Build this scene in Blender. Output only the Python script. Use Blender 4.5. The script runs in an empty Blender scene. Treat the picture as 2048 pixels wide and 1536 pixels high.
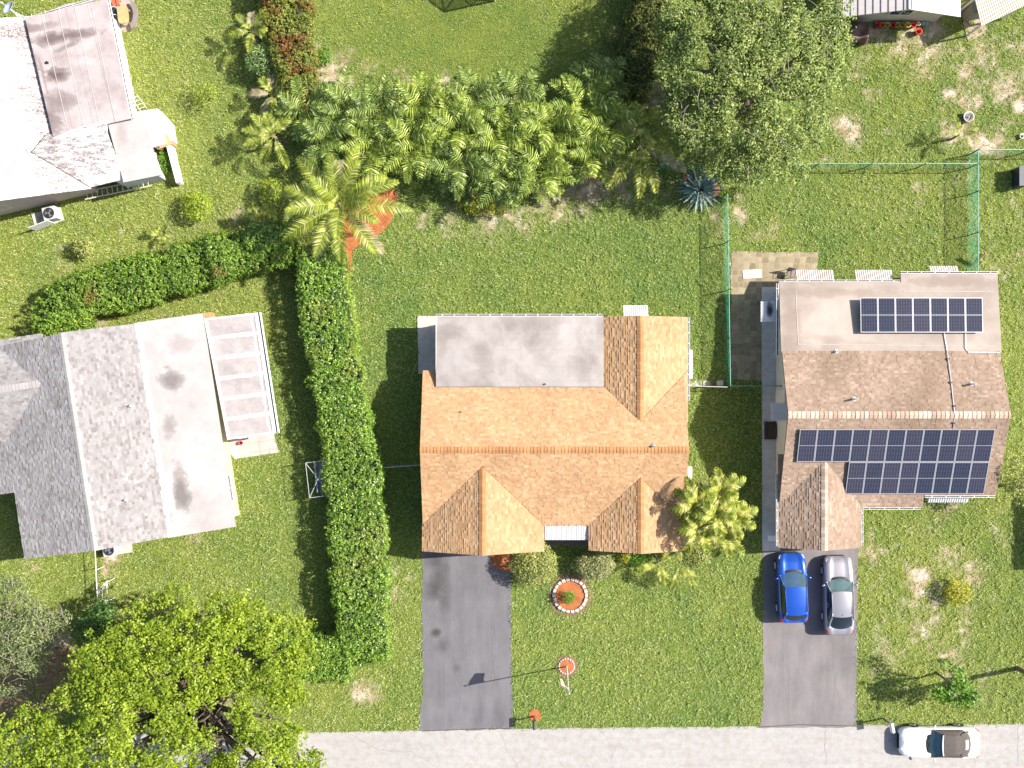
import bpy, math, random
import numpy as np
from mathutils import Vector, Matrix

random.seed(7)
rng = np.random.default_rng(11)
PI = math.pi
CAMH = 62.0
PPM = 32.0
scene = bpy.context.scene
COL = scene.collection


def g(px, py, h=0.0):
    """ground-plan position (metres) of something that stands h metres up"""
    k = (CAMH - h) / CAMH / PPM
    return ((px - 1024) * k, (768 - py) * k)


def g3(px, py, h=0.0):
    x, y = g(px, py, h)
    return (x, y, h)


# ------------------------------------------------------------------ objects
def woff(o):
    v = Vector((0, 0, 0))
    while o is not None:
        v += o.location
        o = o.parent
    return v


def tag(o, label=None, cat=None, group=None, kind=None):
    if label:
        o['label'] = label
    if cat:
        o['category'] = cat
    if group:
        o['group'] = group
    if kind:
        o['kind'] = kind
    return o


def thing(name, label, cat, loc=(0, 0, 0), rz=0.0, group=None):
    o = bpy.data.objects.new(name, None)
    o.empty_display_size = 0.2
    COL.objects.link(o)
    o.location = loc if len(loc) == 3 else (loc[0], loc[1], 0)
    o.rotation_euler = (0, 0, rz)
    return tag(o, label, cat, group)


def copy_tree(o, parent=None):
    c = o.copy()
    COL.objects.link(c)
    c.parent = parent
    for ch in list(o.children):
        copy_tree(ch, c)
    return c


def link_mesh(name, me, mats, parent=None, smooth=False):
    if not isinstance(mats, (list, tuple)):
        mats = [mats]
    for m in mats:
        me.materials.append(m)
    o = bpy.data.objects.new(name, me)
    COL.objects.link(o)
    if parent is not None:
        o.parent = parent
    if smooth:
        me.polygons.foreach_set('use_smooth', np.ones(len(me.polygons), dtype=bool))
    return o


def fast_mesh(name, co, faces, mi=None):
    co = np.ascontiguousarray(co, dtype=np.float32)
    faces = np.ascontiguousarray(faces, dtype=np.int32)
    n, k = faces.shape
    me = bpy.data.meshes.new(name)
    me.vertices.add(len(co))
    me.vertices.foreach_set('co', co.ravel())
    me.loops.add(n * k)
    me.loops.foreach_set('vertex_index', faces.ravel())
    me.polygons.add(n)
    me.polygons.foreach_set('loop_start', np.arange(0, n * k, k, dtype=np.int32))
    if mi is not None:
        me.polygons.foreach_set('material_index', np.asarray(mi, dtype=np.int32))
    me.update(calc_edges=True)
    return me


class MB:
    def __init__(s):
        s.v = []
        s.f = []
        s.m = []

    def face(s, pts, mi=0):
        b = len(s.v)
        s.v += [tuple(p) for p in pts]
        s.f.append(list(range(b, b + len(pts))))
        s.m.append(mi)

    def box(s, c, d, rz=0.0, mi=0):
        x, y, z = c
        a, b, h = d[0] / 2, d[1] / 2, d[2] / 2
        cs, sn = math.cos(rz), math.sin(rz)
        base = len(s.v)
        for dz in (-h, h):
            for dx, dy in ((-a, -b), (a, -b), (a, b), (-a, b)):
                s.v.append((x + dx * cs - dy * sn, y + dx * sn + dy * cs, z + dz))
        for q in ((3, 2, 1, 0), (4, 5, 6, 7), (0, 1, 5, 4), (1, 2, 6, 5), (2, 3, 7, 6), (3, 0, 4, 7)):
            s.f.append([base + i for i in q])
            s.m.append(mi)

    def prism(s, poly, z0, z1, mi=0):
        s.prism3([(p[0], p[1], z1) for p in poly], None, mi, z0)

    def prism3(s, top, t, mi=0, zb=None):
        """top polygon with own heights, pushed down by t (or to height zb)"""
        ar = sum(top[i][0] * top[(i + 1) % len(top)][1] - top[(i + 1) % len(top)][0] * top[i][1] for i in range(len(top)))
        if ar < 0:
            top = top[::-1]
        n = len(top)
        b = len(s.v)
        s.v += [tuple(p) for p in top]
        s.v += [(p[0], p[1], zb if zb is not None else p[2] - t) for p in top]
        s.f.append([b + i for i in range(n)])
        s.m.append(mi)
        s.f.append([b + n + i for i in reversed(range(n))])
        s.m.append(mi)
        for i in range(n):
            j = (i + 1) % n
            s.f.append([b + i, b + n + i, b + n + j, b + j])
            s.m.append(mi)

    def tube(s, pts, r, n=6, mi=0, cap=True):
        pts = [Vector(p) for p in pts]
        rs = r if isinstance(r, (list, tuple)) else [r] * len(pts)
        b = len(s.v)
        for i, p in enumerate(pts):
            d = (pts[min(i + 1, len(pts) - 1)] - pts[max(i - 1, 0)])
            if d.length < 1e-9:
                d = Vector((0, 0, 1))
            d.normalize()
            ref = Vector((0, 0, 1)) if abs(d.z) < 0.9 else Vector((1, 0, 0))
            u = d.cross(ref).normalized()
            w = d.cross(u).normalized()
            for k in range(n):
                a = 2 * PI * k / n
                s.v.append(tuple(p + u * (math.cos(a) * rs[i]) + w * (math.sin(a) * rs[i])))
        for i in range(len(pts) - 1):
            for k in range(n):
                k2 = (k + 1) % n
                s.f.append([b + i * n + k, b + i * n + k2, b + (i + 1) * n + k2, b + (i + 1) * n + k])
                s.m.append(mi)
        if cap:
            s.f.append([b + k for k in range(n)])
            s.m.append(mi)
            e = b + (len(pts) - 1) * n
            s.f.append([e + k for k in reversed(range(n))])
            s.m.append(mi)

    def lathe(s, prof, c=(0, 0, 0), n=20, mi=0, axis='z', close=False):
        b = len(s.v)
        for r, z in prof:
            for k in range(n):
                a = 2 * PI * k / n
                x, y = r * math.cos(a), r * math.sin(a)
                p = (x, y, z) if axis == 'z' else (x, z, y)
                s.v.append((c[0] + p[0], c[1] + p[1], c[2] + p[2]))
        m = len(prof)
        for i in range(m - 1 if not close else m):
            i2 = (i + 1) % m
            for k in range(n):
                k2 = (k + 1) % n
                s.f.append([b + i * n + k, b + i * n + k2, b + i2 * n + k2, b + i2 * n + k])
                s.m.append(mi)

    def grid(s, fn, nu, nv, mi=0):
        b = len(s.v)
        for j in range(nv + 1):
            for i in range(nu + 1):
                s.v.append(tuple(fn(i / nu, j / nv)))
        for j in range(nv):
            for i in range(nu):
                a = b + j * (nu + 1) + i
                s.f.append([a, a + 1, a + nu + 2, a + nu + 1])
                s.m.append(mi)

    def build(s, name, mats, parent=None, smooth=False, local=False, bevel=0.0, subsurf=0):
        vs = s.v
        if parent is not None and not local:
            o = woff(parent)
            vs = [(x - o.x, y - o.y, z - o.z) for x, y, z in vs]
        me = bpy.data.meshes.new(name)
        me.from_pydata(vs, [], s.f)
        if any(s.m):
            me.polygons.foreach_set('material_index', s.m)
        me.update()
        o = link_mesh(name, me, mats, parent, smooth)
        if bevel:
            md = o.modifiers.new('bevel', 'BEVEL')
            md.width = bevel
            md.segments = 2
            md.limit_method = 'ANGLE'
        if subsurf:
            md = o.modifiers.new('sub', 'SUBSURF')
            md.levels = md.render_levels = subsurf
        return o


def single(name, mb, mats, label, cat, loc, group=None, smooth=False, bevel=0.0, kind=None):
    """a thing that is one mesh; verts in world metres, origin at loc"""
    lx, ly, lz = loc if len(loc) == 3 else (loc[0], loc[1], 0.0)
    mb.v = [(x - lx, y - ly, z - lz) for x, y, z in mb.v]
    o = mb.build(name, mats, None, smooth, True, bevel)
    o.location = (lx, ly, lz)
    return tag(o, label, cat, group, kind)


# ------------------------------------------------------------------ numpy noise
def vnoise(x, y, scale, seed):
    r = np.random.default_rng(seed)
    tab = r.random((256, 256))
    fx, fy = x * scale + 1000.3, y * scale + 1000.7
    ix, iy = np.floor(fx).astype(int), np.floor(fy).astype(int)
    tx, ty = fx - ix, fy - iy
    tx = tx * tx * (3 - 2 * tx)
    ty = ty * ty * (3 - 2 * ty)
    a = tab[ix % 256, iy % 256]
    b = tab[(ix + 1) % 256, iy % 256]
    c = tab[ix % 256, (iy + 1) % 256]
    d = tab[(ix + 1) % 256, (iy + 1) % 256]
    return (a * (1 - tx) + b * tx) * (1 - ty) + (c * (1 - tx) + d * tx) * ty


def fbm(x, y, scale, seed, octv=4):
    s = 0
    amp = 0.5
    for i in range(octv):
        s = s + amp * vnoise(x, y, scale * 2 ** i, seed + i)
        amp *= 0.5
    return s / (1 - 0.5 ** octv)


def in_poly(x, y, poly):
    ins = np.zeros(x.shape, dtype=bool)
    n = len(poly)
    j = n - 1
    for i in range(n):
        xi, yi = poly[i][0], poly[i][1]
        xj, yj = poly[j][0], poly[j][1]
        c = ((yi > y) != (yj > y)) & (x < (xj - xi) * (y - yi) / (yj - yi + 1e-12) + xi)
        ins ^= c
        j = i
    return ins


# ------------------------------------------------------------------ materials
class NT:
    def __init__(s, name):
        s.mat = bpy.data.materials.new(name)
        s.mat.use_nodes = True
        s.t = s.mat.node_tree
        s.t.nodes.clear()
        s.out = s.t.nodes.new('ShaderNodeOutputMaterial')

    def n(s, typ, **kw):
        nd = s.t.nodes.new(typ)
        for k, v in kw.items():
            if k == 'ins':
                for kk, vv in v.items():
                    s.set(nd.inputs[kk], vv)
            else:
                setattr(nd, k, v)
        return nd

    def set(s, sock, v):
        if isinstance(v, bpy.types.NodeSocket):
            s.t.links.new(v, sock)
        else:
            if sock.type == 'RGBA' and len(v) == 3:
                v = (*v, 1)
            sock.default_value = v

    def coord(s, which='Object', scale=None, rot=None):
        c = s.n('ShaderNodeTexCoord').outputs[which]
        if scale or rot:
            m = s.n('ShaderNodeMapping')
            s.set(m.inputs['Vector'], c)
            if scale:
                m.inputs['Scale'].default_value = scale
            if rot:
                m.inputs['Rotation'].default_value = rot
            c = m.outputs[0]
        return c

    def pos(s):
        return s.n('ShaderNodeNewGeometry').outputs['Position']

    def mapping(s, v, scale=(1, 1, 1), rot=(0, 0, 0), loc=(0, 0, 0)):
        m = s.n('ShaderNodeMapping')
        s.set(m.inputs['Vector'], v)
        m.inputs['Scale'].default_value = scale
        m.inputs['Rotation'].default_value = rot
        m.inputs['Location'].default_value = loc
        return m.outputs[0]

    def noise(s, vec, scale, detail=4, rough=0.55, dist=0.0):
        nd = s.n('ShaderNodeTexNoise')
        s.set(nd.inputs['Vector'], vec)
        nd.inputs['Scale'].default_value = scale
        nd.inputs['Detail'].default_value = detail
        nd.inputs['Roughness'].default_value = rough
        nd.inputs['Distortion'].default_value = dist
        return nd.outputs['Fac']

    def island(s):
        return s.n('ShaderNodeNewGeometry').outputs['Random Per Island']

    def ramp(s, fac, stops, interp='LINEAR'):
        nd = s.n('ShaderNodeValToRGB')
        s.set(nd.inputs[0], fac)
        cr = nd.color_ramp
        cr.interpolation = interp
        while len(cr.elements) < len(stops):
            cr.elements.new(0.5)
        for e, (p, c) in zip(cr.elements, stops):
            e.position = p
            if not isinstance(c, (tuple, list)):
                c = (c, c, c)
            e.color = (*c, 1)
        return nd.outputs[0]

    def mix(s, fac, a, b, mode='MIX'):
        nd = s.n('ShaderNodeMix', data_type='RGBA', blend_type=mode)
        s.set(nd.inputs[0], fac)
        s.set(nd.inputs[6], a)
        s.set(nd.inputs[7], b)
        return nd.outputs[2]

    def math(s, op, a, b=0.0):
        nd = s.n('ShaderNodeMath', operation=op)
        s.set(nd.inputs[0], a)
        s.set(nd.inputs[1], b)
        return nd.outputs[0]

    def attr(s, name):
        return s.n('ShaderNodeAttribute', attribute_name=name).outputs['Fac']

    def bump(s, h, strength=0.3, dist=0.02):
        nd = s.n('ShaderNodeBump')
        s.set(nd.inputs['Height'], h)
        nd.inputs['Strength'].default_value = strength
        nd.inputs['Distance'].default_value = dist
        return nd.outputs[0]

    def principled(s, color, rough=0.6, metal=0.0, spec=0.5, normal=None, coat=0.0, coat_rough=0.05):
        p = s.n('ShaderNodeBsdfPrincipled')
        s.set(p.inputs['Base Color'], color)
        s.set(p.inputs['Roughness'], rough)
        s.set(p.inputs['Metallic'], metal)
        s.set(p.inputs['Specular IOR Level'], spec)
        if coat:
            s.set(p.inputs['Coat Weight'], coat)
            s.set(p.inputs['Coat Roughness'], coat_rough)
        if normal is not None:
            s.set(p.inputs['Normal'], normal)
        return p.outputs[0]

    def done(s, sh):
        s.t.links.new(sh, s.out.inputs[0])
        return s.mat


def M_plain(name, c, rough=0.6, metal=0.0, var=0.12, scale=3.0, coat=0.0, spec=0.4):
    t = NT(name)
    f = t.noise(t.pos(), scale, 5)
    d = tuple(x * (1 - var) for x in c)
    l = tuple(min(1, x * (1 + var)) for x in c)
    col = t.ramp(f, [(0.3, d), (0.7, l)])
    return t.done(t.principled(col, rough, metal, spec, coat=coat))


def M_leaf(name, stops, transl=0.35, rough=0.5, patch=None, spec=0.3):
    t = NT(name)
    col = t.ramp(t.island(), stops)
    f = t.noise(t.pos(), 0.9, 3)
    col = t.mix(1.0, col, t.ramp(f, [(0.3, (0.66, 0.70, 0.70)), (0.7, (1.22, 1.18, 1.12))]), 'MULTIPLY')
    if patch:
        pc, sc, lo, hi = patch
        pf = t.ramp(t.noise(t.pos(), sc, 4, 0.6), [(lo, 0.0), (hi, 1.0)])
        col = t.mix(pf, col, t.mix(t.island(), tuple(0.6 * x for x in pc), pc))
    p = t.principled(col, rough, 0, spec)
    tr = t.n('ShaderNodeBsdfTranslucent')
    t.set(tr.inputs['Color'], t.mix(1.0, col, (1.1, 1.25, 0.6), 'MULTIPLY'))
    mx = t.n('ShaderNodeMixShader')
    mx.inputs[0].default_value = transl
    t.t.links.new(p, mx.inputs[1])
    t.t.links.new(tr.outputs[0], mx.inputs[2])
    return t.done(mx.outputs[0])


def M_shingle(name, stops, dirt=None):
    t = NT(name)
    col = t.ramp(t.island(), stops)
    f = t.noise(t.pos(), 0.5, 4)
    col = t.mix(1.0, col, t.ramp(f, [(0.3, 0.88), (0.7, 1.1)]), 'MULTIPLY')
    gr = t.noise(t.pos(), 60, 2)
    col = t.mix(1.0, col, t.ramp(gr, [(0.3, 0.85), (0.7, 1.12)]), 'MULTIPLY')
    if dirt:
        c, sc, lo, hi = dirt
        f2 = t.ramp(t.noise(t.mapping(t.pos(), (1, 0.35, 1)), sc, 5, 0.6), [(lo, 0.0), (hi, 0.8)])
        col = t.mix(f2, col, c)
    return t.done(t.principled(col, 0.9, 0, 0.15))


WHITE = M_plain('white_paint', (0.66, 0.65, 0.635), 0.5, var=0.05)
OFFWHITE = M_plain('off_white_wall', (0.62, 0.60, 0.56), 0.8, var=0.06)
CREAM = M_plain('cream_wall', (0.62, 0.50, 0.30), 0.8, var=0.05)
PEACH = M_plain('peach_wall', (0.55, 0.42, 0.34), 0.8, var=0.06)
TANWALL = M_plain('tan_wall', (0.50, 0.43, 0.30), 0.8, var=0.05)
GREYMETAL = M_plain('grey_metal', (0.35, 0.35, 0.36), 0.4, 0.7)
DARKMETAL = M_plain('dark_metal', (0.03, 0.03, 0.03), 0.5, 0.2)
BLACKRUB = M_plain('black_rubber', (0.015, 0.015, 0.016), 0.8)
ALU = M_plain('aluminium', (0.6, 0.6, 0.62), 0.35, 0.85, var=0.05)
WOODDARK = M_plain('dark_wood', (0.055, 0.035, 0.025), 0.7, var=0.3, scale=8)
WOODTAN = M_plain('tan_wood', (0.40, 0.27, 0.12), 0.6, var=0.15, scale=6)
WOODPOLE = M_plain('weathered_wood', (0.16, 0.11, 0.085), 0.85, var=0.3, scale=10)
SOIL = M_plain('brown_soil', (0.17, 0.095, 0.06), 0.95, var=0.35, scale=12)
STONE = M_plain('pale_stone', (0.42, 0.38, 0.33), 0.85, var=0.25, scale=6)
BARK = M_plain('grey_bark', (0.10, 0.08, 0.06), 0.9, var=0.4, scale=9)
BARKPALE = M_plain('pale_bark', (0.23, 0.19, 0.15), 0.9, var=0.3, scale=9)
GLASSDARK = M_plain('dark_window_glass', (0.02, 0.025, 0.03), 0.08, 0, var=0.0, spec=0.8)


def M_mulch():
    t = NT('orange_mulch')
    f = t.noise(t.pos(), 22, 5, 0.7)
    f2 = t.noise(t.pos(), 2.2, 3)
    col = t.ramp(f, [(0.25, (0.17, 0.05, 0.022)), (0.5, (0.38, 0.125, 0.048)), (0.75, (0.58, 0.25, 0.115))])
    col = t.mix(1, col, t.ramp(f2, [(0.3, 0.75), (0.7, 1.1)]), 'MULTIPLY')
    return t.done(t.principled(col, 0.95, 0, 0.1, t.bump(f, 1.0, 0.05)))


MULCH = M_mulch()


def M_concrete(name, c, stain=0.25, tint=(0.9, 0.85, 0.8)):
    t = NT(name)
    p = t.pos()
    a = t.noise(p, 0.25, 5, 0.6)
    b = t.noise(p, 2.5, 6, 0.65)
    d = t.noise(t.mapping(p, (0.25, 3.0, 1)), 0.8, 4, 0.6)
    gnd = t.noise(p, 40, 2)
    col = t.mix(1, c, t.ramp(a, [(0.3, 1 - stain), (0.7, 1 + stain * 0.5)]), 'MULTIPLY')
    col = t.mix(1, col, t.ramp(b, [(0.35, tuple(x * (1 - stain * 0.4) for x in tint)), (0.6, (1, 1, 1))]), 'MULTIPLY')
    col = t.mix(1, col, t.ramp(d, [(0.3, 0.93), (0.7, 1.05)]), 'MULTIPLY')
    col = t.mix(1, col, t.ramp(gnd, [(0.3, 0.9), (0.7, 1.08)]), 'MULTIPLY')
    return t.done(t.principled(col, 0.9, 0, 0.2, t.bump(gnd, 0.25, 0.01)))


ROADM = M_concrete('road_concrete', (0.325, 0.312, 0.303), 0.06)
PATHM = M_concrete('path_concrete', (0.52, 0.52, 0.52), 0.10)
SLABM = M_concrete('pale_slab', (0.50, 0.46, 0.42), 0.15)


def M_asphalt(name, base, spots):
    """sealed asphalt, with oil spots (x, y, radius) and paler wear"""
    t = NT(name)
    p = t.pos()
    a = t.noise(p, 0.6, 5, 0.6)
    b = t.noise(t.mapping(p, (1.6, 0.35, 1)), 0.9, 6, 0.62)
    fine = t.noise(p, 55, 2)
    cr = t.noise(p, 7, 6, 0.75, 0.6)
    col = t.mix(1, base, t.ramp(a, [(0.3, (0.86, 0.86, 0.88)), (0.7, (1.12, 1.1, 1.1))]), 'MULTIPLY')
    col = t.mix(1, col, t.ramp(b, [(0.32, (0.9, 0.88, 0.86)), (0.62, (1.14, 1.13, 1.12))]), 'MULTIPLY')
    col = t.mix(1, col, t.ramp(fine, [(0.3, 0.86), (0.7, 1.12)]), 'MULTIPLY')
    col = t.mix(t.ramp(cr, [(0.62, 0.0), (0.75, 0.28)]), col, (0.24, 0.22, 0.21))
    for x, y, r, s, sy in spots:
        d = t.n('ShaderNodeVectorMath', operation='DISTANCE')
        nz = t.noise(p, 1.7, 4)
        mp = t.mapping(p, (1, sy, 0), (0, 0, 0), (0, 0, 0))
        t.set(d.inputs[0], mp)
        d.inputs[1].default_value = (x, y * sy, 0)
        dd = t.math('ADD', d.outputs['Value'], t.math('MULTIPLY', t.math('SUBTRACT', nz, 0.5), r * 1.2))
        f = t.ramp(t.math('DIVIDE', dd, r * 1.6), [(0.2, s), (0.9, 0.0)])
        col = t.mix(f, col, (0.028, 0.024, 0.022))
    return t.done(t.principled(col, 0.75, 0, 0.3, t.bump(fine, 0.3, 0.01)))


def M_membrane(name, base, dirtc, amount=0.5, sc=0.55, streak=(1, 1, 1), blobs=(), seams=None, rot=0.0):
    """flat-roof coating with ponding stains; blobs are single stains (x, y, rx, ry, strength)"""
    t = NT(name)
    p = t.pos()
    a = t.noise(t.mapping(p, streak, (0, 0, rot)), sc, 6, 0.6, 0.5)
    b = t.noise(p, sc * 5, 6, 0.65)
    c = t.noise(p, sc * 0.5, 4, 0.5, 0.6)
    f = t.ramp(a, [(0.42, 0.0), (0.72, amount)])
    col = t.mix(f, base, dirtc)
    col = t.mix(1, col, t.ramp(b, [(0.3, 0.92), (0.7, 1.06)]), 'MULTIPLY')
    col = t.mix(1, col, t.ramp(c, [(0.35, 0.9), (0.65, 1.06)]), 'MULTIPLY')
    for x, y, rx, ry, s, ang in blobs:
        mp = t.n('ShaderNodeMapping', vector_type='TEXTURE')
        t.set(mp.inputs['Vector'], p)
        mp.inputs['Location'].default_value = (x, y, 0)
        mp.inputs['Rotation'].default_value = (0, 0, ang)
        mp.inputs['Scale'].default_value = (rx, ry, 1000)
        ln = t.n('ShaderNodeVectorMath', operation='LENGTH')
        t.set(ln.inputs[0], mp.outputs[0])
        nz = t.noise(p, 0.9, 6, 0.62, 0.8)
        dd = t.math('ADD', ln.outputs['Value'], t.math('MULTIPLY', t.math('SUBTRACT', nz, 0.5), 2.2))
        ff = t.ramp(dd, [(0.25, s), (0.75, s * 0.55), (1.15, 0.0)])
        col = t.mix(ff, col, dirtc)
    if seams:
        ang, period, dark, w = seams
        sp = t.n('ShaderNodeSeparateXYZ')
        t.set(sp.inputs[0], t.mapping(p, (1, 1, 1), (0, 0, ang)))
        fr = t.math('FRACT', t.math('DIVIDE', t.math('ADD', sp.outputs[0], 500), period))
        ln2 = t.math('LESS_THAN', fr, w / period)
        col = t.mix(t.math('MULTIPLY', ln2, dark), col, tuple(0.35 * q for q in dirtc))
    return t.done(t.principled(col, 0.8, 0, 0.25, t.bump(a, 0.3, 0.05)))
# ------------------------------------------------------------------ camera, sky, sun
cam = bpy.data.cameras.new('camera')
cam_o = bpy.data.objects.new('camera', cam)
COL.objects.link(cam_o)
cam_o.location = (0, 0, CAMH)
cam_o.rotation_euler = (0, 0, 0)
cam.sensor_fit = 'HORIZONTAL'
cam.angle = 2 * math.atan((1024 / PPM) / CAMH)
cam.clip_end = 2000
scene.camera = cam_o

SUN_EL = math.radians(42.5)
SUN_AZ = math.radians(12.0)          # in plan, measured from +X towards +Y
sun = bpy.data.lights.new('sun', 'SUN')
sun.energy = 5.0
sun.angle = math.radians(0.5)
sun.color = (1.0, 0.95, 0.87)
sun_o = bpy.data.objects.new('sun', sun)
COL.objects.link(sun_o)
sv = Vector((math.cos(SUN_EL) * math.cos(SUN_AZ), math.cos(SUN_EL) * math.sin(SUN_AZ), math.sin(SUN_EL)))
sun_o.rotation_euler = sv.to_track_quat('Z', 'Y').to_euler()
sun_o.location = (60, 20, 60)
w = bpy.data.worlds.new('World')
scene.world = w
w.use_nodes = True
nt = w.node_tree
bg = nt.nodes['Background']
sky = nt.nodes.new('ShaderNodeTexSky')
sky.sky_type = 'NISHITA'
sky.sun_disc = False
sky.sun_elevation = SUN_EL
sky.sun_rotation = PI / 2 - SUN_AZ
sky.air_density = 1.0
sky.dust_density = 2.0
nt.links.new(sky.outputs[0], bg.inputs[0])
bg.inputs[1].default_value = 0.10
scene.view_settings.view_transform = 'Standard'
scene.view_settings.look = 'None'
scene.view_settings.exposure = 1.1
scene.view_settings.gamma = 1.0
scene.cycles.max_bounces = 6
scene.cycles.transparent_max_bounces = 12

# ------------------------------------------------------------------ paved areas (plan polygons)
def gp(pts, h=0.0):
    return [g(x, y, h) for x, y in pts]


def jag(poly, step=0.35, amp=0.05, seed=3):
    r = random.Random(seed)
    out = []
    n = len(poly)
    for i in range(n):
        a, b = Vector(poly[i]), Vector(poly[(i + 1) % n])
        m = max(1, int((b - a).length / step))
        for k in range(m):
            p = a.lerp(b, k / m)
            if k:
                p += Vector((r.uniform(-amp, amp), r.uniform(-amp, amp)))
            out.append((p.x, p.y))
    return out


ROAD = [(-220, -23.3)] + gp([(560, 1466), (1024, 1457), (1520, 1453), (1720, 1450), (2100, 1448)]) + [(220, -20.4), (220, -27.6), (-220, -30.4)]
DRIVE_A = gp([(846, 1080), (1018, 1080), (1022, 1160), (1024, 1380), (1026, 1458), (838, 1462), (846, 1380), (843, 1200)])
DRIVE_B = gp([(1525, 1060), (1716, 1060), (1714, 1300), (1712, 1454), (1518, 1456), (1526, 1410)])
PATH_B = gp([(1523, 574), (1560, 574), (1560, 1102), (1524, 1102)])
PATIO_B = gp([(1462, 504), (1636, 504), (1636, 600), (1524, 606), (1524, 762), (1462, 760)])
SLAB_A = gp([(835, 632), (900, 632), (900, 748), (837, 748)])
PATIO_C = gp([(430, 872), (545, 858), (558, 905), (470, 918)])
PATIO_C2 = gp([(-60, 860), (20, 858), (36, 968), (-60, 985)])
PATIO_D = gp([(205, -30), (262, -30), (276, 55), (250, 66), (222, 40)])

HOUSE_A = [(-5.0, 0.5), (-4.6, 0.5), (-4.6, 3.9), (10.1, 3.9), (10.1, -9.7), (4.9, -9.7), (4.9, -8.2), (1.6, -8.2), (1.6, -9.8), (-5.0, -9.8)]
HOUSE_B = [(16.5, 5.8), (22.8, 5.8), (22.8, 6.3), (28.6, 6.3), (28.6, -6.3), (20.5, -6.9), (20.5, -9.4), (16.5, -9.4)]


def blob(px, py, rx, ry=None, n=20, amp=0.15, seed=1):
    ry = ry or rx
    r = random.Random(seed)
    out = []
    for k in range(n):
        a = 2 * PI * k / n
        q = 1 + r.uniform(-amp, amp)
        out.append(g(px + rx * q * math.cos(a), py + ry * q * math.sin(a)))
    return out


BEDS = [
    ('mulch_bed', [(684, 510), (668, 480), (672, 430), (720, 396), (764, 384), (784, 376), (796, 388), (793, 420), (776, 452), (748, 476), (708, 498), (697, 560), (695, 640), (690, 690), (684, 640), (679, 570)], 'strip of orange bark mulch beside the tall hedge, running under the largest palm'),
    ('mulch_bed', [(982, 1090), (1024, 1090), (1034, 1128), (1022, 1143), (1000, 1140), (983, 1126)], 'wedge of orange mulch in the shade between garage gable and round bush'),
    ('mulch_bed', [(1368, 352), (1395, 344), (1428, 350), (1440, 378), (1436, 396), (1418, 404), (1388, 402), (1372, 390)], 'orange mulch showing under the blue grey agave'),
    ('mulch_bed', [(1165, 348), (1190, 342), (1218, 346), (1220, 362), (1195, 370), (1175, 366)], 'small orange mulch spot with pale stones under the palm thicket'),
]
NOGRASS = [ROAD, DRIVE_A, DRIVE_B, PATH_B, PATIO_B, SLAB_A, PATIO_C, PATIO_C2, PATIO_D, HOUSE_A, HOUSE_B] + [gp(b[1]) for b in BEDS]
for (x, y, r) in ((1140, 1190, 38), (1133, 1332, 20), (1070, 1430, 12)):
    NOGRASS.append(blob(x, y, r, n=16, amp=0.03))

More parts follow.
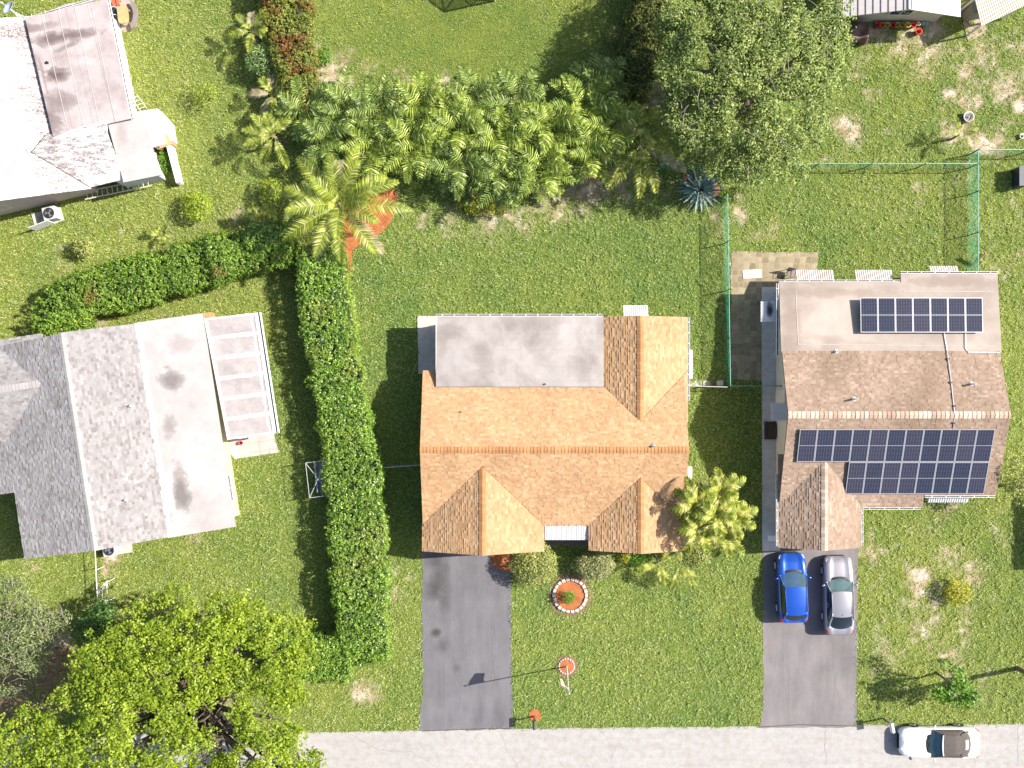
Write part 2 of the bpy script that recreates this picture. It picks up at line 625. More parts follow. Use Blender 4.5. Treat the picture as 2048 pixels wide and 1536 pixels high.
# bare or sandy spots in the grass: px, py, radius px, strength
DRY = [(1800, 80, 70, .85), (1850, 150, 55, .7), (1760, 60, 60, .9), (1860, 75, 50, .9), (1935, 150, 45, 1), (1940, 200, 40, 1), (1960, 120, 60, .8), (2010, 170, 60, .9),
       (2040, 120, 70, .8), (2030, 210, 50, .8), (1900, 190, 30, .8), (1690, 240, 28, 1), (1700, 262, 26, .9), (1660, 235, 20, .9), (1735, 185, 20, .8),
       (1740, 200, 14, .8), (1935, 262, 24, .9), (1955, 280, 24, .9), (1900, 275, 24, .8), (1780, 260, 22, .6), (1990, 285, 30, .6), (1720, 140, 40, .5), (1650, 330, 20, .6),
       (1840, 120, 40, .8), (1845, 1150, 30, .9), (1870, 1190, 40, .7), (1935, 1150, 45, .8), (1905, 1120, 40, .7), (1880, 1230, 60, .65),
       (1840, 1260, 30, .9), (1920, 1250, 40, .7), (1860, 1290, 50, .55), (1970, 1150, 30, .6), (1980, 1200, 40, .5), (1900, 1320, 40, .7), (1960, 1340, 40, .6),
       (1990, 1050, 40, .6), (1900, 1010, 60, .5), (1800, 1320, 40, .5), (1740, 1100, 30, .5),
       (635, 130, 26, .9), (660, 155, 40, .7), (690, 165, 40, .75), (640, 180, 25, .8), (720, 150, 40, .5), (630, 95, 20, .7), (620, 30, 14, .6), (800, 165, 30, .6), (905, 165, 30, .6),
       (850, 440, 40, .55), (900, 440, 40, .75), (970, 425, 50, .75), (1020, 430, 50, .7), (1090, 400, 70, .85), (1160, 385, 70, .95), (1230, 370, 60, .7), (1310, 350, 50, .6), (1280, 380, 50, .4),
       (1040, 450, 30, .7), (1110, 430, 40, .6), (1190, 430, 30, .4), (1480, 430, 26, .8), (1478, 395, 20, .7), (1500, 470, 24, .5), (1545, 460, 26, .6), (1440, 470, 16, .8), (1430, 430, 14, .7), (1460, 520, 14, .7),
       (720, 1388, 30, .95), (740, 1396, 20, .9), (705, 1410, 12, .8), (790, 1140, 22, .6), (782, 1190, 22, .7), (818, 1160, 20, .5), (790, 1230, 18, .4),
       (480, 430, 30, .7), (460, 410, 30, .5), (420, 440, 40, .5), (340, 470, 30, .4), (250, 455, 20, .4), (130, 520, 30, .4), (10, 560, 30, .5), (190, 640, 30, .8), (240, 640, 40, .5), (330, 630, 40, .5), (440, 560, 40, .4),
       (30, 1170, 30, .4), (65, 1150, 30, .4), (220, 1120, 24, .8), (212, 1145, 14, .8), (390, 1080, 40, .45), (420, 1095, 30, .5),
       (620, 380, 24, .4), (90, 1330, 60, .9), (40, 1400, 50, .9), (120, 1290, 40, .9), (60, 1250, 60, .6), (420, 1420, 60, .8), (420, 1500, 60, .7), (1230, 130, 22, .8), (1260, 120, 40, .8), (1300, 180, 50, .9),
       (1150, 1190, 48, .5), (1400, 970, 20, .6), (1390, 1070, 30, .4), (1270, 1300, 60, .25), (1180, 1300, 40, .3), (1390, 1090, 30, .45), (340, 300, 30, .3), (305, 360, 16, .5), (230, 380, 16, .3),
       (1565, 1150, 30, .3), (1960, 420, 60, .4), (1990, 470, 50, .5), (2020, 540, 50, .55), (2030, 400, 40, .5), (1790, 400, 60, .15), (1600, 400, 50, .3), (1945, 1385, 50, .35)]
# how yellow (1) or deep green (0) the lawn is: px, py, radius, value
TONE = [(900, 90, 330, .62), (1000, 560, 330, .30), (750, 560, 120, .26), (1300, 560, 200, .36), (1700, 440, 260, .50), (1800, 200, 260, .58), (1980, 500, 160, .78), (400, 250, 200, .85), (350, 100, 160, .80),
        (250, 480, 220, .85), (420, 580, 160, .72), (330, 1130, 200, .66), (520, 1030, 90, .45), (560, 800, 80, .4), (1250, 1280, 260, .55), (1280, 1440, 200, .42), (1400, 1200, 160, .55),
        (1850, 1200, 220, .66), (1950, 1430, 150, .6), (720, 1420, 130, .62), (800, 1250, 100, .62), (1430, 850, 120, .35), (20, 1150, 120, .7), (2020, 800, 100, .7), (60, 560, 120, .8), (560, 300, 120, .55)]


def fields(x, y):
    px, py = x * PPM + 1024, 768 - y * PPM
    nz = fbm(x, y, 0.9, 5, 5)
    nf = fbm(x, y, 4.0, 21, 3)
    dry = np.zeros_like(x)
    for a, b, r, s in DRY:
        d = np.hypot(px - a, py - b) / (r * 1.25)
        dry = np.maximum(dry, s * np.exp(-d * d * 1.1))
    gen = np.clip((fbm(x, y, 0.22, 77, 4) - 0.52) * 1.6, 0, .32)
    right = np.clip((px - 1250) / 400, 0, 1)
    dry = dry * 1.06 + gen * (0.4 + 0.7 * right) + 0.07
    dry = np.clip((dry - (0.40 + 0.85 * (nz - 0.30) + 1.15 * (nf - 0.46))) * 1.75, 0, 1)
    num = np.full_like(x, 0.5 * 0.02)
    den = np.full_like(x, 0.02)
    for a, b, r, v in TONE:
        wt = np.exp(-((px - a) ** 2 + (py - b) ** 2) / (r * r))
        num += wt * v
        den += wt
    tone = num / den + 0.05 + 0.75 * (fbm(x, y, 0.35, 40, 4) - 0.5) + 0.75 * (fbm(x, y, 1.9, 60, 4) - 0.5)
    return dry, np.clip(tone, 0, 1)


def M_ground():
    t = NT('lawn_ground')
    p = t.pos()
    dry, tone = t.attr('dry'), t.attr('tone')
    f = t.noise(p, 9, 5, 0.7)
    gcol = t.mix(tone, (0.075, 0.125, 0.026), (0.16, 0.19, 0.035))
    gcol = t.mix(1, gcol, t.ramp(f, [(0.3, 0.55), (0.7, 1.25)]), 'MULTIPLY')
    f3 = t.noise(p, 1.3, 5, 0.6)
    sand = t.ramp(f3, [(0.3, (0.27, 0.18, 0.12)), (0.5, (0.43, 0.33, 0.245)), (0.66, (0.60, 0.53, 0.45))])
    f2 = t.noise(p, 14, 4, 0.7)
    sand = t.mix(1, sand, t.ramp(f2, [(0.3, 0.72), (0.7, 1.15)]), 'MULTIPLY')
    col = t.mix(dry, gcol, sand)
    return t.done(t.principled(col, 0.95, 0, 0.1, t.bump(f, 0.8, 0.06)))


def M_blade():
    t = NT('grass_blade')
    dry, tone, r = t.attr('dry'), t.attr('tone'), t.island()
    a = t.ramp(r, [(0.0, (0.095, 0.175, 0.038)), (0.5, (0.18, 0.285, 0.062)), (0.85, (0.285, 0.39, 0.12)), (1.0, (0.48, 0.52, 0.26))])
    b = t.ramp(r, [(0.0, (0.175, 0.23, 0.038)), (0.5, (0.325, 0.38, 0.072)), (0.82, (0.45, 0.485, 0.16)), (1.0, (0.62, 0.60, 0.35))])
    col = t.mix(tone, a, b)
    col = t.mix(t.math('MULTIPLY', dry, 0.75), col, t.ramp(r, [(0, (0.26, 0.25, 0.09)), (1, (0.62, 0.54, 0.36))]))
    p = t.principled(col, 0.6, 0, 0.25)
    tr = t.n('ShaderNodeBsdfTranslucent')
    t.set(tr.inputs[0], col)
    mx = t.n('ShaderNodeMixShader')
    mx.inputs[0].default_value = 0.3
    t.t.links.new(p, mx.inputs[1])
    t.t.links.new(tr.outputs[0], mx.inputs[2])
    return t.done(mx.outputs[0])


def make_ground():
    xs = np.concatenate([[-600, -250, -100, -60], np.arange(-42, 42.01, 0.22), [60, 100, 250, 600]])
    ys = np.concatenate([[-600, -250, -100, -50], np.arange(-31, 31.01, 0.22), [50, 100, 250, 600]])
    X, Y = np.meshgrid(xs, ys)
    co = np.stack([X.ravel(), Y.ravel(), np.zeros(X.size)], 1)
    nx, ny = len(xs), len(ys)
    i = np.arange(nx - 1)[None, :] + np.arange(ny - 1)[:, None] * nx
    i = i.ravel()
    me = fast_mesh('ground', co, np.stack([i, i + 1, i + nx + 1, i + nx], 1))
    d, tn = fields(co[:, 0], co[:, 1])
    for nm, arr in (('dry', d), ('tone', tn)):
        at = me.attributes.new(nm, 'FLOAT', 'POINT')
        at.data.foreach_set('value', arr.astype(np.float32))
    tag(link_mesh('ground', me, M_ground()), kind='structure')


def make_grass(n=980000):
    x = rng.uniform(-34.5, 34.5, n)
    y = rng.uniform(-23.0, 26.0, n)
    keep = np.ones(n, bool)
    for p in NOGRASS:
        keep &= ~in_poly(x + rng.normal(0, .055, n), y + rng.normal(0, .055, n), p)
    x, y = x[keep], y[keep]
    d, tn = fields(x, y)
    keep = rng.random(len(x)) > d * 0.88
    x, y, d, tn = x[keep], y[keep], d[keep], tn[keep]
    n = len(x)
    # coarse turf in the fenced yard and backyard, fine mown turf at the top
    px, py = x * PPM + 1024, 768 - y * PPM
    fine = np.exp(-(((px - 920) / 330) ** 2 + ((py - 70) / 150) ** 2))
    L = rng.uniform(0.08, 0.19, n) * (1 - 0.45 * fine)
    wd = rng.uniform(0.022, 0.052, n) * (1 - 0.3 * fine)
    a = rng.uniform(0, 2 * PI, n)
    clump = fbm(x, y, 4.6, 90, 2)
    zb = 0.11 * np.clip((clump - 0.36) * 2.2, 0, 1) * (1 - 0.6 * fine)
    zt = zb + rng.uniform(0.02, 0.09, n)
    dx, dy = np.cos(a), np.sin(a)
    co = np.zeros((n, 3, 3))
    co[:, 0] = np.stack([x - dy * wd / 2, y + dx * wd / 2, zb - rng.uniform(0.0, 0.03, n)], 1)
    co[:, 1] = np.stack([x + dy * wd / 2, y - dx * wd / 2, zb - rng.uniform(0.0, 0.03, n)], 1)
    co[:, 2] = np.stack([x + dx * L, y + dy * L, zt], 1)
    me = fast_mesh('grass', co.reshape(-1, 3), np.arange(n * 3).reshape(-1, 3))
    for nm, arr in (('dry', d), ('tone', tn)):
        at = me.attributes.new(nm, 'FLOAT', 'POINT')
        at.data.foreach_set('value', np.repeat(arr, 3).astype(np.float32))
    o = link_mesh('grass', me, M_blade())
    tag(o, 'green lawn grass, patchy and sandy in places', 'grass', kind='stuff')


make_ground()
make_grass()


def sheet(name, poly, z, m, seed=1, amp=0.04):
    mb = MB()
    mb.prism(jag(poly, 0.4, amp, seed) if amp else poly, -0.05, z, 0)
    return tag(mb.build(name, m), kind='structure')


sheet('road', ROAD, 0.012, ROADM, 1, 0.03)
ax, ay = g(878, 1265)
ASPH_A = M_asphalt('driveway_asphalt_dark', (0.118, 0.114, 0.122),
                   [(*g(872, 1265), .28, .8, 1), (*g(880, 1160), .55, .55, .5), (*g(862, 1180), .5, .5, .7), (*g(885, 1290), .45, .45, 1), (*g(868, 1120), .6, .45, 1), (*g(915, 1335), .25, .3, 1), (*g(1000, 1440), .5, .25, .5), (*g(890, 1200), .35, .4, .5)])
sheet('driveway', DRIVE_A, 0.020, ASPH_A, 2, 0.05)
ASPH_B = M_asphalt('driveway_asphalt_pale', (0.150, 0.138, 0.139), [(*g(1680, 1290), .6, .2, .4)])
sheet('driveway', DRIVE_B, 0.020, ASPH_B, 3, 0.05)
sheet('path', PATH_B, 0.06, PATHM, 4, 0)
sheet('path', SLAB_A, 0.08, SLABM, 4, 0)


# seams in the asphalt drives: thin joints laid on top
def joints(segs, m, w=0.035, z=0.0245):
    mb = MB()
    for a, b in segs:
        a, b = Vector(g(*a)), Vector(g(*b))
        d = (b - a).normalized()
        nrm = Vector((-d.y, d.x)) * w / 2
        mb.face([(*(a + nrm), z), (*(a - nrm), z), (*(b - nrm), z), (*(b + nrm), z)])
    tag(mb.build('driveway_joint', m), kind='structure')


joints([((978, 1170), (980, 1452)), ((892, 1310), (893, 1455))], M_plain('joint_pale', (0.15, 0.145, 0.145), 0.9))
joints([((1567, 1130), (1569, 1448)), ((1668, 1270), (1669, 1448))], M_plain('joint_brown', (0.17, 0.155, 0.15), 0.9))
joints([((845, 1462), (940, 1458)), ((940, 1458), (1024, 1456)), ((1515, 1454), (1600, 1449)), ((1600, 1449), (1712, 1452))], M_plain('crack_dark', (0.06, 0.055, 0.05), 0.9), 0.05)


def cracks(lines, m, w=0.03, z=0.0285, seed=5):
    r = random.Random(seed)
    for pts in lines:
        mb = MB()
        P = [Vector(g(*p)) for p in pts]
        out = []
        for a, b in zip(P[:-1], P[1:]):
            n = max(2, int((b - a).length / .25))
            for k in range(n):
                q = a.lerp(b, k / n)
                out.append(q + Vector((r.uniform(-.06, .06), r.uniform(-.06, .06))))
        for a, b in zip(out[:-1], out[1:]):
            d = (b - a).normalized()
            nn = Vector((-d.y, d.x)) * w * r.uniform(.3, .7)
            mb.face([(*(a + nn), z), (*(a - nn), z), (*(b - nn), z), (*(b + nn), z)])
        tag(mb.build('crack', m), kind='structure')


CRK = M_plain('crack_fill', (0.05, 0.047, 0.045), 0.9)
CRKP = M_plain('crack_pale', (0.19, 0.175, 0.165), 0.9)
cracks([[(846, 1250), (866, 1216), (880, 1190)], [(1000, 1200), (985, 1260), (990, 1330), (978, 1380)], [(900, 1340), (925, 1390), (918, 1440)]], CRKP, .022)
cracks([[(1560, 1300), (1580, 1350), (1575, 1420)], [(1690, 1300), (1670, 1360), (1686, 1430)]], CRKP, .02)
cracks([[(700, 1470), (760, 1500), (820, 1504), (880, 1536)], [(1200, 1460), (1230, 1500), (1215, 1540)], [(1650, 1455), (1652, 1540)], [(2036, 1450), (2034, 1540)], [(1000, 1462), (1012, 1500), (1040, 1540)]], M_plain('road_crack', (0.20, 0.185, 0.175), .9), .022, .0165)


def M_pavers():
    t = NT('old_pavers')
    p = t.pos()
    v = t.n('ShaderNodeTexVoronoi', feature='DISTANCE_TO_EDGE')
    t.set(v.inputs['Vector'], p)
    v.inputs['Scale'].default_value = 2.6
    v.inputs['Randomness'].default_value = 0.35
    c = t.n('ShaderNodeTexVoronoi')
    t.set(c.inputs['Vector'], p)
    c.inputs['Scale'].default_value = 2.6
    c.inputs['Randomness'].default_value = 0.35
    cell = t.ramp(c.outputs['Color'], [(0, (0.17, 0.13, 0.085)), (0.5, (0.26, 0.205, 0.14)), (1, (0.34, 0.28, 0.20))])
    n1 = t.noise(p, 1.2, 5, 0.65)
    cell = t.mix(1, cell, t.ramp(n1, [(0.3, 0.7), (0.7, 1.2)]), 'MULTIPLY')
    e = t.ramp(v.outputs['Distance'], [(0.02, 1.0), (0.09, 0.0)])
    gcol = t.mix(t.noise(p, 3, 4), (0.36, 0.31, 0.20), (0.12, 0.14, 0.02))
    col = t.mix(e, cell, gcol)
    return t.done(t.principled(col, 0.9, 0, 0.2, t.bump(v.outputs['Distance'], 0.5, 0.03)))


sheet('patio', PATIO_B, 0.035, M_pavers(), 5, 0.05)


def M_tile(name, c, rot, size=0.6, grout=0.6):
    t = NT(name)
    b = t.n('ShaderNodeTexBrick')
    t.set(b.inputs['Vector'], t.mapping(t.pos(), (1, 1, 1), (0, 0, rot)))
    b.offset = 0
    t.set(b.inputs['Color1'], c)
    t.set(b.inputs['Color2'], tuple(x * 0.9 for x in c))
    t.set(b.inputs['Mortar'], tuple(x * grout for x in c))
    b.inputs['Scale'].default_value = 1
    b.inputs['Brick Width'].default_value = size
    b.inputs['Row Height'].default_value = size
    b.inputs['Mortar Size'].default_value = 0.012
    col = t.mix(1, b.outputs[0], t.ramp(t.noise(t.pos(), 2, 5), [(0.3, 0.85), (0.7, 1.1)]), 'MULTIPLY')
    return t.done(t.principled(col, 0.7, 0, 0.3))


sheet('patio', PATIO_C, 0.04, M_tile('pale_tiles', (0.42, 0.38, 0.35), -0.15), 5, 0)
sheet('patio', PATIO_C2, 0.04, M_tile('pale_tiles_porch', (0.45, 0.43, 0.42), -0.15), 5, 0)
sheet('patio', PATIO_D, 0.03, M_tile('old_slabs', (0.36, 0.30, 0.25), -0.23, 0.5), 6, 0.06)

for i, (nm, poly, lab) in enumerate(BEDS):
    mb = MB()
    pts = jag(gp(poly), 0.3, 0.05, 20 + i)
    mb.prism(pts, -0.05, 0.03 + 0.002 * i)
    o = mb.build(nm, MULCH)
    tag(o, lab, 'mulch', kind='stuff')
# ------------------------------------------------------------------ roofs
def slope_tiles(mb, O, U, V, lu, lv, exp=0.138, tab=(0.12, 0.30), th=0.020, seed=1, skip=None):
    """laminated shingles laid tab by tab, each a little tile of its own thickness"""
    O, U, V = Vector(O), Vector(U).normalized(), Vector(V).normalized()
    N = U.cross(V)
    if N.z < 0:
        N = -N
    r = random.Random(seed)
    k = 0
    v0 = -0.02
    while v0 < lv - 0.01:
        v1 = min(v0 + exp + 0.02, lv)
        u = -r.uniform(0, tab[0])
        while u < lu:
            wd = r.uniform(*tab)
            u0, u1 = max(u, 0), min(u + wd, lu)
            u += wd
            if u1 - u0 < 0.02:
                continue
            h = th * r.choice((0.35, 0.45, 1.5, 1.7))
            h1 = 0.004
            a = O + U * u0 + V * v0
            b = O + U * u1 + V * v0
            c = O + U * u1 + V * v1
            d = O + U * u0 + V * v1
            i = len(mb.v)
            mb.v += [tuple(a + N * h), tuple(b + N * h), tuple(c + N * h1), tuple(d + N * h1), tuple(a), tuple(b)]
            mb.f += [[i, i + 1, i + 2, i + 3], [i + 4, i + 5, i + 1, i]]
            mb.m += [0, 0]
        v0 += exp
        k += 1


def deck(mb, O, U, V, lu, lv, t=0.14, mi=0):
    O, U, V = Vector(O), Vector(U).normalized(), Vector(V).normalized()
    N = U.cross(V)
    if N.z < 0:
        N = -N
    q = [O, O + U * lu, O + U * lu + V * lv, O + V * lv]
    q = [p - N * 0.004 for p in q]
    b = len(mb.v)
    mb.v += [tuple(p) for p in q] + [tuple(p - N * t) for p in q]
    for f in ((0, 1, 2, 3), (7, 6, 5, 4), (0, 4, 5, 1), (1, 5, 6, 2), (2, 6, 7, 3), (3, 7, 4, 0)):
        mb.f.append([b + i for i in f])
        mb.m.append(mi)


def ridge_caps(mb, p0, p1, across, drop, step=0.20, wd=0.2, lift=0.035, seed=4):
    p0, p1, ac = Vector(p0), Vector(p1), Vector((*across, 0)).normalized()
    d = (p1 - p0)
    L = d.length
    d.normalize()
    r = random.Random(seed)
    s = 0.0
    while s < L - 0.05:
        e = min(s + step + 0.04, L)
        h0, h1 = lift + r.uniform(0.01, 0.022), lift - 0.018
        a, b = p0 + d * s, p0 + d * e
        up = Vector((0, 0, 1))
        dn = up * (wd * drop)
        i = len(mb.v)
        mb.v += [tuple(a + up * h0), tuple(b + up * h1),
                 tuple(a + ac * wd - dn + up * h0), tuple(b + ac * wd - dn + up * h1),
                 tuple(a - ac * wd - dn + up * h0), tuple(b - ac * wd - dn + up * h1),
                 tuple(a + up * 0), tuple(a + ac * wd - dn), tuple(a - ac * wd - dn)]
        mb.f += [[i, i + 1, i + 3, i + 2], [i + 1, i, i + 4, i + 5], [i + 6, i + 7, i + 2, i], [i + 6, i, i + 4, i + 8]]
        mb.m += [0] * 4
        s += step


def gable(tiles, decks, caps, R0, R1, w, ze, pitch, seed=1, sides=(1, -1), wl=None, exp=0.138, cap=True):
    """two pitched slopes on the ridge R0-R1 (plan), half width w (or (left, right)), eaves at ze"""
    R0, R1 = Vector(R0), Vector(R1)
    A = (R1 - R0)
    L = A.length
    A.normalize()
    Nn = Vector((-A.y, A.x))
    zr = ze + pitch * w
    for s in sides:
        ww = w
        zz = zr - pitch * ww
        O = R0 + Nn * (s * ww)
        U = Vector((A.x, A.y, 0))
        V = Vector((-Nn.x * s * ww, -Nn.y * s * ww, pitch * ww))
        lv = V.length
        slope_tiles(tiles, (O.x, O.y, zz), U, V, L, lv, seed=seed + (5 if s > 0 else 9), exp=exp)
        deck(decks, (O.x, O.y, zz), U, V, L, lv)
    if cap:
        caps.append(MB())
        ridge_caps(caps[-1], (R0.x, R0.y, zr), (R1.x, R1.y, zr), Nn, pitch, seed=seed)
    return zr


def awning(name, x0, y0, x1, y1, z_hi, z_lo, side, mat, parent, ribs=0.12, label=None):
    """ribbed metal awning; side tells where the low edge is: 'N','S','E','W'"""
    mb = MB()
    horiz = side in 'NS'
    n = max(2, int(abs((x1 - x0) if horiz else (y1 - y0)) / ribs))
    for i in range(n):
        for j, (ta, tb, dz) in enumerate(((0.0, 0.55, 0.035), (0.55, 1.0, 0.0))):
            a, b = (i + ta) / n, (i + tb) / n
            if horiz:
                xa, xb = x0 + (x1 - x0) * a, x0 + (x1 - x0) * b
                yl, yh = (max(y0, y1), min(y0, y1)) if side == 'N' else (min(y0, y1), max(y0, y1))
                top = [(xa, yl, z_lo + dz), (xb, yl, z_lo + dz), (xb, yh, z_hi + dz), (xa, yh, z_hi + dz)]
            else:
                ya, yb = y0 + (y1 - y0) * a, y0 + (y1 - y0) * b
                xl, xh = (max(x0, x1), min(x0, x1)) if side == 'E' else (min(x0, x1), max(x0, x1))
                top = [(xl, ya, z_lo + dz), (xl, yb, z_lo + dz), (xh, yb, z_hi + dz), (xh, ya, z_hi + dz)]
            mb.prism3(top, 0.03 + dz)
    o = mb.build(name, mat, parent)
    if label:
        o['label'] = label
    return o


def vent_pipe(parent, x, y, z, h=0.35, r=0.05, mat=None, boot=True):
    mb = MB()
    mb.lathe([(0.0, z - 0.06), (r, z - 0.06), (r, z + h), (r * 0.75, z + h), (r * 0.75, z + 0.02), (0, z + 0.02)], (x, y, 0), 10)
    if boot:
        mb.lathe([(0.15, z - 0.05), (0.13, z + 0.03), (r, z + 0.09)], (x, y, 0), 10)
    return mb.build('vent_pipe', mat or ALU, parent)


GUTTERIN = M_plain('gutter_inside', (0.05, 0.045, 0.04), .8)


def gutter(name, pts, r, mat, parent, brackets=0):
    mb = MB()
    r = r * 0.85
    for a, b in zip(pts[:-1], pts[1:]):
        a, b = Vector(a), Vector(b)
        d = (b - a)
        L = d.length
        d.normalize()
        rz = math.atan2(d.y, d.x)
        c = (a + b) / 2
        mb.box((c.x, c.y, c.z), (L, 0.025, 0.14), rz)
        nrm = Vector((-d.y, d.x, 0))
        c2 = c + nrm * r
        mb.box((c2.x, c2.y, c2.z), (L, 0.02, 0.12), rz)
        c3 = c + nrm * r / 2 - Vector((0, 0, 0.055))
        mb.box((c3.x, c3.y, c3.z), (L - 0.01, abs(r) - 0.024, 0.02), rz, 1)
        if brackets:
            m = int(L / brackets)
            for k in range(m + 1):
                q = a + d * (L * (k + 0.5) / (m + 1)) + nrm * r / 2
                mb.box((q.x, q.y, q.z + 0.066), (0.035, abs(r) + 0.02, 0.012), rz)
    return mb.build(name, [mat, GUTTERIN], parent)


def window(parent, c, wdt, hgt, rz, frame=WHITE, name='window'):
    """window whose outer face looks along local -Y turned by rz"""
    cs, sn = math.cos(rz), math.sin(rz)

    def P(x, y, z):
        return (c[0] + x * cs - y * sn, c[1] + x * sn + y * cs, c[2] + z)
    mb = MB()
    t = 0.06
    for (x, z, dx, dz) in ((0, hgt / 2, wdt + t, t), (0, -hgt / 2, wdt + t, t), (-wdt / 2, 0, t, hgt - t), (wdt / 2, 0, t, hgt - t), (0, 0, t * .8, hgt - t)):
        q = P(x, 0, z)
        mb.box(q, (dx, 0.09, dz), rz)
    f = mb.build(name, frame, parent)
    mb = MB()
    mb.box(P(0, 0.02, 0), (wdt - 0.03, 0.02, hgt - 0.03), rz)
    mb.build('pane', GLASSDARK, f)
    return f


# ================================================================== the house with the orange roof
SH_O = M_shingle('orange_shingles', [(0.0, (0.335, 0.196, 0.100)), (0.25, (0.365, 0.220, 0.116)), (0.6, (0.388, 0.240, 0.130)), (0.85, (0.405, 0.256, 0.142)), (1.0, (0.44, 0.29, 0.168))])
SH_OC = M_shingle('orange_ridge_shingles', [(0, (0.30, 0.15, 0.065)), (1, (0.38, 0.20, 0.09))])
A = thing('house', 'house with orange tan shingle roof and two front gables', 'house', (2.5, -3.5, 0))
tl, dk, cp = MB(), MB(), []
PA = 0.41
gable(tl, dk, cp, (-5.33, -3.82), (10.25, -3.82), 4.61, 2.7, PA, 10)
gable(tl, dk, cp, (-1.72, -10.0), (-1.72, -4.9), 3.63, 2.7, PA, 30)
gable(tl, dk, cp, (7.55, -9.95), (7.55, -5.2), 2.95, 2.7, PA, 50)
gable(tl, dk, cp, (7.52, -2.3), (7.52, 4.0), 2.97, 2.7, PA, 70)
rf = tl.build('roof', SH_O, A)
dk.build('roof_deck', M_plain('orange_deck', (0.25, 0.13, 0.06), 0.9), rf)
for c_ in cp:
    c_.build('ridge_cap', SH_OC, rf)
# dark valley flashing where the gables cut into the main slopes
zr_g = 2.7 + PA * 3.63
for (cx, hw, y_ap, sgn) in ((-1.72, 3.63, -3.82 - (1.89 - PA * 3.63) / PA, -1), (7.55, 2.95, -3.82 - (1.89 - PA * 2.95) / PA, -1), (7.52, 2.97, -3.82 + (1.89 - PA * 2.97) / PA, 1)):
    mbv = MB()
    for s in (-1, 1):
        a = Vector((cx, y_ap, 2.7 + PA * hw + 0.012))
        b = Vector((cx + s * hw, y_ap + sgn * hw, 2.7 + 0.012))
        mbv.tube([a, b], 0.022, 5)
    mbv.build('valley_flashing', M_plain('valley_rust', (0.16, 0.075, 0.035), 0.8), rf)
wl = MB()
wl.prism([(-5.0, 0.45), (10.0, 0.45), (10.0, -8.1), (-5.0, -8.1)], 0, 2.62)
wl.prism([(4.95, 3.85), (10.1, 3.85), (10.1, 0.46), (4.95, 0.46)], 0, 2.62)
wl.prism([(-4.95, -8.11), (1.55, -8.11), (1.55, -9.75), (-4.95, -9.75)], 0, 2.62)
wl.prism([(4.95, -8.11), (10.1, -8.11), (10.1, -9.7), (4.95, -9.7)], 0, 2.62)
for (cx, hw, y, d) in ((-1.72, 3.25, -9.75, 1), (7.55, 2.6, -9.7, 1), (7.52, 2.58, 3.85, -1)):
    tri = [(cx - hw, 2.63), (cx + hw, 2.63), (cx, 2.63 + PA * hw - 0.06)]
    b = len(wl.v)
    wl.v += [(x, y, z) for x, z in tri] + [(x, y + 0.15 * d, z) for x, z in tri]
    for f in ((0, 1, 2), (5, 4, 3), (0, 3, 4, 1), (1, 4, 5, 2), (2, 5, 3, 0)):
        wl.f.append([b + i for i in f])
        wl.m.append(0)
for (x, d) in ((-5.0, 1), (10.0, -1)):
    tri = [(-3.82 - 4.2, 2.63), (-3.82 + 4.2, 2.63), (-3.82, 2.63 + PA * 4.2 - 0.06)]
    b = len(wl.v)
    wl.v += [(x, y, z) for y, z in tri] + [(x + 0.15 * d, y, z) for y, z in tri]
    for f in ((0, 1, 2), (5, 4, 3), (0, 3, 4, 1), (1, 4, 5, 2), (2, 5, 3, 0)):
        wl.f.append([b + i for i in f])
        wl.m.append(0)
# rear porch room under the flat roof
wl.prism([(-4.3, 3.8), (4.9, 3.8), (4.9, 0.46), (-4.3, 0.46)], 0.0, 2.88)
wl.build('wall', CREAM, A)
# flat porch roof
MEM_A = M_membrane('porch_membrane', (0.325, 0.292, 0.277), (0.165, 0.137, 0.124), 0.8, 0.42, (1, 0.8, 1),
                   [(*g(905, 665), 0.9, 0.7, .55, 0), (*g(1150, 740), .8, 1.0, .45, .5), (*g(1040, 655), 2.2, .5, .5, 0), (*g(970, 720), .7, 1.2, .5, .3), (*g(1195, 660), .4, 1.2, .4, 0)])


def z_flat(y):
    return 3.06 + (4.03 - y) * 0.035


mb = MB()
X0, X1 = -4.50, 5.43
ys = [4.03, 2.7, 1.3, -0.14]
mb.prism3([(X0, 4.03, z_flat(4.03)), (X0, -0.16, z_flat(-0.16)), (X1, -0.16, z_flat(-0.16)), (X1, 4.03, z_flat(4.03))], 0.16)
fr = mb.build('flat_roof', MEM_A, A)
# welded laps and low wrinkles on the membrane
mb = MB()
r5 = random.Random(4)
for yy in (3.05, 2.1, 1.1, 0.25):
    mb.prism3([(X0 + .05, yy, z_flat(yy) + .006), (X1 - .05, yy + r5.uniform(-.04, .04), z_flat(yy) + .006), (X1 - .05, yy - .05, z_flat(yy - .05) + .009), (X0 + .05, yy - .05, z_flat(yy - .05) + .009)], 0.02)
for k in range(46):
    x, y = r5.uniform(X0 + .4, X1 - .4), r5.uniform(0.2, 3.6)
    L, an = r5.uniform(.15, .7), r5.choice((0, PI / 2)) + r5.gauss(0, .25)
    p = [(x + math.cos(an) * L * q, y + math.sin(an) * L * q + r5.uniform(-.03, .03), z_flat(y + math.sin(an) * L * q) - 0.006) for q in (-.5, -.2, .2, .5)]
    mb.tube(p, [.004, .016, .014, .004], 5)
mb.build('membrane_lap', MEM_A, fr)
gutter('gutter', [(X1, 4.04, 2.97), (X0, 4.04, 2.97)], -0.13, WHITE, A, 0.75)
gutter('gutter', [(10.52, -1.0, 2.66), (10.52, 4.0, 2.66)], -0.12, WHITE, A, 0.7)
mb = MB()
mb.box((X0 - 0.012, 1.95, 3.03), (0.02, 4.2, 0.26))
mb.build('fascia', WHITE, A)
vent_pipe(A, *g(1091, 768, 3.15), 3.12, 0.22, 0.05)
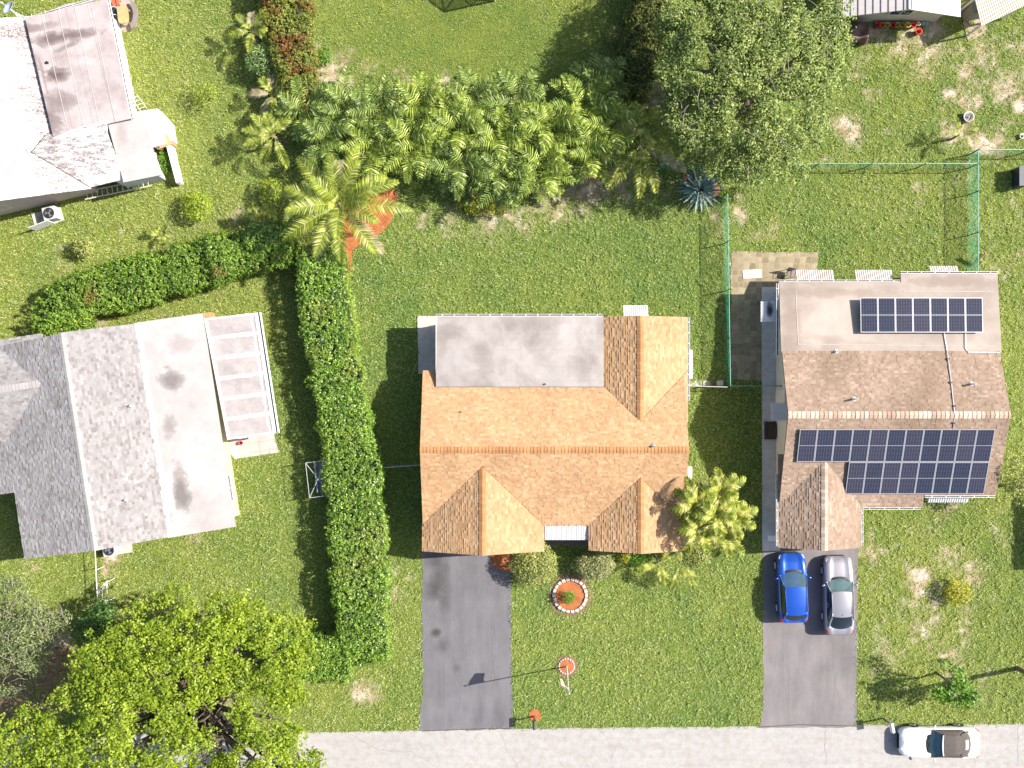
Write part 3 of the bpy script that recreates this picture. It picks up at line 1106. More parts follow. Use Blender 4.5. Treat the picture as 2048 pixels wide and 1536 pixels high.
vent_pipe(A, *g(922, 824, 3.7), 3.55, 0.25, 0.06)
vent_pipe(A, *g(1305, 892, 4.4), 4.48, 0.25, 0.06)
AWN = M_plain('white_awning_metal', (0.52, 0.52, 0.515), 0.45, var=0.05)
awning('awning', *g(1247, 634, 2.3), *g(1296, 610, 2.3), 2.45, 2.15, 'N', AWN, A)
awning('awning', *g(1090, 1040, 2.55), *g(1177, 1080, 2.5), 2.62, 2.48, 'S', AWN, A, 0.10)
awning('awning', *g(1374, 700, 2.0), *g(1385, 757, 2.0), 2.2, 1.95, 'E', AWN, A)
# front porch floor and door
mb = MB()
mb.prism([(1.62, -8.12), (4.88, -8.12), (4.88, -10.05), (1.62, -10.05)], 0, 0.14)
for k in range(14):
    yy = -8.2 - k * 0.132
    mb.box((3.25, yy, 0.147), (3.2, 0.105, 0.02))
mb.build('porch', M_plain('porch_boards', (0.10, 0.09, 0.088), 0.7, var=.2, scale=5), A)
mb = MB()
mb.box((3.2, -8.14, 1.15), (0.95, 0.06, 2.05))
d0 = mb.build('door', WHITE, A)
mb = MB()
mb.lathe([(0, -.02), (.035, 0), (.03, .05), (0, .06)], (3.52, -8.21, 1.05), 10)
mb.build('handle', ALU, d0)
mb = MB()
for k in range(4):
    mb.box((-1.7, -9.78, 0.3 + k * 0.56), (4.6, 0.05, 0.53))
mb.build('garage_door', WHITE, A)
window(A, (7.55, -9.73, 1.5), 1.7, 1.2, 0)
window(A, (10.13, 1.3, 1.5), 1.5, 1.1, PI / 2)
mb = MB()
mb.box((10.2, -7.0 + 0.0, 1.1), (0.18, 0.42, 0.6))
mb.build('meter_box', GREYMETAL, A)

# slab with bins and pool gear beside the right wall
S1 = thing('utility_slab', 'grey concrete strip along the right wall of the orange roofed house', 'slab', (10.95, -6.2, 0))
mb = MB()
mb.prism([(10.15, -5.15), (11.25, -5.15), (11.25, -6.9), (10.15, -6.9)], 0, 0.09)
mb.build('slab', PATHM, S1)
T1 = thing('tyre', 'black tyre lying on the concrete strip beside the orange roofed house', 'tyre', (10.95, -6.25, 0.09))
mb = MB()
mb.lathe([(.17, 0), (.30, 0.0), (.33, .05), (.33, .15), (.30, .2), (.17, .2), (.16, .15), (.16, .05)], (10.95, -6.25, .09), 20, close=True)
mb.build('tread', BLACKRUB, T1, True)

# ================================================================== the house with solar panels
SH_B = M_shingle('brown_shingles', [(0.0, (0.225, 0.158, 0.116)), (0.3, (0.25, 0.178, 0.132)), (0.65, (0.272, 0.196, 0.147)), (0.88, (0.295, 0.216, 0.164)), (1.0, (0.34, 0.256, 0.20))],
                 ((0.15, 0.10, 0.065), 0.35, 0.5, 0.75))
SH_BC = M_shingle('pale_ridge_shingles', [(0, (0.30, 0.21, 0.155)), (0.5, (0.41, 0.31, 0.24)), (1, (0.5, 0.4, 0.32))])
B = thing('house', 'house with brown shingle roof carrying dark solar panels', 'house', (22.5, -1.8, 0))
PB = 0.36
tl, dk, cp = MB(), MB(), []
RY, RZ = -1.79, 4.63
# rear slope down to the flat roof, front slope with a step in its eave
for (x0, x1, run, s, sd) in ((15.98, 28.85, 3.72, 1, 101), (15.98, 24.55, 5.57, -1, 102), (24.56, 28.85, 4.82, -1, 103)):
    O = (x0, RY + s * run, RZ - PB * run)
    V = (0, -s * run, PB * run)
    lv = math.hypot(run, PB * run)
    slope_tiles(tl, O, (1, 0, 0), V, x1 - x0, lv, seed=sd)
    deck(dk, O, (1, 0, 0), V, x1 - x0, lv)
cp.append(MB())
ridge_caps(cp[-1], (15.98, RY, RZ), (28.85, RY, RZ), (0, 1), PB, 0.26, 0.21, 0.05)
gable(tl, dk, cp, (18.4, -9.8), (18.4, -4.2), 2.47, 2.65, 0.41, 110)
rfB = tl.build('roof', SH_B, B)
dk.build('roof_deck', M_plain('brown_deck', (0.20, 0.14, 0.105), 0.9), rfB)
for c_ in cp:
    c_.build('ridge_cap', SH_BC, rfB)
MEM_B = M_membrane('tan_membrane', (0.34, 0.285, 0.245), (0.185, 0.140, 0.115), 0.7, 0.35, (0.6, 1.2, 1),
                   [(*g(1580, 640, 3), .6, 3.2, .55, 0), (*g(1640, 585, 3), 3.0, .35, .5, 0), (*g(1900, 562, 3), 3.5, .4, .6, 0), (*g(1660, 690, 3), .7, .6, .4, 0)])


def zfB(y):
    return 2.80 + (6.5 - y) * 0.108


mb = MB()
mb.prism3([(15.93, 6.07, zfB(6.07)), (15.93, 1.86, zfB(1.86)), (28.98, 1.86, zfB(1.86)), (28.98, 6.58, zfB(6.58)), (23.2, 6.58, zfB(6.58)), (23.2, 6.07, zfB(6.07))], 0.15)
frB = mb.build('flat_roof', MEM_B, B)
mb = MB()
for pts in ([(16.9, 5.6), (16.95, 2.35)], [(16.9, 2.36), (28.7, 2.22)], [(23.3, 5.5), (28.7, 5.5)]):
    mb.tube([(x, y, zfB(y) - 0.012) for x, y in pts], 0.035, 6)
mb.build('membrane_lap', M_plain('pale_lap', (0.365, 0.315, 0.275), .8), frB)
wl = MB()
wl.prism([(16.5, 5.75), (28.5, 5.75), (28.5, -6.35), (16.5, -6.35)], 0, 2.68)
wl.prism([(16.5, -6.36), (20.45, -6.36), (20.45, -9.4), (16.5, -9.4)], 0, 2.58)
wl.prism([(23.3, 6.3), (28.5, 6.3), (28.5, 5.76), (23.3, 5.76)], 0, 2.66)
for (x, d) in ((16.5, 1), (28.5, -1)):
    tri = [(-6.2, 2.69), (1.5, 2.69), (1.5, 3.3), (RY, RZ - 0.16)]
    b = len(wl.v)
    wl.v += [(x, y, z) for y, z in tri] + [(x + 0.15 * d, y, z) for y, z in tri]
    for f in ((0, 1, 2, 3), (7, 6, 5, 4), (0, 4, 5, 1), (1, 5, 6, 2), (2, 6, 7, 3), (3, 7, 4, 0)):
        wl.f.append([b + i for i in f])
        wl.m.append(0)
tri = [(18.4 - 2.0, 2.59), (18.4 + 2.0, 2.59), (18.4, 3.45)]
b = len(wl.v)
wl.v += [(x, -9.4, z) for x, z in tri] + [(x, -9.25, z) for x, z in tri]
for f in ((0, 1, 2), (5, 4, 3), (0, 3, 4, 1), (1, 4, 5, 2), (2, 5, 3, 0)):
    wl.f.append([b + i for i in f])
    wl.m.append(0)
wl.build('wall', OFFWHITE, B)
gutter('gutter', [(23.15, 6.1, zfB(6.07) - .08), (15.93, 6.1, zfB(6.07) - .08)], -0.12, WHITE, B, 0.8)
gutter('gutter', [(28.98, 6.61, zfB(6.58) - .08), (23.2, 6.61, zfB(6.58) - .08)], -0.12, WHITE, B, 0.9)
gutter('gutter', [(15.88, 6.0, 2.80), (15.88, 1.7, 2.82)], -0.12, WHITE, B, 0.7)
gutter('gutter', [(20.9, -9.7, 2.6), (20.9, -7.45, 2.6)], -0.12, WHITE, B, 0.7)
gutter('gutter', [(20.95, -7.4, 2.56), (24.5, -7.4, 2.56)], -0.12, WHITE, B, 0.9)
gutter('gutter', [(24.6, -6.66, 2.83), (28.8, -6.66, 2.83)], -0.12, WHITE, B, 0.9)
gutter('gutter', [(15.9, -9.7, 2.6), (15.9, -5.4, 2.6)], 0.10, WHITE, B, 0.7)
AWN_P = M_membrane('pinkish_awning', (0.56, 0.50, 0.46), (0.38, 0.27, 0.22), .6, 0.9)
awning('awning', *g(1593, 566, 2.3), *g(1665, 540, 2.1), 2.5, 2.15, 'N', AWN_P, B, 0.13)
awning('awning', *g(1711, 566, 2.3), *g(1782, 540, 2.1), 2.5, 2.15, 'N', AWN_P, B, 0.13)
awning('awning', *g(1861, 548, 2.4), *g(1914, 532, 2.2), 2.5, 2.2, 'N', AWN_P, B, 0.13)
AWN_PEEL = M_membrane('peeling_awning', (0.60, 0.60, 0.60), (0.05, 0.05, 0.06), .0, 0.9, blobs=[(*g(1538, 622, 2.2), .22, .5, 1.0, 0.1)])
awning('awning', *g(1560, 643, 2.4), *g(1523, 602, 2.4), 2.55, 2.2, 'W', AWN_PEEL, B, 0.13, 'white awning with dark peeling paint')
awning('awning', *g(1578, 841, 2.4), *g(1543, 806, 2.4), 2.55, 2.25, 'W', AWN, B, 0.12)
awning('awning', *g(1858, 990, 2.4), *g(1936, 1005, 2.3), 2.5, 2.25, 'S', AWN, B, 0.14)
mb = MB()
mb.box((18.4, -9.43, 1.12), (3.6, 0.05, 2.2))
mb.build('garage_door', WHITE, B)
mb = MB()
mb.box((18.4, -9.62, 0.05), (4.9, 0.32, 0.1))
mb.build('door_sill', WHITE, B)
mb = MB()
mb.box((16.46, -0.8, 1.15), (0.05, 0.9, 2.05))
d0 = mb.build('door', WHITE, B)
mb = MB()
mb.lathe([(0, -.02), (.035, 0), (.03, .05), (0, .06)], (16.42, -1.15, 1.05), 10)
mb.build('handle', ALU, d0)
window(B, (16.47, 4.0, 1.5), 1.1, 1.1, -PI / 2)
window(B, (16.47, -5.0, 1.5), 0.9, 1.0, -PI / 2)
window(B, (27.0, -6.38, 1.5), 1.6, 1.1, 0)
for (px, py, z, h) in ((1672, 703, 3.3, .25), (1707, 798, 4.25, .6), (1942, 768, 3.95, .55)):
    x, y = g(px, py, z)
    zz = RZ - PB * abs(y - RY) if y < 1.8 else zfB(y)
    vent_pipe(B, x, y, zz, h, 0.06, WHITE)
mb = MB()


def on_roofB(px, py):
    z = 3.6
    for _ in range(6):
        x, y = g(px, py, z)
        z = (RZ - PB * abs(y - RY)) if y < 1.88 else zfB(y)
        z += 0.06
    return (x, y, z)


mb.tube([on_roofB(*p) for p in ((1888, 664), (1894, 700), (1902, 760), (1909, 826), (1907, 855))], 0.03, 6)
mb.tube([on_roofB(*p) for p in ((1931, 664), (1931, 695), (1936, 704), (1999, 705))], 0.025, 6)
mb.build('conduit', ALU, B)
mb = MB()
for p in ((1896, 718), (1902, 765), (1909, 812), (1908, 846)):
    q = on_roofB(*p)
    mb.box((q[0], q[1], q[2]), (.16, .10, .09))
mb.build('conduit_clamp', DARKMETAL, B)
mb = MB()
mb.prism([(15.75, -2.35), (16.42, -2.35), (16.42, -3.45), (15.75, -3.45)], 0.06, 0.2)
mb.prism([(16.0, -2.45), (16.42, -2.45), (16.42, -3.35), (16.0, -3.35)], 0.19, 0.36)
single('door_step', mb, WOODDARK, 'dark brown wooden step on the path below the small white awning', 'step', (16.0, -2.9, 0.06))

# ---- solar panels
PANEL = None


def make_panel():
    root = thing('solar_panel', None, 'solar panel')
    mb = MB()
    W_, H_ = 1.012, 2.06
    for (x, y, a, b) in ((0, H_ / 2 - .02, W_, .04), (0, -H_ / 2 + .02, W_, .04), (-W_ / 2 + .018, 0, .036, H_ - .08), (W_ / 2 - .018, 0, .036, H_ - .08)):
        mb.box((x, y, 0), (a, b, .045))
    mb.box((0, 0, .002), (W_ - .073, .026, .042))
    mb.build('frame', ALU_P, root, local=True)
    mb = MB()
    mb.box((0, 0, -.002), (W_ - .05, H_ - .05, .03))
    mb.build('cell_sheet', CELLS, root, local=True)
    mb = MB()
    for x in (-.3, .3):
        mb.box((x, 0, -.06), (.04, H_ * .98, .04))
    mb.build('rail', GREYMETAL, root, local=True)
    return root


def M_cells():
    t = NT('solar_cells')
    b = t.n('ShaderNodeTexBrick')
    b.offset = 0
    t.set(b.inputs['Vector'], t.mapping(t.coord('Object'), (1, 1, 1), (0, 0, 0), (0.48, 1.015, 0)))
    t.set(b.inputs['Color1'], (0.010, 0.012, 0.022))
    t.set(b.inputs['Color2'], (0.015, 0.018, 0.032))
    t.set(b.inputs['Mortar'], (0.095, 0.095, 0.115))
    b.inputs['Scale'].default_value = 1
    b.inputs['Brick Width'].default_value = 0.16
    b.inputs['Row Height'].default_value = 0.0845
    b.inputs['Mortar Size'].default_value = 0.0075
    oi = t.n('ShaderNodeObjectInfo').outputs['Random']
    col = t.mix(1, b.outputs[0], t.ramp(oi, [(0, (0.8, 0.85, 1.0)), (1, (1.3, 1.15, 1.2))]), 'MULTIPLY')
    return t.done(t.principled(col, 0.12, 0, 0.5))


ALU_P = M_plain('panel_frame', (0.36, 0.36, 0.38), 0.4, 0.3, var=0.03)
CELLS = M_cells()
panel0 = make_panel()
ORD = ['first', 'second', 'third', 'fourth', 'fifth', 'sixth', 'seventh', 'eighth', 'ninth', 'tenth', 'eleventh']
used_panel = False
for arr, n in (('flat', 7), ('upper', 11), ('lower', 8)):
    for k in range(n):
        p = panel0 if not used_panel else copy_tree(panel0)
        used_panel = True
        if arr == 'flat':
            x, y, z, rx = 20.56 + 1.033 * (k + .5), 4.07, zfB(4.07) + 0.38, math.radians(-2)
            lab = 'solar panel in the single row on the flat roof, %s from left' % ORD[k]
            gr = 'solar panels on the flat roof'
        else:
            if arr == 'upper':
                x, yh = 16.69 + 1.029 * (k + .5), -2.62
                lab = 'solar panel in the upper row on the front slope, %s from left' % ORD[k]
            else:
                x, yh = 16.69 + 1.029 * (k + 3.5), -2.62 - 1.965
                lab = 'solar panel in the lower row on the front slope, %s from left' % ORD[k]
            gr = 'solar panels on the front roof slope'
            y = yh - 0.97
            z = RZ - PB * abs(y - RY) + 0.17
            rx = math.atan(PB)
        p.location = (x, y, z)
        p.rotation_euler = (rx, 0, 0)
        tag(p, lab, 'solar panel', gr)

# ================================================================== the house with grey shingles (turned)
SH_C = M_shingle('grey_shingles', [(0.0, (0.185, 0.165, 0.155)), (0.2, (0.22, 0.202, 0.195)), (0.4, (0.245, 0.229, 0.226)), (0.85, (0.265, 0.25, 0.249)), (1.0, (0.295, 0.28, 0.28))])
SH_CC = M_shingle('pale_grey_ridge', [(0, (0.28, 0.26, 0.25)), (1, (0.33, 0.31, 0.30))])
CT = Vector((-26.1, 2.98))
CB = Vector((-24.13, -9.65))
cu = Vector((0.9881, 0.1541))
cv = Vector((-0.1541, 0.9881))


def C3(u, v, z):
    p = CB + cu * u + cv * v
    return (p.x, p.y, z)


LC = 12.78
C = thing('house', 'house with grey shingle roof and white flat rear roof, set at a slant', 'house', (*(CB + cv * 6.4), 0))
PC = 0.345
RZC = 4.6
tl, dk, cp = MB(), MB(), []
U3 = (cv.x, cv.y, 0)
for (u0, v0, run, s, L, sd) in ((0, 0, 3.86, 1, LC, 201), (0, 0, 4.95, -1, LC - 0.05, 202)):
    O = C3(s * run, v0, RZC - PC * run)
    V = (-cu.x * s * run, -cu.y * s * run, PC * run)
    lv = math.hypot(run, PC * run)
    slope_tiles(tl, O, U3, V, L, lv, seed=sd, exp=0.145, tab=(0.14, 0.30))
    deck(dk, O, U3, V, L, lv)
cp.append(MB())
ridge_caps(cp[-1], C3(0, 0, RZC), C3(0, LC, RZC), cu, PC, 0.22, 0.2, 0.035)
# a strip of lower eave on the west side and the west-facing wing
O = C3(-6.6, 4.0, RZC - PC * 6.6)
slope_tiles(tl, O, U3, (cu.x * 1.66, cu.y * 1.66, PC * 1.66), 8.4, math.hypot(1.66, 1.66 * PC), seed=205, exp=0.145)
deck(dk, O, U3, (cu.x * 1.66, cu.y * 1.66, PC * 1.66), 8.4, math.hypot(1.66, 1.66 * PC))
WV = 10.1
wp0 = CB + cu * (-1.9) + cv * WV
wp1 = CB + cu * (-9.0) + cv * WV
gable(tl, dk, cp, wp1, wp0, 3.0, RZC - PC * 1.9 - 0.35 * 3.0, 0.35, 220)
rfC = tl.build('roof', SH_C, C)
dk.build('roof_deck', M_plain('grey_deck', (0.27, 0.25, 0.245), 0.9), rfC)
for c_ in cp:
    c_.build('ridge_cap', SH_CC, rfC)
MEM_C = M_membrane('white_membrane', (0.365, 0.33, 0.32), (0.12, 0.108, 0.103), 0.22, 0.4, (1, 1, 1),
                   [(*g(345, 760, 3), .95, .75, .85, 0.1), (*g(340, 850, 3), .5, .8, .6, 0.15), (*g(362, 975, 3), .55, 1.5, .9, .15), (*g(338, 1030, 3), .3, .9, .5, .15), (*g(360, 690, 3), .8, .7, .35, 0)])


def zfC(u):
    return RZC - PC * 3.82 - (u - 3.82) * 0.11


mb = MB()
mb.prism3([C3(3.80, -0.05, zfC(3.8)), C3(7.72, -0.05, zfC(7.72)), C3(7.72, LC + .05, zfC(7.72)), C3(3.80, LC + .05, zfC(3.8))], 0.15)
frC = mb.build('flat_roof', MEM_C, C)
mb = MB()
mb.prism3([C3(3.80, -0.02, zfC(3.8) + .02), C3(4.12, -0.02, zfC(4.1) + .01), C3(4.12, LC + .02, zfC(4.1) + .01), C3(3.80, LC + .02, zfC(3.8) + .02)], 0.04)
mb.build('flashing_strip', M_plain('white_strip', (0.44, 0.415, 0.405), .7), frC)
wl = MB()
wl.prism([C3(-4.5, .4, 0)[:2], C3(7.27, .4, 0)[:2], C3(7.27, LC - .4, 0)[:2], C3(-4.5, LC - .4, 0)[:2]], 0, 2.62)
for v, d in ((.4, 1), (LC - .4, -1)):
    t4 = [(-4.4, 2.63), (5.5, 2.63), (3.5, 3.2), (0, RZC - 0.17)]
    b = len(wl.v)
    wl.v += [C3(u, v, z) for u, z in t4] + [C3(u, v + .15 * d, z) for u, z in t4]
    for f in ((0, 1, 2, 3), (7, 6, 5, 4), (0, 4, 5, 1), (1, 5, 6, 2), (2, 6, 7, 3), (3, 7, 4, 0)):
        wl.f.append([b + i for i in f])
        wl.m.append(0)
wl.prism([C3(-8.8, WV - 2.6, 0)[:2], C3(-4.52, WV - 2.6, 0)[:2], C3(-4.52, WV + 2.1, 0)[:2], C3(-8.8, WV + 2.1, 0)[:2]], 0, 2.6)
wl.build('wall', CREAM, C)
window(C, C3(7.3, 2.2, 1.5), 1.6, 1.1, PI / 2 + math.atan2(cu.y, cu.x))
x, y, z = C3(1.9, 2.6, RZC - PC * 1.9)
vent_pipe(C, x, y, z, .2, .05)
x, y, z = C3(2.9, 8.0, RZC - PC * 2.9)
vent_pipe(C, x, y, z, .2, .05)
# patio cover of six panels
PCOV = M_membrane('patio_cover_sheet', (0.315, 0.283, 0.276), (0.20, 0.17, 0.163), .65, 1.1, (1, 1, 1), rot=0.15)
P0 = [g3(408, 637, 2.75), g3(516, 625, 2.45), g3(553, 866, 2.45), g3(455, 880, 2.75)]
PCV = tag(bpy.data.objects.new('patio_cover', None), None, None)
COL.objects.link(PCV)
PCV.parent = C
PCV.location = Vector(P0[0]) - C.location


def bil(s, t, dz=0.0):
    a = Vector(P0[0]).lerp(Vector(P0[1]), s)
    b = Vector(P0[3]).lerp(Vector(P0[2]), s)
    q = a.lerp(b, t)
    return (q.x, q.y, q.z + dz)


mb = MB()
mb.prism3([bil(0, 0), bil(0, 1), bil(1, 1), bil(1, 0)], 0.08)
mb.build('sheet', PCOV, PCV)
mb = MB()
WSEAM = M_plain('white_seam', (0.46, 0.44, 0.43), .6, var=.12, scale=4)
rj = random.Random(9)
for k in range(7):
    t0 = k / 6
    wd_ = 0.016
    for j in range(10):
        s0, s1 = j / 10, (j + 1) / 10
        jj = [rj.uniform(-.004, .004) for _ in range(4)]
        ta, tb = max(0, t0 - wd_), min(1, t0 + wd_)
        mb.prism3([bil(s0, ta + jj[0], .03), bil(s0, tb + jj[1], .03), bil(s1, tb + jj[2], .03), bil(s1, ta + jj[3], .03)], 0.05)
mb.prism3([bil(0, 0, .035), bil(0, 1, .035), bil(.06, 1, .035), bil(.06, 0, .035)], 0.05)
mb.prism3([bil(.93, 0, .035), bil(.93, 1, .035), bil(1, 1, .035), bil(1, 0, .035)], 0.05)
mb.build('seam', WSEAM, PCV)
mb = MB()
for k in range(6):
    for j in range(5):
        c = bil(.86 + .012 * rj.uniform(-1, 1), (k + .17 + j * .16) / 6, .004)
        mb.lathe([(0, c[2] + .012), (.085, c[2] + .01), (.095, c[2])], (c[0], c[1], 0), 8)
mb.build('sealant_patch', WSEAM, PCV)
a, b = Vector(bil(1.0, 0)), Vector(bil(1.0, 1))
mb = MB()
mb.tube([a + Vector((.03, 0, -.02)), b + Vector((.03, 0, -.02))], 0.05, 6)
mb.build('gutter_channel', DARKMETAL, PCV)
a2, b2 = a + Vector((.12, .02, -.03)), b + Vector((.12, .02, -.03))
mb = MB()
mb.tube([a2, b2], 0.06, 6)
for t in (0.02, .35, .66, .98):
    q = a2.lerp(b2, t) - Vector((.55, .08, 0))
    mb.box((q.x, q.y, q.z / 2 - .04), (.09, .09, q.z))
mb.build('post', WHITE, PCV)

# ================================================================== white roofed house, top left of the plot
def M_whiteroof():
    t = NT('dirty_white_tiles')
    p = t.pos()
    an = -math.atan2(0.233, 0.972)
    b = t.n('ShaderNodeTexBrick')
    t.set(b.inputs['Vector'], t.mapping(p, (1, 1, 1), (0, 0, an)))
    t.set(b.inputs['Color1'], (1, 1, 1))
    t.set(b.inputs['Color2'], (0.96, 0.95, 0.95))
    t.set(b.inputs['Mortar'], (0.80, 0.74, 0.72))
    b.inputs['Scale'].default_value = 1
    b.inputs['Brick Width'].default_value = 0.6
    b.inputs['Row Height'].default_value = 0.33
    b.inputs['Mortar Size'].default_value = 0.018
    a = t.noise(t.mapping(p, (0.9, 3.4, 1), (0, 0, an)), 1.6, 6, 0.7)
    big = t.noise(p, 0.28, 3)
    sp = t.n('ShaderNodeSeparateXYZ')
    t.set(sp.inputs[0], t.mapping(p, (1, 1, 1), (0, 0, an)))
    # grime collects beside the metal roof
    band = t.ramp(t.math('MULTIPLY', t.math('ADD', sp.outputs[0], 26.4), 0.25), [(0.0, 0.0), (0.45, 0.02), (0.75, 0.13), (0.87, 0.17), (0.90, 0.10), (1.0, 0.09)])
    sy = t.n('ShaderNodeSeparateXYZ')
    t.set(sy.inputs[0], p)
    top = t.ramp(t.math('MULTIPLY', t.math('SUBTRACT', sy.outputs[1], 18.5), 0.3), [(0.35, 0.0), (0.6, 0.17), (0.75, 0.17), (0.8, 0.0)])
    f = t.math('ADD', t.math('ADD', a, top), t.math('ADD', band, t.math('MULTIPLY', t.math('SUBTRACT', big, 0.5), 0.5)))
    d = t.ramp(f, [(0.565, 0.0), (0.63, 0.75), (0.78, 1.0)])
    d2 = t.math('MULTIPLY', d, t.ramp(t.noise(p, 9, 3, .7), [(0.35, .25), (0.6, 1)]))
    col = t.mix(1, (0.54, 0.52, 0.51), b.outputs[0], 'MULTIPLY')
    col = t.mix(d2, col, (0.115, 0.08, 0.076))
    return t.done(t.principled(col, 0.75, 0, 0.2))


da = Vector((0.233, -0.972))      # down the picture
db = Vector((0.972, 0.233))       # to the right
D0 = Vector(g(180, 374, 2.7))     # corner where wing eave meets main eave


def D3(b, a, z):
    p = D0 + db * b + da * a
    return (p.x, p.y, z)


WROOF = M_whiteroof()
D = thing('house', 'house with dirty white roof and stained pinkish metal rear roof', 'house', D3(-4, -6, 0))
PD = 0.41
mb = MB()
mb.prism3([D3(0, .1, 2.7), D3(0, -10.6, 2.7), D3(-8, -10.6, 2.7 + 8 * PD), D3(-8, .1, 2.7 + 8 * PD)], 0.14)
mb.prism3([D3(-8, .1, 2.7 + 8 * PD), D3(-8, -10.6, 2.7 + 8 * PD), D3(-16, -10.6, 2.7), D3(-16, .1, 2.7)], 0.14)
# wing to the right: ridge along b
rw = 2.5
zw = 2.7 + rw * PD
mb.prism3([D3(-rw - .05, -rw, zw), D3(2.1, -rw, zw), D3(2.1, .02, 2.71), D3(-.03, .02, 2.71)], 0.10)
mb.prism3([D3(-rw - .05, -rw, zw), D3(2.1, -rw, zw), D3(2.1, -3.4, zw - .9 * PD), D3(-rw + .85, -3.4, zw - .9 * PD)], 0.10)
rfD = mb.build('roof', WROOF, D)
mb = MB()
mb.tube([D3(-rw, -rw, zw + .015), D3(0, 0, 2.73)], 0.022, 5)
mb.tube([D3(-rw, -rw, zw + .015), D3(-1.6, -3.4, zw - .9 * PD + .02)], 0.022, 5)
mb.build('valley_flashing', DARKMETAL, rfD)
MEM_D = M_membrane('metal_pan_roof', (0.335, 0.292, 0.288), (0.085, 0.058, 0.056), 0.42, 0.6, (1, 1, 1),
                   [(*g(62, 110, 3), .45, 4.8, .7, .23), (*g(125, 78, 3), 2.6, .45, .85, .2), (*g(122, 155, 3), .95, .6, .95, .3), (*g(120, 205, 3), 1.3, .9, .6, .2), (*g(95, 255, 3), 1.2, 1.1, .9, -.5), (*g(80, 60, 3), 1.2, .3, .6, .2), (*g(95, 160, 3), .12, 1.6, .5, .23), (*g(140, 95, 3), .9, .2, .6, .5), (*g(85, 190, 3), .3, 2.5, .5, .23)],
                   seams=(-math.atan2(0.233, 0.972), 1.22, 0.32, 0.022))
Mq = [g3(50, 36, 3.5), g3(214, -3, 2.95), g3(262, 237, 2.95), g3(106, 273, 3.5)]
mb = MB()
mb.prism3(Mq, 0.12)
frD = mb.build('metal_roof', MEM_D, D)
Mv = [Vector(q) for q in Mq]


def dseam(s):
    a = Mv[0].lerp(Mv[1], s)
    b = Mv[3].lerp(Mv[2], s)
    return [a + Vector((0, 0, .012)), b + Vector((0, 0, .012))]


mb = MB()
for s in (0.20, .40, .60, .80):
    mb.tube(dseam(s), 0.018, 4)
mb.build('roof_seam', M_plain('seam_grey', (0.33, 0.295, 0.29), .6), frD)
gutter('gutter', [tuple(Mv[2] + Vector((0, 0, -.06))), tuple(Mv[1] + Vector((0, 0, -.06)))], -0.12, WHITE, D, 0.9)
gutter('gutter', [tuple(Mv[1] + Vector((0, .03, -.06))), tuple(Mv[0] + Vector((0, .03, -.06)))], -0.12, WHITE, D, 0.9)
x, y, z = g3(95, 126, 3.4)
vent_pipe(D, x, y, 3.35, .2, .07, DARKMETAL)
MEM_D2 = M_membrane('small_flat_roof', (0.33, 0.298, 0.29), (0.22, 0.185, 0.18), .3, .7, blobs=[(*g(240, 262, 2.9), .45, 1.2, .7, .2)])
mb = MB()
mb.prism3([g3(214, 242, 2.92), g3(281, 221, 2.5), g3(322, 350, 2.5), g3(247, 365, 2.92)], 0.14)
mb.build('flat_roof', MEM_D2, D)
mb = MB()
mb.prism3([g3(281, 222, 1.7), g3(315, 217, 1.6), g3(330, 288, 1.6), g3(300, 296, 1.7)], 0.12)
mb.build('flat_roof', M_plain('chalky_white', (0.50, 0.44, 0.39), .8, var=.15), D)
wl = MB()
wl.prism([D3(-15.5, -.35, 0)[:2], D3(-.5, -.35, 0)[:2], D3(-.5, -10.2, 0)[:2], D3(-15.5, -10.2, 0)[:2]], 0, 2.6)
t3 = [(-15.3, 2.61), (-.6, 2.61), (-8, 2.61 + 7.3 * PD)]
b = len(wl.v)
wl.v += [D3(u, -.35, z) for u, z in t3] + [D3(u, -.5, z) for u, z in t3]
for f in ((0, 1, 2), (5, 4, 3), (0, 3, 4, 1), (1, 4, 5, 2), (2, 5, 3, 0)):
    wl.f.append([b + i for i in f])
    wl.m.append(0)
wl.build('wall', PEACH, D)
wl = MB()
wl.prism([g(110, 258, 2.8), g(246, 230, 2.8), g(203, 14, 2.8), g(60, 50, 2.8)], 0, 2.8)
wl.prism([g(200, 262, 2.4), g(270, 245, 2.4), g(306, 345, 2.4), g(225, 360, 2.4)], 0, 2.4)
wl.prism([g(284, 226, 1.5), g(313, 221, 1.5), g(327, 284, 1.5), g(302, 290, 1.5)], 0, 1.5)
wl.build('rear_wall', M_plain('bright_white_wall', (0.60, 0.58, 0.56), .8, var=.08), D)
x, y, z = D3(-6.2, -.38, 1.55)
window(D, (x, y, z), 1.3, .95, math.atan2(db.y, db.x))
x, y, z = D3(-1.0, -.38, 1.55)
window(D, (x, y, z), .8, .95, math.atan2(db.y, db.x))

# ================================================================== house with standing-seam roof, top right
E = thing('house', 'house with white standing seam metal roof and tan gable wall', 'house', (23.3, 26, 0))
PE = 0.34
EXC, EHW = 23.3, 3.52
zE = 2.7 + PE * EHW
mb = MB()
YF = 21.95
mb.prism3([(EXC - EHW, YF, 2.7), (EXC, YF, zE), (EXC, YF + 8, zE), (EXC - EHW, YF + 8, 2.7)], 0.1)
mb.prism3([(EXC + EHW, YF, 2.7), (EXC, YF, zE), (EXC, YF + 8, zE), (EXC + EHW, YF + 8, 2.7)], 0.1)
rfE = mb.build('roof', M_plain('white_metal_roof', (0.52, 0.47, 0.455), .5, .0, var=.06), E)
mb = MB()
for k in range(9):
    x = EXC - EHW + .42 + k * .40
    z = 2.7 + PE * (x - EXC + EHW)
    mb.box((x, YF + 4, z + .012), (.035, 8, .03))
mb.build('standing_seam', M_plain('dark_seam', (0.06, 0.06, 0.06), .5), rfE)
mb = MB()
mb.box((EXC, YF + 4, zE + .02), (.16, 8, .05))
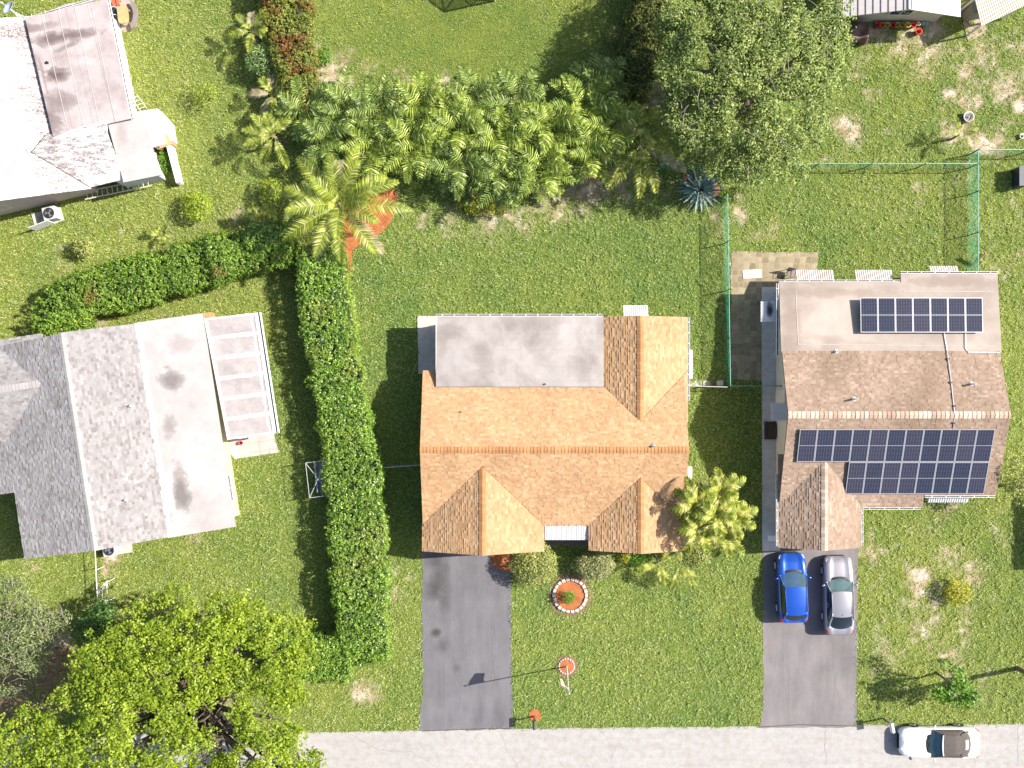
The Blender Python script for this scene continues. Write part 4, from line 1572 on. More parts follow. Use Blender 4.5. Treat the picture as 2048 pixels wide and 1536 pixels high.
mb.build('ridge_cap', GREYMETAL, rfE)
wl = MB()
wl.prism([(EXC - 3.2, 22.62), (EXC + 3.1, 22.62), (EXC + 3.1, 30), (EXC - 3.2, 30)], 0, 2.65)
tri = [(EXC - 3.2, 2.66), (EXC + 3.2, 2.66), (EXC, zE - .13)]
b = len(wl.v)
wl.v += [(x, 22.62, z) for x, z in tri] + [(x, 22.77, z) for x, z in tri]
for f in ((0, 1, 2), (5, 4, 3), (0, 3, 4, 1), (1, 4, 5, 2), (2, 5, 3, 0)):
    wl.f.append([b + i for i in f])
    wl.m.append(0)
wl.build('wall', TANWALL, E)
window(E, (g(1803, 29, 1.8)[0], 22.59, 1.75), 1.35, .85, 0)
# ribbed carport beside it
K = thing('carport', 'cream ribbed carport roof standing beside the standing seam house', 'carport', g3(2005, 20, 0))
q = [g3(1948, -10, 2.5), g3(1963, 52, 2.3), g3(2056, 8, 2.3), g3(2030, -50, 2.5)]
qv = [Vector(p) for p in q]
mb = MB()
nr = 22
for k in range(nr):
    for (ta, tb, dz) in ((0, .6, .03), (.6, 1, 0)):
        s0, s1 = (k + ta) / nr, (k + tb) / nr
        t4 = [qv[0].lerp(qv[3], s0), qv[1].lerp(qv[2], s0), qv[1].lerp(qv[2], s1), qv[0].lerp(qv[3], s1)]
        mb.prism3([(p.x, p.y, p.z + dz) for p in t4], .04 + dz)
mb.build('ribbed_roof', M_plain('cream_metal', (0.55, 0.47, 0.36), .55, var=.06), K)
mb = MB()
for p in (g(1966, 47, 2.2), g(2040, 12, 2.2), g(1953, -5, 2.2), g(2028, -40, 2.2)):
    mb.box((p[0], p[1], 1.12), (.1, .1, 2.24))
mb.build('post', WHITE, K)
mb = MB()
mb.prism([g(1925, 45), g(1962, 28), g(1975, 62), g(1936, 84)], 0, .05)
tag(mb.build('patio', M_tile('brown_blocks', (0.36, 0.27, 0.19), .5, .4)), kind='structure')
mb = MB()
mb.prism([g(1921, 12), g(1948, 8), g(1958, 38), g(1926, 44)], 0, 1.4)
single('side_wall', mb, M_plain('dark_block', (0.22, 0.19, 0.17), .9), 'low brown block wall between the tan gable house and the carport', 'wall', g3(1938, 26, 0))  # one plain dark brown over the whole wall

x0, y0 = g(105, 22, 2.4)
mb = MB()
mb.prism3([g3(100, 25, 2.5), g3(164, 9, 2.5), g3(166, 3, 2.3), g3(130, 8, 2.3), g3(103, 20, 2.3)], .06)
mb.build('awning', M_plain('pink_awning', (.36, .30, .29), .6), D)

# house just off the picture on the right, its shadow falls on the lawn
F = thing('house', 'plain house beyond the right edge casting a square shadow', 'house', (37.5, -8.8, 0))
mb = MB()
mb.prism([(34.5, -6.75), (41, -6.75), (41, -10.75), (34.5, -10.75)], 0, 2.6)
mb.build('wall', OFFWHITE, F)
mb = MB()
mb.prism3([(34.1, -6.5, 2.72), (41.4, -6.5, 2.72), (41.4, -11.0, 2.72), (34.1, -11.0, 2.72)], .12)
mb.build('flat_roof', MEM_B, F)
# ------------------------------------------------------------------ leaves
def unit(v):
    return v / (np.linalg.norm(v, axis=1, keepdims=True) + 1e-9)


def leaf_quads(P, Nrm, L, Wd, fold=0.12, T=None):
    """one four-sided leaf per point: base, side, tip, side"""
    n = len(P)
    Nrm = unit(Nrm)
    if T is None:
        T = rng.normal(size=(n, 3))
    T = unit(T - Nrm * np.sum(T * Nrm, 1, keepdims=True))
    Bn = np.cross(Nrm, T)
    L = np.broadcast_to(np.asarray(L, float), (n,))[:, None]
    Wd = np.broadcast_to(np.asarray(Wd, float), (n,))[:, None]
    co = np.zeros((n, 4, 3))
    co[:, 0] = P - T * L * .5
    co[:, 1] = P + Bn * Wd * .5 + Nrm * L * fold
    co[:, 2] = P + T * L * .5
    co[:, 3] = P - Bn * Wd * .5 + Nrm * L * fold
    return co.reshape(-1, 3), np.arange(n * 4).reshape(-1, 4)


def put_leaves(name, co, fc, m, parent, org):
    co = co - np.asarray(org)[None, :]
    me = fast_mesh(name, co, fc)
    return link_mesh(name, me, m, parent)


def jitter_n(n, up=1.0, spread=0.75):
    v = rng.normal(size=(n, 3)) * spread
    v[:, 2] = np.abs(v[:, 2]) + up
    return v


def ellipsoid_pts(n, c, r, shell=0.55, top=0.25):
    """points in the outer part of an ellipsoid, mostly the upper half"""
    d = unit(rng.normal(size=(n, 3)))
    low = d[:, 2] < -top
    d[low, 2] *= -1
    k = (shell + (1 - shell) * rng.random(n) ** 0.6)[:, None]
    return np.asarray(c) + d * k * np.asarray(r), d


def branchy(mb, base, h, spread, r0, nlimb, seed, sub=3, tips=None):
    r = random.Random(seed)
    base = Vector(base)
    fork = base + Vector((r.uniform(-.15, .15), r.uniform(-.15, .15), h * .35))
    mb.tube([base, base.lerp(fork, .5) + Vector((.05, 0, 0)), fork], [r0 * 1.25, r0, r0 * .85], 8)
    for k in range(nlimb):
        if tips:
            tip = Vector(tips[k % len(tips)])
        else:
            a = 2 * PI * (k + r.uniform(-.3, .3)) / nlimb
            q = spread * r.uniform(.55, .95)
            tip = base + Vector((q * math.cos(a), q * math.sin(a), h * r.uniform(.7, .95)))
        mid = fork.lerp(tip, .5) + Vector((r.uniform(-.2, .2), r.uniform(-.2, .2), h * .06)) * min(1, spread / 2)
        mb.tube([fork - Vector((0, 0, .05)), fork.lerp(mid, .55), mid, tip], [r0 * .7, r0 * .5, r0 * .38, r0 * .12], 6)
        for j in range(sub):
            s = r.uniform(.4, .9)
            p = mid.lerp(tip, s * .9)
            e = p + Vector((r.uniform(-1, 1), r.uniform(-1, 1), r.uniform(.1, .7))) * spread * .28
            mb.tube([p, p.lerp(e, .5) + Vector((0, 0, .05)), e], [r0 * .25, r0 * .15, r0 * .05], 5)


LF_HEDGE = M_leaf('hedge_leaf', [(0, (0.07, 0.15, 0.016)), (.4, (0.155, 0.285, 0.03)), (.8, (0.28, 0.42, 0.055)), (1, (0.46, 0.56, 0.15))], .35, .38, spec=.5, patch=((0.32, 0.40, 0.07), 0.4, .5, .66))
LF_HEDGE2 = M_leaf('dense_hedge_leaf', [(0, (0.07, 0.14, 0.018)), (.4, (0.145, 0.25, 0.028)), (.8, (0.24, 0.36, 0.05)), (1, (0.36, 0.45, 0.11))], .35, .45, patch=((0.24, 0.22, 0.05), 0.5, .58, .68))
LF_OLIVE = M_leaf('olive_hedge_leaf', [(0, (0.08, 0.11, 0.018)), (.4, (0.165, 0.20, 0.03)), (.8, (0.26, 0.28, 0.05)), (1, (0.36, 0.34, 0.09))], .3, .55, patch=((0.25, 0.12, 0.03), 0.7, .5, .62))
LF_DKOLIVE = M_leaf('dark_olive_leaf', [(0, (0.05, 0.07, 0.014)), (.5, (0.12, 0.14, 0.025)), (1, (0.22, 0.23, 0.055))], .3, .55)
LF_LIME = M_leaf('lime_leaf', [(0, (0.13, 0.195, 0.014)), (.35, (0.225, 0.31, 0.02)), (.8, (0.33, 0.41, 0.034)), (1, (0.40, 0.46, 0.08))], .4, .45, patch=((0.33, 0.30, 0.13), 0.55, .62, .72))
LF_FIG = M_leaf('fig_leaf', [(0, (0.08, 0.125, 0.03)), (.4, (0.175, 0.23, 0.055)), (.85, (0.30, 0.36, 0.10)), (1, (0.43, 0.47, 0.19))], .2, .5, spec=.2)
LF_GREY = M_leaf('grey_green_leaf', [(0, (0.10, 0.135, 0.05)), (.5, (0.18, 0.215, 0.085)), (1, (0.32, 0.36, 0.18))], .3, .55)
LF_SHRUB = M_leaf('shrub_leaf', [(0, (0.13, 0.17, 0.03)), (.5, (0.30, 0.32, 0.075)), (1, (0.50, 0.48, 0.20))], .3, .5)
LF_BRIGHT = M_leaf('bright_shrub_leaf', [(0, (0.16, 0.24, 0.016)), (.5, (0.29, 0.37, 0.028)), (1, (0.45, 0.50, 0.075))], .4, .5)
LF_YELLOW = M_leaf('yellow_shrub_leaf', [(0, (0.23, 0.225, 0.016)), (.5, (0.40, 0.385, 0.026)), (1, (0.58, 0.53, 0.08))], .4, .5)
LF_MINT = M_leaf('mint_leaf', [(0, (0.13, 0.22, 0.065)), (.5, (0.24, 0.34, 0.11)), (1, (0.38, 0.47, 0.20))], .35, .5)
LF_DEEP = M_leaf('deep_green_leaf', [(0, (0.035, 0.085, 0.015)), (.5, (0.075, 0.16, 0.03)), (1, (0.15, 0.26, 0.06))], .3, .4, spec=.5)
LF_GREEN = M_leaf('fresh_green_leaf', [(0, (0.06, 0.14, 0.012)), (.5, (0.12, 0.25, 0.02)), (1, (0.22, 0.37, 0.045))], .35, .45)
FR_COCO = M_leaf('coconut_frond', [(0, (0.10, 0.14, 0.014)), (.5, (0.21, 0.26, 0.028)), (.85, (0.37, 0.405, 0.075)), (1, (0.64, 0.62, 0.32))], .2, .5, spec=.22)
FR_DRY = M_leaf('dry_frond', [(0, (0.30, 0.25, 0.14)), (.5, (0.42, 0.36, 0.22)), (1, (0.55, 0.48, 0.34))], .3, .6)
FR_ARECA = M_leaf('areca_frond', [(0, (0.075, 0.115, 0.018)), (.45, (0.18, 0.24, 0.032)), (.85, (0.325, 0.395, 0.07)), (1, (0.54, 0.58, 0.22))], .18, .5, spec=.22)
FR_ARECA_D = M_leaf('areca_frond_deep', [(0, (0.055, 0.09, 0.02)), (.45, (0.13, 0.19, 0.036)), (.85, (0.25, 0.32, 0.075)), (1, (0.46, 0.50, 0.22))], .18, .5, spec=.22)
FR_XMAS = M_leaf('pale_palm_frond', [(0, (0.10, 0.135, 0.012)), (.5, (0.23, 0.265, 0.028)), (.88, (0.42, 0.42, 0.08)), (1, (0.62, 0.55, 0.25))], .2, .5, spec=.25)
AGAVE = M_leaf('agave_blade', [(0, (0.13, 0.20, 0.185)), (1, (0.25, 0.34, 0.31))], .05, .4, spec=.4)
STALK = M_plain('palm_stalk', (0.30, 0.30, 0.07), 0.5, var=.2)
STALKG = M_plain('green_stalk', (0.17, 0.22, 0.04), 0.5, var=.2)


def hedge(label, line, width, height, leafm, n, leaf=(0.10, 0.17), seed=1, bumpy=0.12, gname=None, side_frac=0.34, base=0.12):
    """clipped hedge along a plan line of (x, y) or (x, y, w)"""
    n //= 6
    pts = [np.array(p[:2], float) for p in line]
    ws = [p[2] if len(p) > 2 else width for p in line]
    seg = [np.linalg.norm(pts[i + 1] - pts[i]) for i in range(len(pts) - 1)]
    cum = np.concatenate([[0], np.cumsum(seg)])
    tot = cum[-1]
    P_ = np.array(pts)
    W_ = np.array(ws)

    def at(s):
        x = np.interp(s, cum, P_[:, 0])
        y = np.interp(s, cum, P_[:, 1])
        wv = np.interp(s, cum, W_)
        e = 0.25
        dx = np.interp(np.minimum(s + e, tot), cum, P_[:, 0]) - np.interp(np.maximum(s - e, 0), cum, P_[:, 0])
        dy = np.interp(np.minimum(s + e, tot), cum, P_[:, 1]) - np.interp(np.maximum(s - e, 0), cum, P_[:, 1])
        l = np.hypot(dx, dy) + 1e-9
        return x, y, wv, -dy / l, dx / l

    org = (float(P_[:, 0].mean()), float(P_[:, 1].mean()), 0.0)
    root = thing('hedge', label, 'hedge', org)
    # leaves: top sheet and the two side sheets
    nt_ = int(n * (1 - side_frac))
    s = rng.uniform(0, tot, n)
    x, y, wv, nx, ny = at(s)
    t = np.empty(n)
    z = np.empty(n)
    nr = np.zeros((n, 3))
    t[:nt_] = rng.uniform(-1, 1, nt_)
    sd = np.where(rng.random(n - nt_) < .5, -1, 1)
    t[nt_:] = sd
    hv = height * (1 + bumpy * (fbm(x, y, 0.8, seed, 3) - 0.5) * 2)
    round_ = np.clip((np.abs(t) - 0.7) / 0.3, 0, 1) ** 2 * 0.22
    z[:nt_] = (hv - round_ * height)[:nt_] + rng.uniform(-0.16, 0.06, nt_)
    z[nt_:] = base + (hv[nt_:] - base - .1) * rng.random(n - nt_) ** 0.8
    nr[:nt_] = jitter_n(nt_, 0.7, 0.7)
    wj = 1 + 0.22 * (fbm(x, y, 1.1, seed + 50, 3) - 0.5) * 2
    off = t * wv / 2 * wj + rng.uniform(-.09, .09, n)
    nr[nt_:, 0] = nx[nt_:] * sd
    nr[nt_:, 1] = ny[nt_:] * sd
    nr[nt_:] += rng.normal(size=(n - nt_, 3)) * .6 + np.array([0, 0, .35])
    co = np.stack([x + nx * off, y + ny * off, z], 1)
    # ends
    ne = int(n * wv.mean() / (tot + wv.mean()) * .5)
    for s_end, sg in ((0.0, -1), (tot, 1)):
        xe, ye, we, nxe, nye = at(np.full(ne, s_end))
        tt = rng.uniform(-1, 1, ne)
        tx, ty = nye, -nxe
        out = sg * (0.25 * (1 - tt * tt) + rng.uniform(-.08, .08, ne))
        ce = np.stack([xe + nxe * tt * we / 2 + tx * out, ye + nye * tt * we / 2 + ty * out, base + (height - base) * rng.random(ne)], 1)
        nn = np.stack([tx * sg, ty * sg, np.full(ne, .5)], 1) + rng.normal(size=(ne, 3)) * .5
        co = np.concatenate([co, ce])
        nr = np.concatenate([nr, nn])
    rep = 7
    co = co + unit(nr) * rng.uniform(-.10, .10, (len(co), 1))
    co, nr = np.repeat(co, rep, 0), np.repeat(unit(nr), rep, 0)
    dd = unit(rng.normal(size=co.shape) + nr * .5)
    co = co + dd * rng.uniform(.03, .15, (len(co), 1))
    nr = nr * .7 + dd * .6 + rng.normal(size=co.shape) * .3 + np.array([0, 0, .25])
    L = rng.uniform(leaf[0], leaf[1], len(co))
    v, f = leaf_quads(co, nr, L, L * .55)
    put_leaves('foliage', v, f, leafm, root, org)
    # inner body, coloured dark for the shade between leaves: a rough solid a bit smaller than the leaf sheet
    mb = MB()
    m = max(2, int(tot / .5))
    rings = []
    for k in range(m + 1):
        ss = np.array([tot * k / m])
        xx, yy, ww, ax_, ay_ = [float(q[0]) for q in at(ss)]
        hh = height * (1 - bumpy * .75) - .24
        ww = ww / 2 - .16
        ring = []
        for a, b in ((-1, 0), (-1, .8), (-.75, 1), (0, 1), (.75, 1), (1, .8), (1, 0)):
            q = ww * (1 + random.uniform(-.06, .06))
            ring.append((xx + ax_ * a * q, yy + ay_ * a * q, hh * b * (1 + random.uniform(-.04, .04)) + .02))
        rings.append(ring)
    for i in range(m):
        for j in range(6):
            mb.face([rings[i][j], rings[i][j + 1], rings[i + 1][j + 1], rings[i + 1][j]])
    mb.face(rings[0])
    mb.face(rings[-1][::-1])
    mb.build('shade_core', CORE_SHADE, root)
    return root


CORE_SHADE = M_plain('hedge_core_shade', (0.035, 0.05, 0.016), 0.9, var=.5, scale=8)  # shade of the gaps inside the hedge, put into the core colour


def hl(pts, h):
    return [g(p[0], p[1], h) + ((p[2] / PPM * (CAMH - h) / CAMH,) if len(p) > 2 else ()) for p in pts]


hedge('tall clipped hedge running beside the orange roofed house down to an L shaped end',
      hl([(636, 495, 84), (642, 560, 92), (652, 640, 96), (663, 720, 96), (676, 790, 98), (688, 860, 100), (700, 930, 102), (706, 1000, 104), (712, 1080, 106), (716, 1160, 106), (722, 1240, 104), (725, 1322, 100)], 2.4),
      3.0, 2.4, LF_HEDGE, 54000, (0.085, 0.15), 3)
# the foot of the L belongs to the same clipped hedge line but stands as its own row
hedge('short clipped hedge row turning off the tall hedge beneath the lime green tree',
      hl([(690, 1322, 92), (640, 1322, 90), (585, 1318, 84), (520, 1310, 80)], 2.3), 2.8, 2.3, LF_HEDGE, 15000, (0.085, 0.15), 5)
hedge('bushy unclipped hedge between the two slanted houses, curling round at its far end',
      hl([(572, 486, 84), (520, 494, 86), (450, 508, 92), (380, 530, 92), (300, 552, 92), (220, 573, 92), (150, 592, 92), (112, 622, 104), (122, 680, 104)], 1.9), 2.8, 1.9, LF_HEDGE2, 34000, (0.10, 0.17), 7, 0.3)
hedge('olive hedge flecked with rust coloured leaves beside the mown lawn at the top',
      hl([(562, -60, 84), (566, 0, 84), (572, 60, 84), (584, 120, 76), (594, 170, 66), (602, 205, 50)], 2.5), 2.4, 2.5, LF_OLIVE, 15000, (0.10, 0.17), 9, .15)
hedge('dark olive hedge along the trees at the edge of the mown lawn',
      hl([(1312, -60, 74), (1300, 10, 74), (1285, 80, 74), (1270, 150, 70), (1268, 190, 50)], 2.2), 2.2, 2.2, LF_DKOLIVE, 11000, (0.10, 0.17), 11, .2)


def shrub(name, label, px, py, r, h, leafm, n, leaf=(.10, .18), group=None, flat=.85, ry=None, cat='shrub', seed=0, trunk=None, loose=.5):
    hc = h * .55
    x, y = g(px, py, h * .7)
    root = thing(name, label, cat, (x, y, 0), 0, group)
    rm = r / PPM * (CAMH - h) / CAMH
    rym = (ry or r) / PPM * (CAMH - h) / CAMH
    P, d = ellipsoid_pts(n, (x, y, hc), (rm, rym, h * .45), loose)
    P[:, :2] += (rng.normal(size=(n, 2)) * .05)
    P += d * (0.18 * rm * (fbm(d[:, 0] * 2 + px, d[:, 1] * 2 + py, 1.6, 5 + seed, 3) - .5) * 2)[:, None]
    L = rng.uniform(*leaf, n)
    v, f = leaf_quads(P, d * .7 + jitter_n(n, .4, .6), L, L * .5)
    put_leaves('foliage', v, f, leafm, root, (x, y, 0))
    mb = MB()
    branchy(mb, (x, y, 0), h * .85, rm * .8, max(.02, .035 * h), 6, seed + int(px), 2)
    mb.build('stem', BARK, root)
    return root


shrub('shrub', 'dark bluish green bush with tiny blue flowers at the hedge corner by the large palm', 530, 478, 62, 2.2, LF_DEEP, 3600, (.09, .15), ry=44)
shrub('shrub', 'mint green feathery shrub against the olive hedge', 524, 118, 36, 2.2, LF_MINT, 1900, (.08, .16))
shrub('shrub', 'spindly young shrub casting a dark shadow on the lawn behind the white roofed house', 408, 188, 30, 1.7, LF_BRIGHT, 380, (.09, .16), loose=.2)
shrub('shrub', 'rounded yellow green shrub between the white roofed house and the large palm', 393, 410, 34, 1.6, LF_BRIGHT, 1100, (.10, .18))
shrub('shrub', 'small pale green shrub behind the bushy hedge', 164, 495, 22, 1.3, LF_SHRUB, 620, (.10, .18))
shrub('shrub', 'low yellow green sprig in the shade left of the large palm', 540, 380, 24, 1.0, LF_BRIGHT, 360, (.10, .2), ry=28)
shrub('shrub', 'yellowish spreading shrub at the foot of the palm thicket', 970, 395, 58, 1.1, LF_YELLOW, 2200, (.08, .15), ry=38)
shrub('shrub', 'large rounded clipped bush beside the dark driveway', 1070, 1128, 50, 2.1, LF_SHRUB, 5200, (.08, .15), ry=46)
shrub('shrub', 'smaller rounded bush with mauve tinged leaves by the front porch', 1190, 1130, 40, 1.7, M_leaf('mauve_shrub_leaf', [(0, (0.12, 0.16, 0.04)), (.6, (0.27, 0.30, 0.09)), (.85, (0.42, 0.38, 0.22)), (1, (0.48, 0.38, 0.36))], .3, .5), 3800, (.08, .15), ry=32)
shrub('shrub', 'tiny yellow green plant under the right front gable', 1251, 1116, 12, .7, LF_YELLOW, 300, (.08, .14))
shrub('shrub', 'leafy green plant in the shade below the gable ridge', 1280, 1120, 24, .7, LF_GREEN, 420, (.1, .18), ry=16)
shrub('shrub', 'low weedy plant near the corner of the right front gable', 1395, 1108, 28, .5, LF_SHRUB, 420, (.1, .18))
shrub('shrub', 'small dark green bush inside the stone ring planter', 1137, 1195, 14, 1.1, LF_GREEN, 700, (.06, .11))
shrub('shrub', 'bright yellow green shrub alone on the sandy right lawn', 1918, 1185, 28, 1.2, LF_YELLOW, 700, (.08, .2))
shrub('shrub', 'small green weed clump beside the olive hedge on bare soil', 648, 112, 18, .7, LF_GREEN, 260, (.1, .2))
shrub('shrub', 'feathery shrub in shadow beside the dark olive hedge', 1228, 68, 18, .9, LF_SHRUB, 320, (.08, .16))
shrub('shrub', 'pale spindly weed below the bottom corner of the palm thicket', 1450, 395, 12, .4, LF_BRIGHT, 90, (.1, .2))


# ------------------------------------------------------------------ trees
def tree(name, label, blobs, leafm, per_m2, leaf, base, h_tr, r_tr, bark, group=None, rosette=0, leafw=.5, dens_noise=0.35, tips_n=10, extra_tips=(), trunk_pts=None, twigs=0):
    """blobs: (px, py, radius px, height of centre, flatness)"""
    bx, by = base
    root = thing(name, label, 'tree', (bx, by, 0), 0, group)
    Ps, Ns, Ls = [], [], []
    tips = []
    for (px, py, r, hz, fl) in blobs:
        k = (CAMH - hz) / CAMH / PPM
        x, y = g(px, py, hz)
        rm = r * k
        tips.append((x, y, hz))
        n = int(per_m2 * PI * rm * rm)
        if rosette:
            m = max(6, n // rosette)
            C_, d = ellipsoid_pts(m, (x, y, hz), (rm, rm, rm * fl), .35, .15)
            keep = fbm(C_[:, 0], C_[:, 1], 1.0, 31, 3) > dens_noise
            C_, d = C_[keep], d[keep]
            m = len(C_)
            rad = rng.uniform(.22, .42, m)
            P = np.repeat(C_, rosette, 0)
            R = np.repeat(rad, rosette)
            dd = unit(rng.normal(size=(len(P), 3)) * np.array([1, 1, .6]) + np.array([0, 0, .25]))
            P = P + dd * (R * rng.uniform(.25, 1, len(P)))[:, None]
            Nn = dd * .55 + jitter_n(len(P), .7, .45)
        else:
            P, d = ellipsoid_pts(n, (x, y, hz), (rm, rm, rm * fl), .3, .15)
            keep = fbm(P[:, 0], P[:, 1], .9, 33, 4) + rng.normal(size=n) * .04 > dens_noise
            P, d = P[keep], d[keep]
            P += d * (rm * .25 * (fbm(P[:, 0] + P[:, 2], P[:, 1], 1.5, 61, 3) - .5) * 2)[:, None]
            Nn = d * .5 + jitter_n(len(P), .45, .7)
        Ps.append(P)
        Ns.append(Nn)
    P, Nn = np.concatenate(Ps), np.concatenate(Ns)
    L = rng.uniform(leaf[0], leaf[1], len(P))
    v, f = leaf_quads(P, Nn, L, L * leafw)
    put_leaves('crown', v, f, leafm, root, (bx, by, 0))
    mb = MB()
    r = random.Random(int(bx * 100))
    b0 = Vector((bx, by, 0))
    fork = Vector((bx + r.uniform(-.2, .2), by + r.uniform(-.2, .2), h_tr))
    if trunk_pts:
        tp = [Vector(p) for p in trunk_pts]
        fork = tp[-1]
        mb.tube(tp, [r_tr * (1.2 - .4 * i / (len(tp) - 1)) for i in range(len(tp))], 9)
    else:
        mb.tube([b0, b0.lerp(fork, .5), fork], [r_tr * 1.3, r_tr, r_tr * .85], 9)
    for tpt in tips:
        e = Vector(tpt)
        m1 = fork.lerp(e, .35) + Vector((r.uniform(-.3, .3), r.uniform(-.3, .3), .3))
        m2 = fork.lerp(e, .7) + Vector((r.uniform(-.3, .3), r.uniform(-.3, .3), .35))
        mb.tube([fork - Vector((0, 0, .15)), m1, m2, e], [r_tr * .6, r_tr * .42, r_tr * .28, r_tr * .1], 7)
        for j in range(5):
            s = r.uniform(.3, 1)
            p = m1.lerp(e, s)
            q = p + Vector((r.uniform(-1, 1), r.uniform(-1, 1), r.uniform(.0, .6))) * 1.2
            mb.tube([p, p.lerp(q, .5) + Vector((r.uniform(-.1, .1), r.uniform(-.1, .1), .1)), q], [r_tr * .18, r_tr * .11, .012], 5)
    if twigs:
        for k in range(twigs):
            bl = blobs[r.randrange(len(blobs))]
            x, y = g(bl[0] + r.uniform(-.8, .8) * bl[2], bl[1] + r.uniform(-.8, .8) * bl[2], bl[3])
            z = bl[3] + bl[2] / PPM * bl[4] * r.uniform(.5, .95)
            a = r.uniform(0, 2 * PI)
            L_ = r.uniform(.4, 1.3)
            p0 = Vector((x, y, z))
            p1 = p0 + Vector((math.cos(a) * L_ * .5, math.sin(a) * L_ * .5, r.uniform(-.05, .15)))
            p2 = p1 + Vector((math.cos(a + r.uniform(-.6, .6)) * L_ * .5, math.sin(a + r.uniform(-.6, .6)) * L_ * .5, r.uniform(-.1, .15)))
            mb.tube([p0, p1, p2], [.022, .016, .007], 5, 1)
    mb.build('trunk', [bark, BARKPALE], root)
    return root


bs = g(415, 1425, 1.0)
tree('tree', 'huge lime green tree spreading over the corner of the street',
     [(285, 1275, 75, 6.6, .6), (355, 1240, 75, 6.4, .6), (430, 1250, 80, 6.3, .6), (510, 1240, 75, 6.0, .6), (570, 1290, 70, 5.6, .6), (545, 1345, 75, 6.2, .6), (480, 1330, 60, 6.0, .5),
      (220, 1330, 80, 6.6, .6), (310, 1340, 80, 7.2, .6), (170, 1410, 70, 6.2, .6), (250, 1430, 90, 7.4, .6), (330, 1420, 70, 7.2, .6),
      (60, 1470, 70, 5.6, .6), (140, 1500, 80, 6.4, .6), (240, 1520, 100, 7.0, .6), (345, 1510, 85, 7.2, .6), (320, 1600, 90, 6.8, .6), (180, 1590, 90, 6, .6), (440, 1440, 42, 6.4, .5), (470, 1392, 46, 6.6, .5),
      (560, 1440, 80, 6.4, .6), (520, 1490, 70, 6.6, .6), (590, 1500, 62, 5.6, .6), (480, 1560, 80, 6.0, .6), (570, 1580, 80, 5.6, .6), (470, 1500, 40, 5.8, .5), (20, 1540, 70, 5.4, .6), (90, 1560, 80, 5.8, .6), (230, 1380, 60, 7.0, .6), (600, 1560, 60, 5.4, .6), (400, 1330, 50, 7.0, .6), (425, 1490, 32, 6.0, .5), (365, 1462, 36, 6.8, .5), (440, 1350, 34, 6.4, .5), (395, 1380, 36, 6.6, .5), (410, 1530, 44, 5.8, .5), (450, 1480, 36, 6.2, .5), (130, 1455, 50, 6.2, .6)],
     LF_LIME, 215, (.11, .21), bs, 2.4, .42, BARK, rosette=14, leafw=.62, dens_noise=.40,
     trunk_pts=[(bs[0], bs[1], 0), (bs[0] - .1, bs[1] + .2, 1.2), (bs[0] + .1, bs[1] + .9, 2.6), (bs[0] + .25, bs[1] + 1.4, 3.3)])

tree('tree', 'broad dense fine leaved tree with pale twigs between the lawns at the top',
     [(1400, 60, 85, 6.7, 0.5), (1470, 25, 90, 7.3, 0.5), (1560, 20, 90, 6.8, 0.5), (1630, 40, 80, 6.4, 0.5), (1385, 140, 80, 6.3, 0.5), (1460, 120, 90, 7.7, 0.5), (1550, 110, 95, 7.6, 0.5), (1640, 120, 72, 6.4, 0.5),
      (1420, 220, 90, 6.5, 0.5), (1500, 210, 95, 7.4, 0.5), (1590, 200, 85, 7.0, 0.5), (1620, 160, 50, 6.4, 0.5), (1450, 290, 85, 4.4, 0.5), (1530, 290, 85, 5.0, 0.5), (1595, 275, 56, 4.4, 0.5), (1490, 318, 56, 3.2, 0.5), (1575, 318, 50, 3.2, 0.5), (1650, 90, 55, 6.0, 0.5), (1480, -60, 90, 6.7, 0.5), (1600, -60, 90, 6.7, 0.5), (1355, 60, 50, 5.7, 0.5), (1360, 210, 46, 5.3, 0.5), (1410, 0, 70, 6.5, 0.5)],
     LF_FIG, 300, (.11, .22), g(1505, 180, 1), 1.6, .35, BARKPALE, rosette=12, leafw=.42, dens_noise=.40, twigs=90)

for i, (lab, bl) in enumerate([
    ('grey green scrubby tree at the left edge above the bare soil', [(25, 1190, 42, 3.2, .6), (60, 1240, 50, 3.4, .6), (15, 1260, 55, 3.2, .6), (40, 1310, 62, 3.4, .6), (10, 1350, 50, 3, .6), (60, 1340, 34, 2.8, .6)]),
    ('grey green tree with bare pale branches between the scrub and the lime tree', [(110, 1232, 34, 3.2, .6), (95, 1262, 36, 3.0, .6), (125, 1268, 24, 2.6, .6), (75, 1300, 24, 2.4, .6)])]):
    tree('tree', lab, bl, LF_GREY, 260, (.10, .19), g(bl[1][0] + (10 if i else -5), bl[1][1] + 40, 0), 1.0, .10, BARKPALE, leafw=.5, dens_noise=.34, twigs=40)
tree('tree', 'dark glossy young tree tucked between scrub and lime tree', [(205, 1228, 34, 2.6, .6), (180, 1255, 34, 2.3, .6), (195, 1270, 26, 2.0, .6)], LF_DEEP, 210, (.14, .26), g(195, 1245, 0), .8, .07, BARK, leafw=.45, dens_noise=.3)
tree('tree', 'small dark green tree near the driveway of the solar house', [(1895, 1355, 36, 2.9, .55), (1915, 1385, 34, 2.6, .5), (1885, 1380, 26, 2.5, .5), (1935, 1395, 22, 2.2, .5), (1900, 1340, 22, 3.2, .5)], LF_GREEN, 120, (.14, .27), g(1872, 1345, 0), 1.2, .07, BARK, rosette=7, leafw=.6, dens_noise=.42)
tree('tree', 'light green tree cut by the right edge beside the solar house', [(2020, 955, 22, 3.2, .6), (2040, 940, 34, 3.6, .6), (2048, 985, 30, 3.2, .6), (2018, 975, 14, 2.6, .6)], LF_SHRUB, 190, (.10, .2), g(2038, 965, 0), 1, .1, BARK, dens_noise=.33)


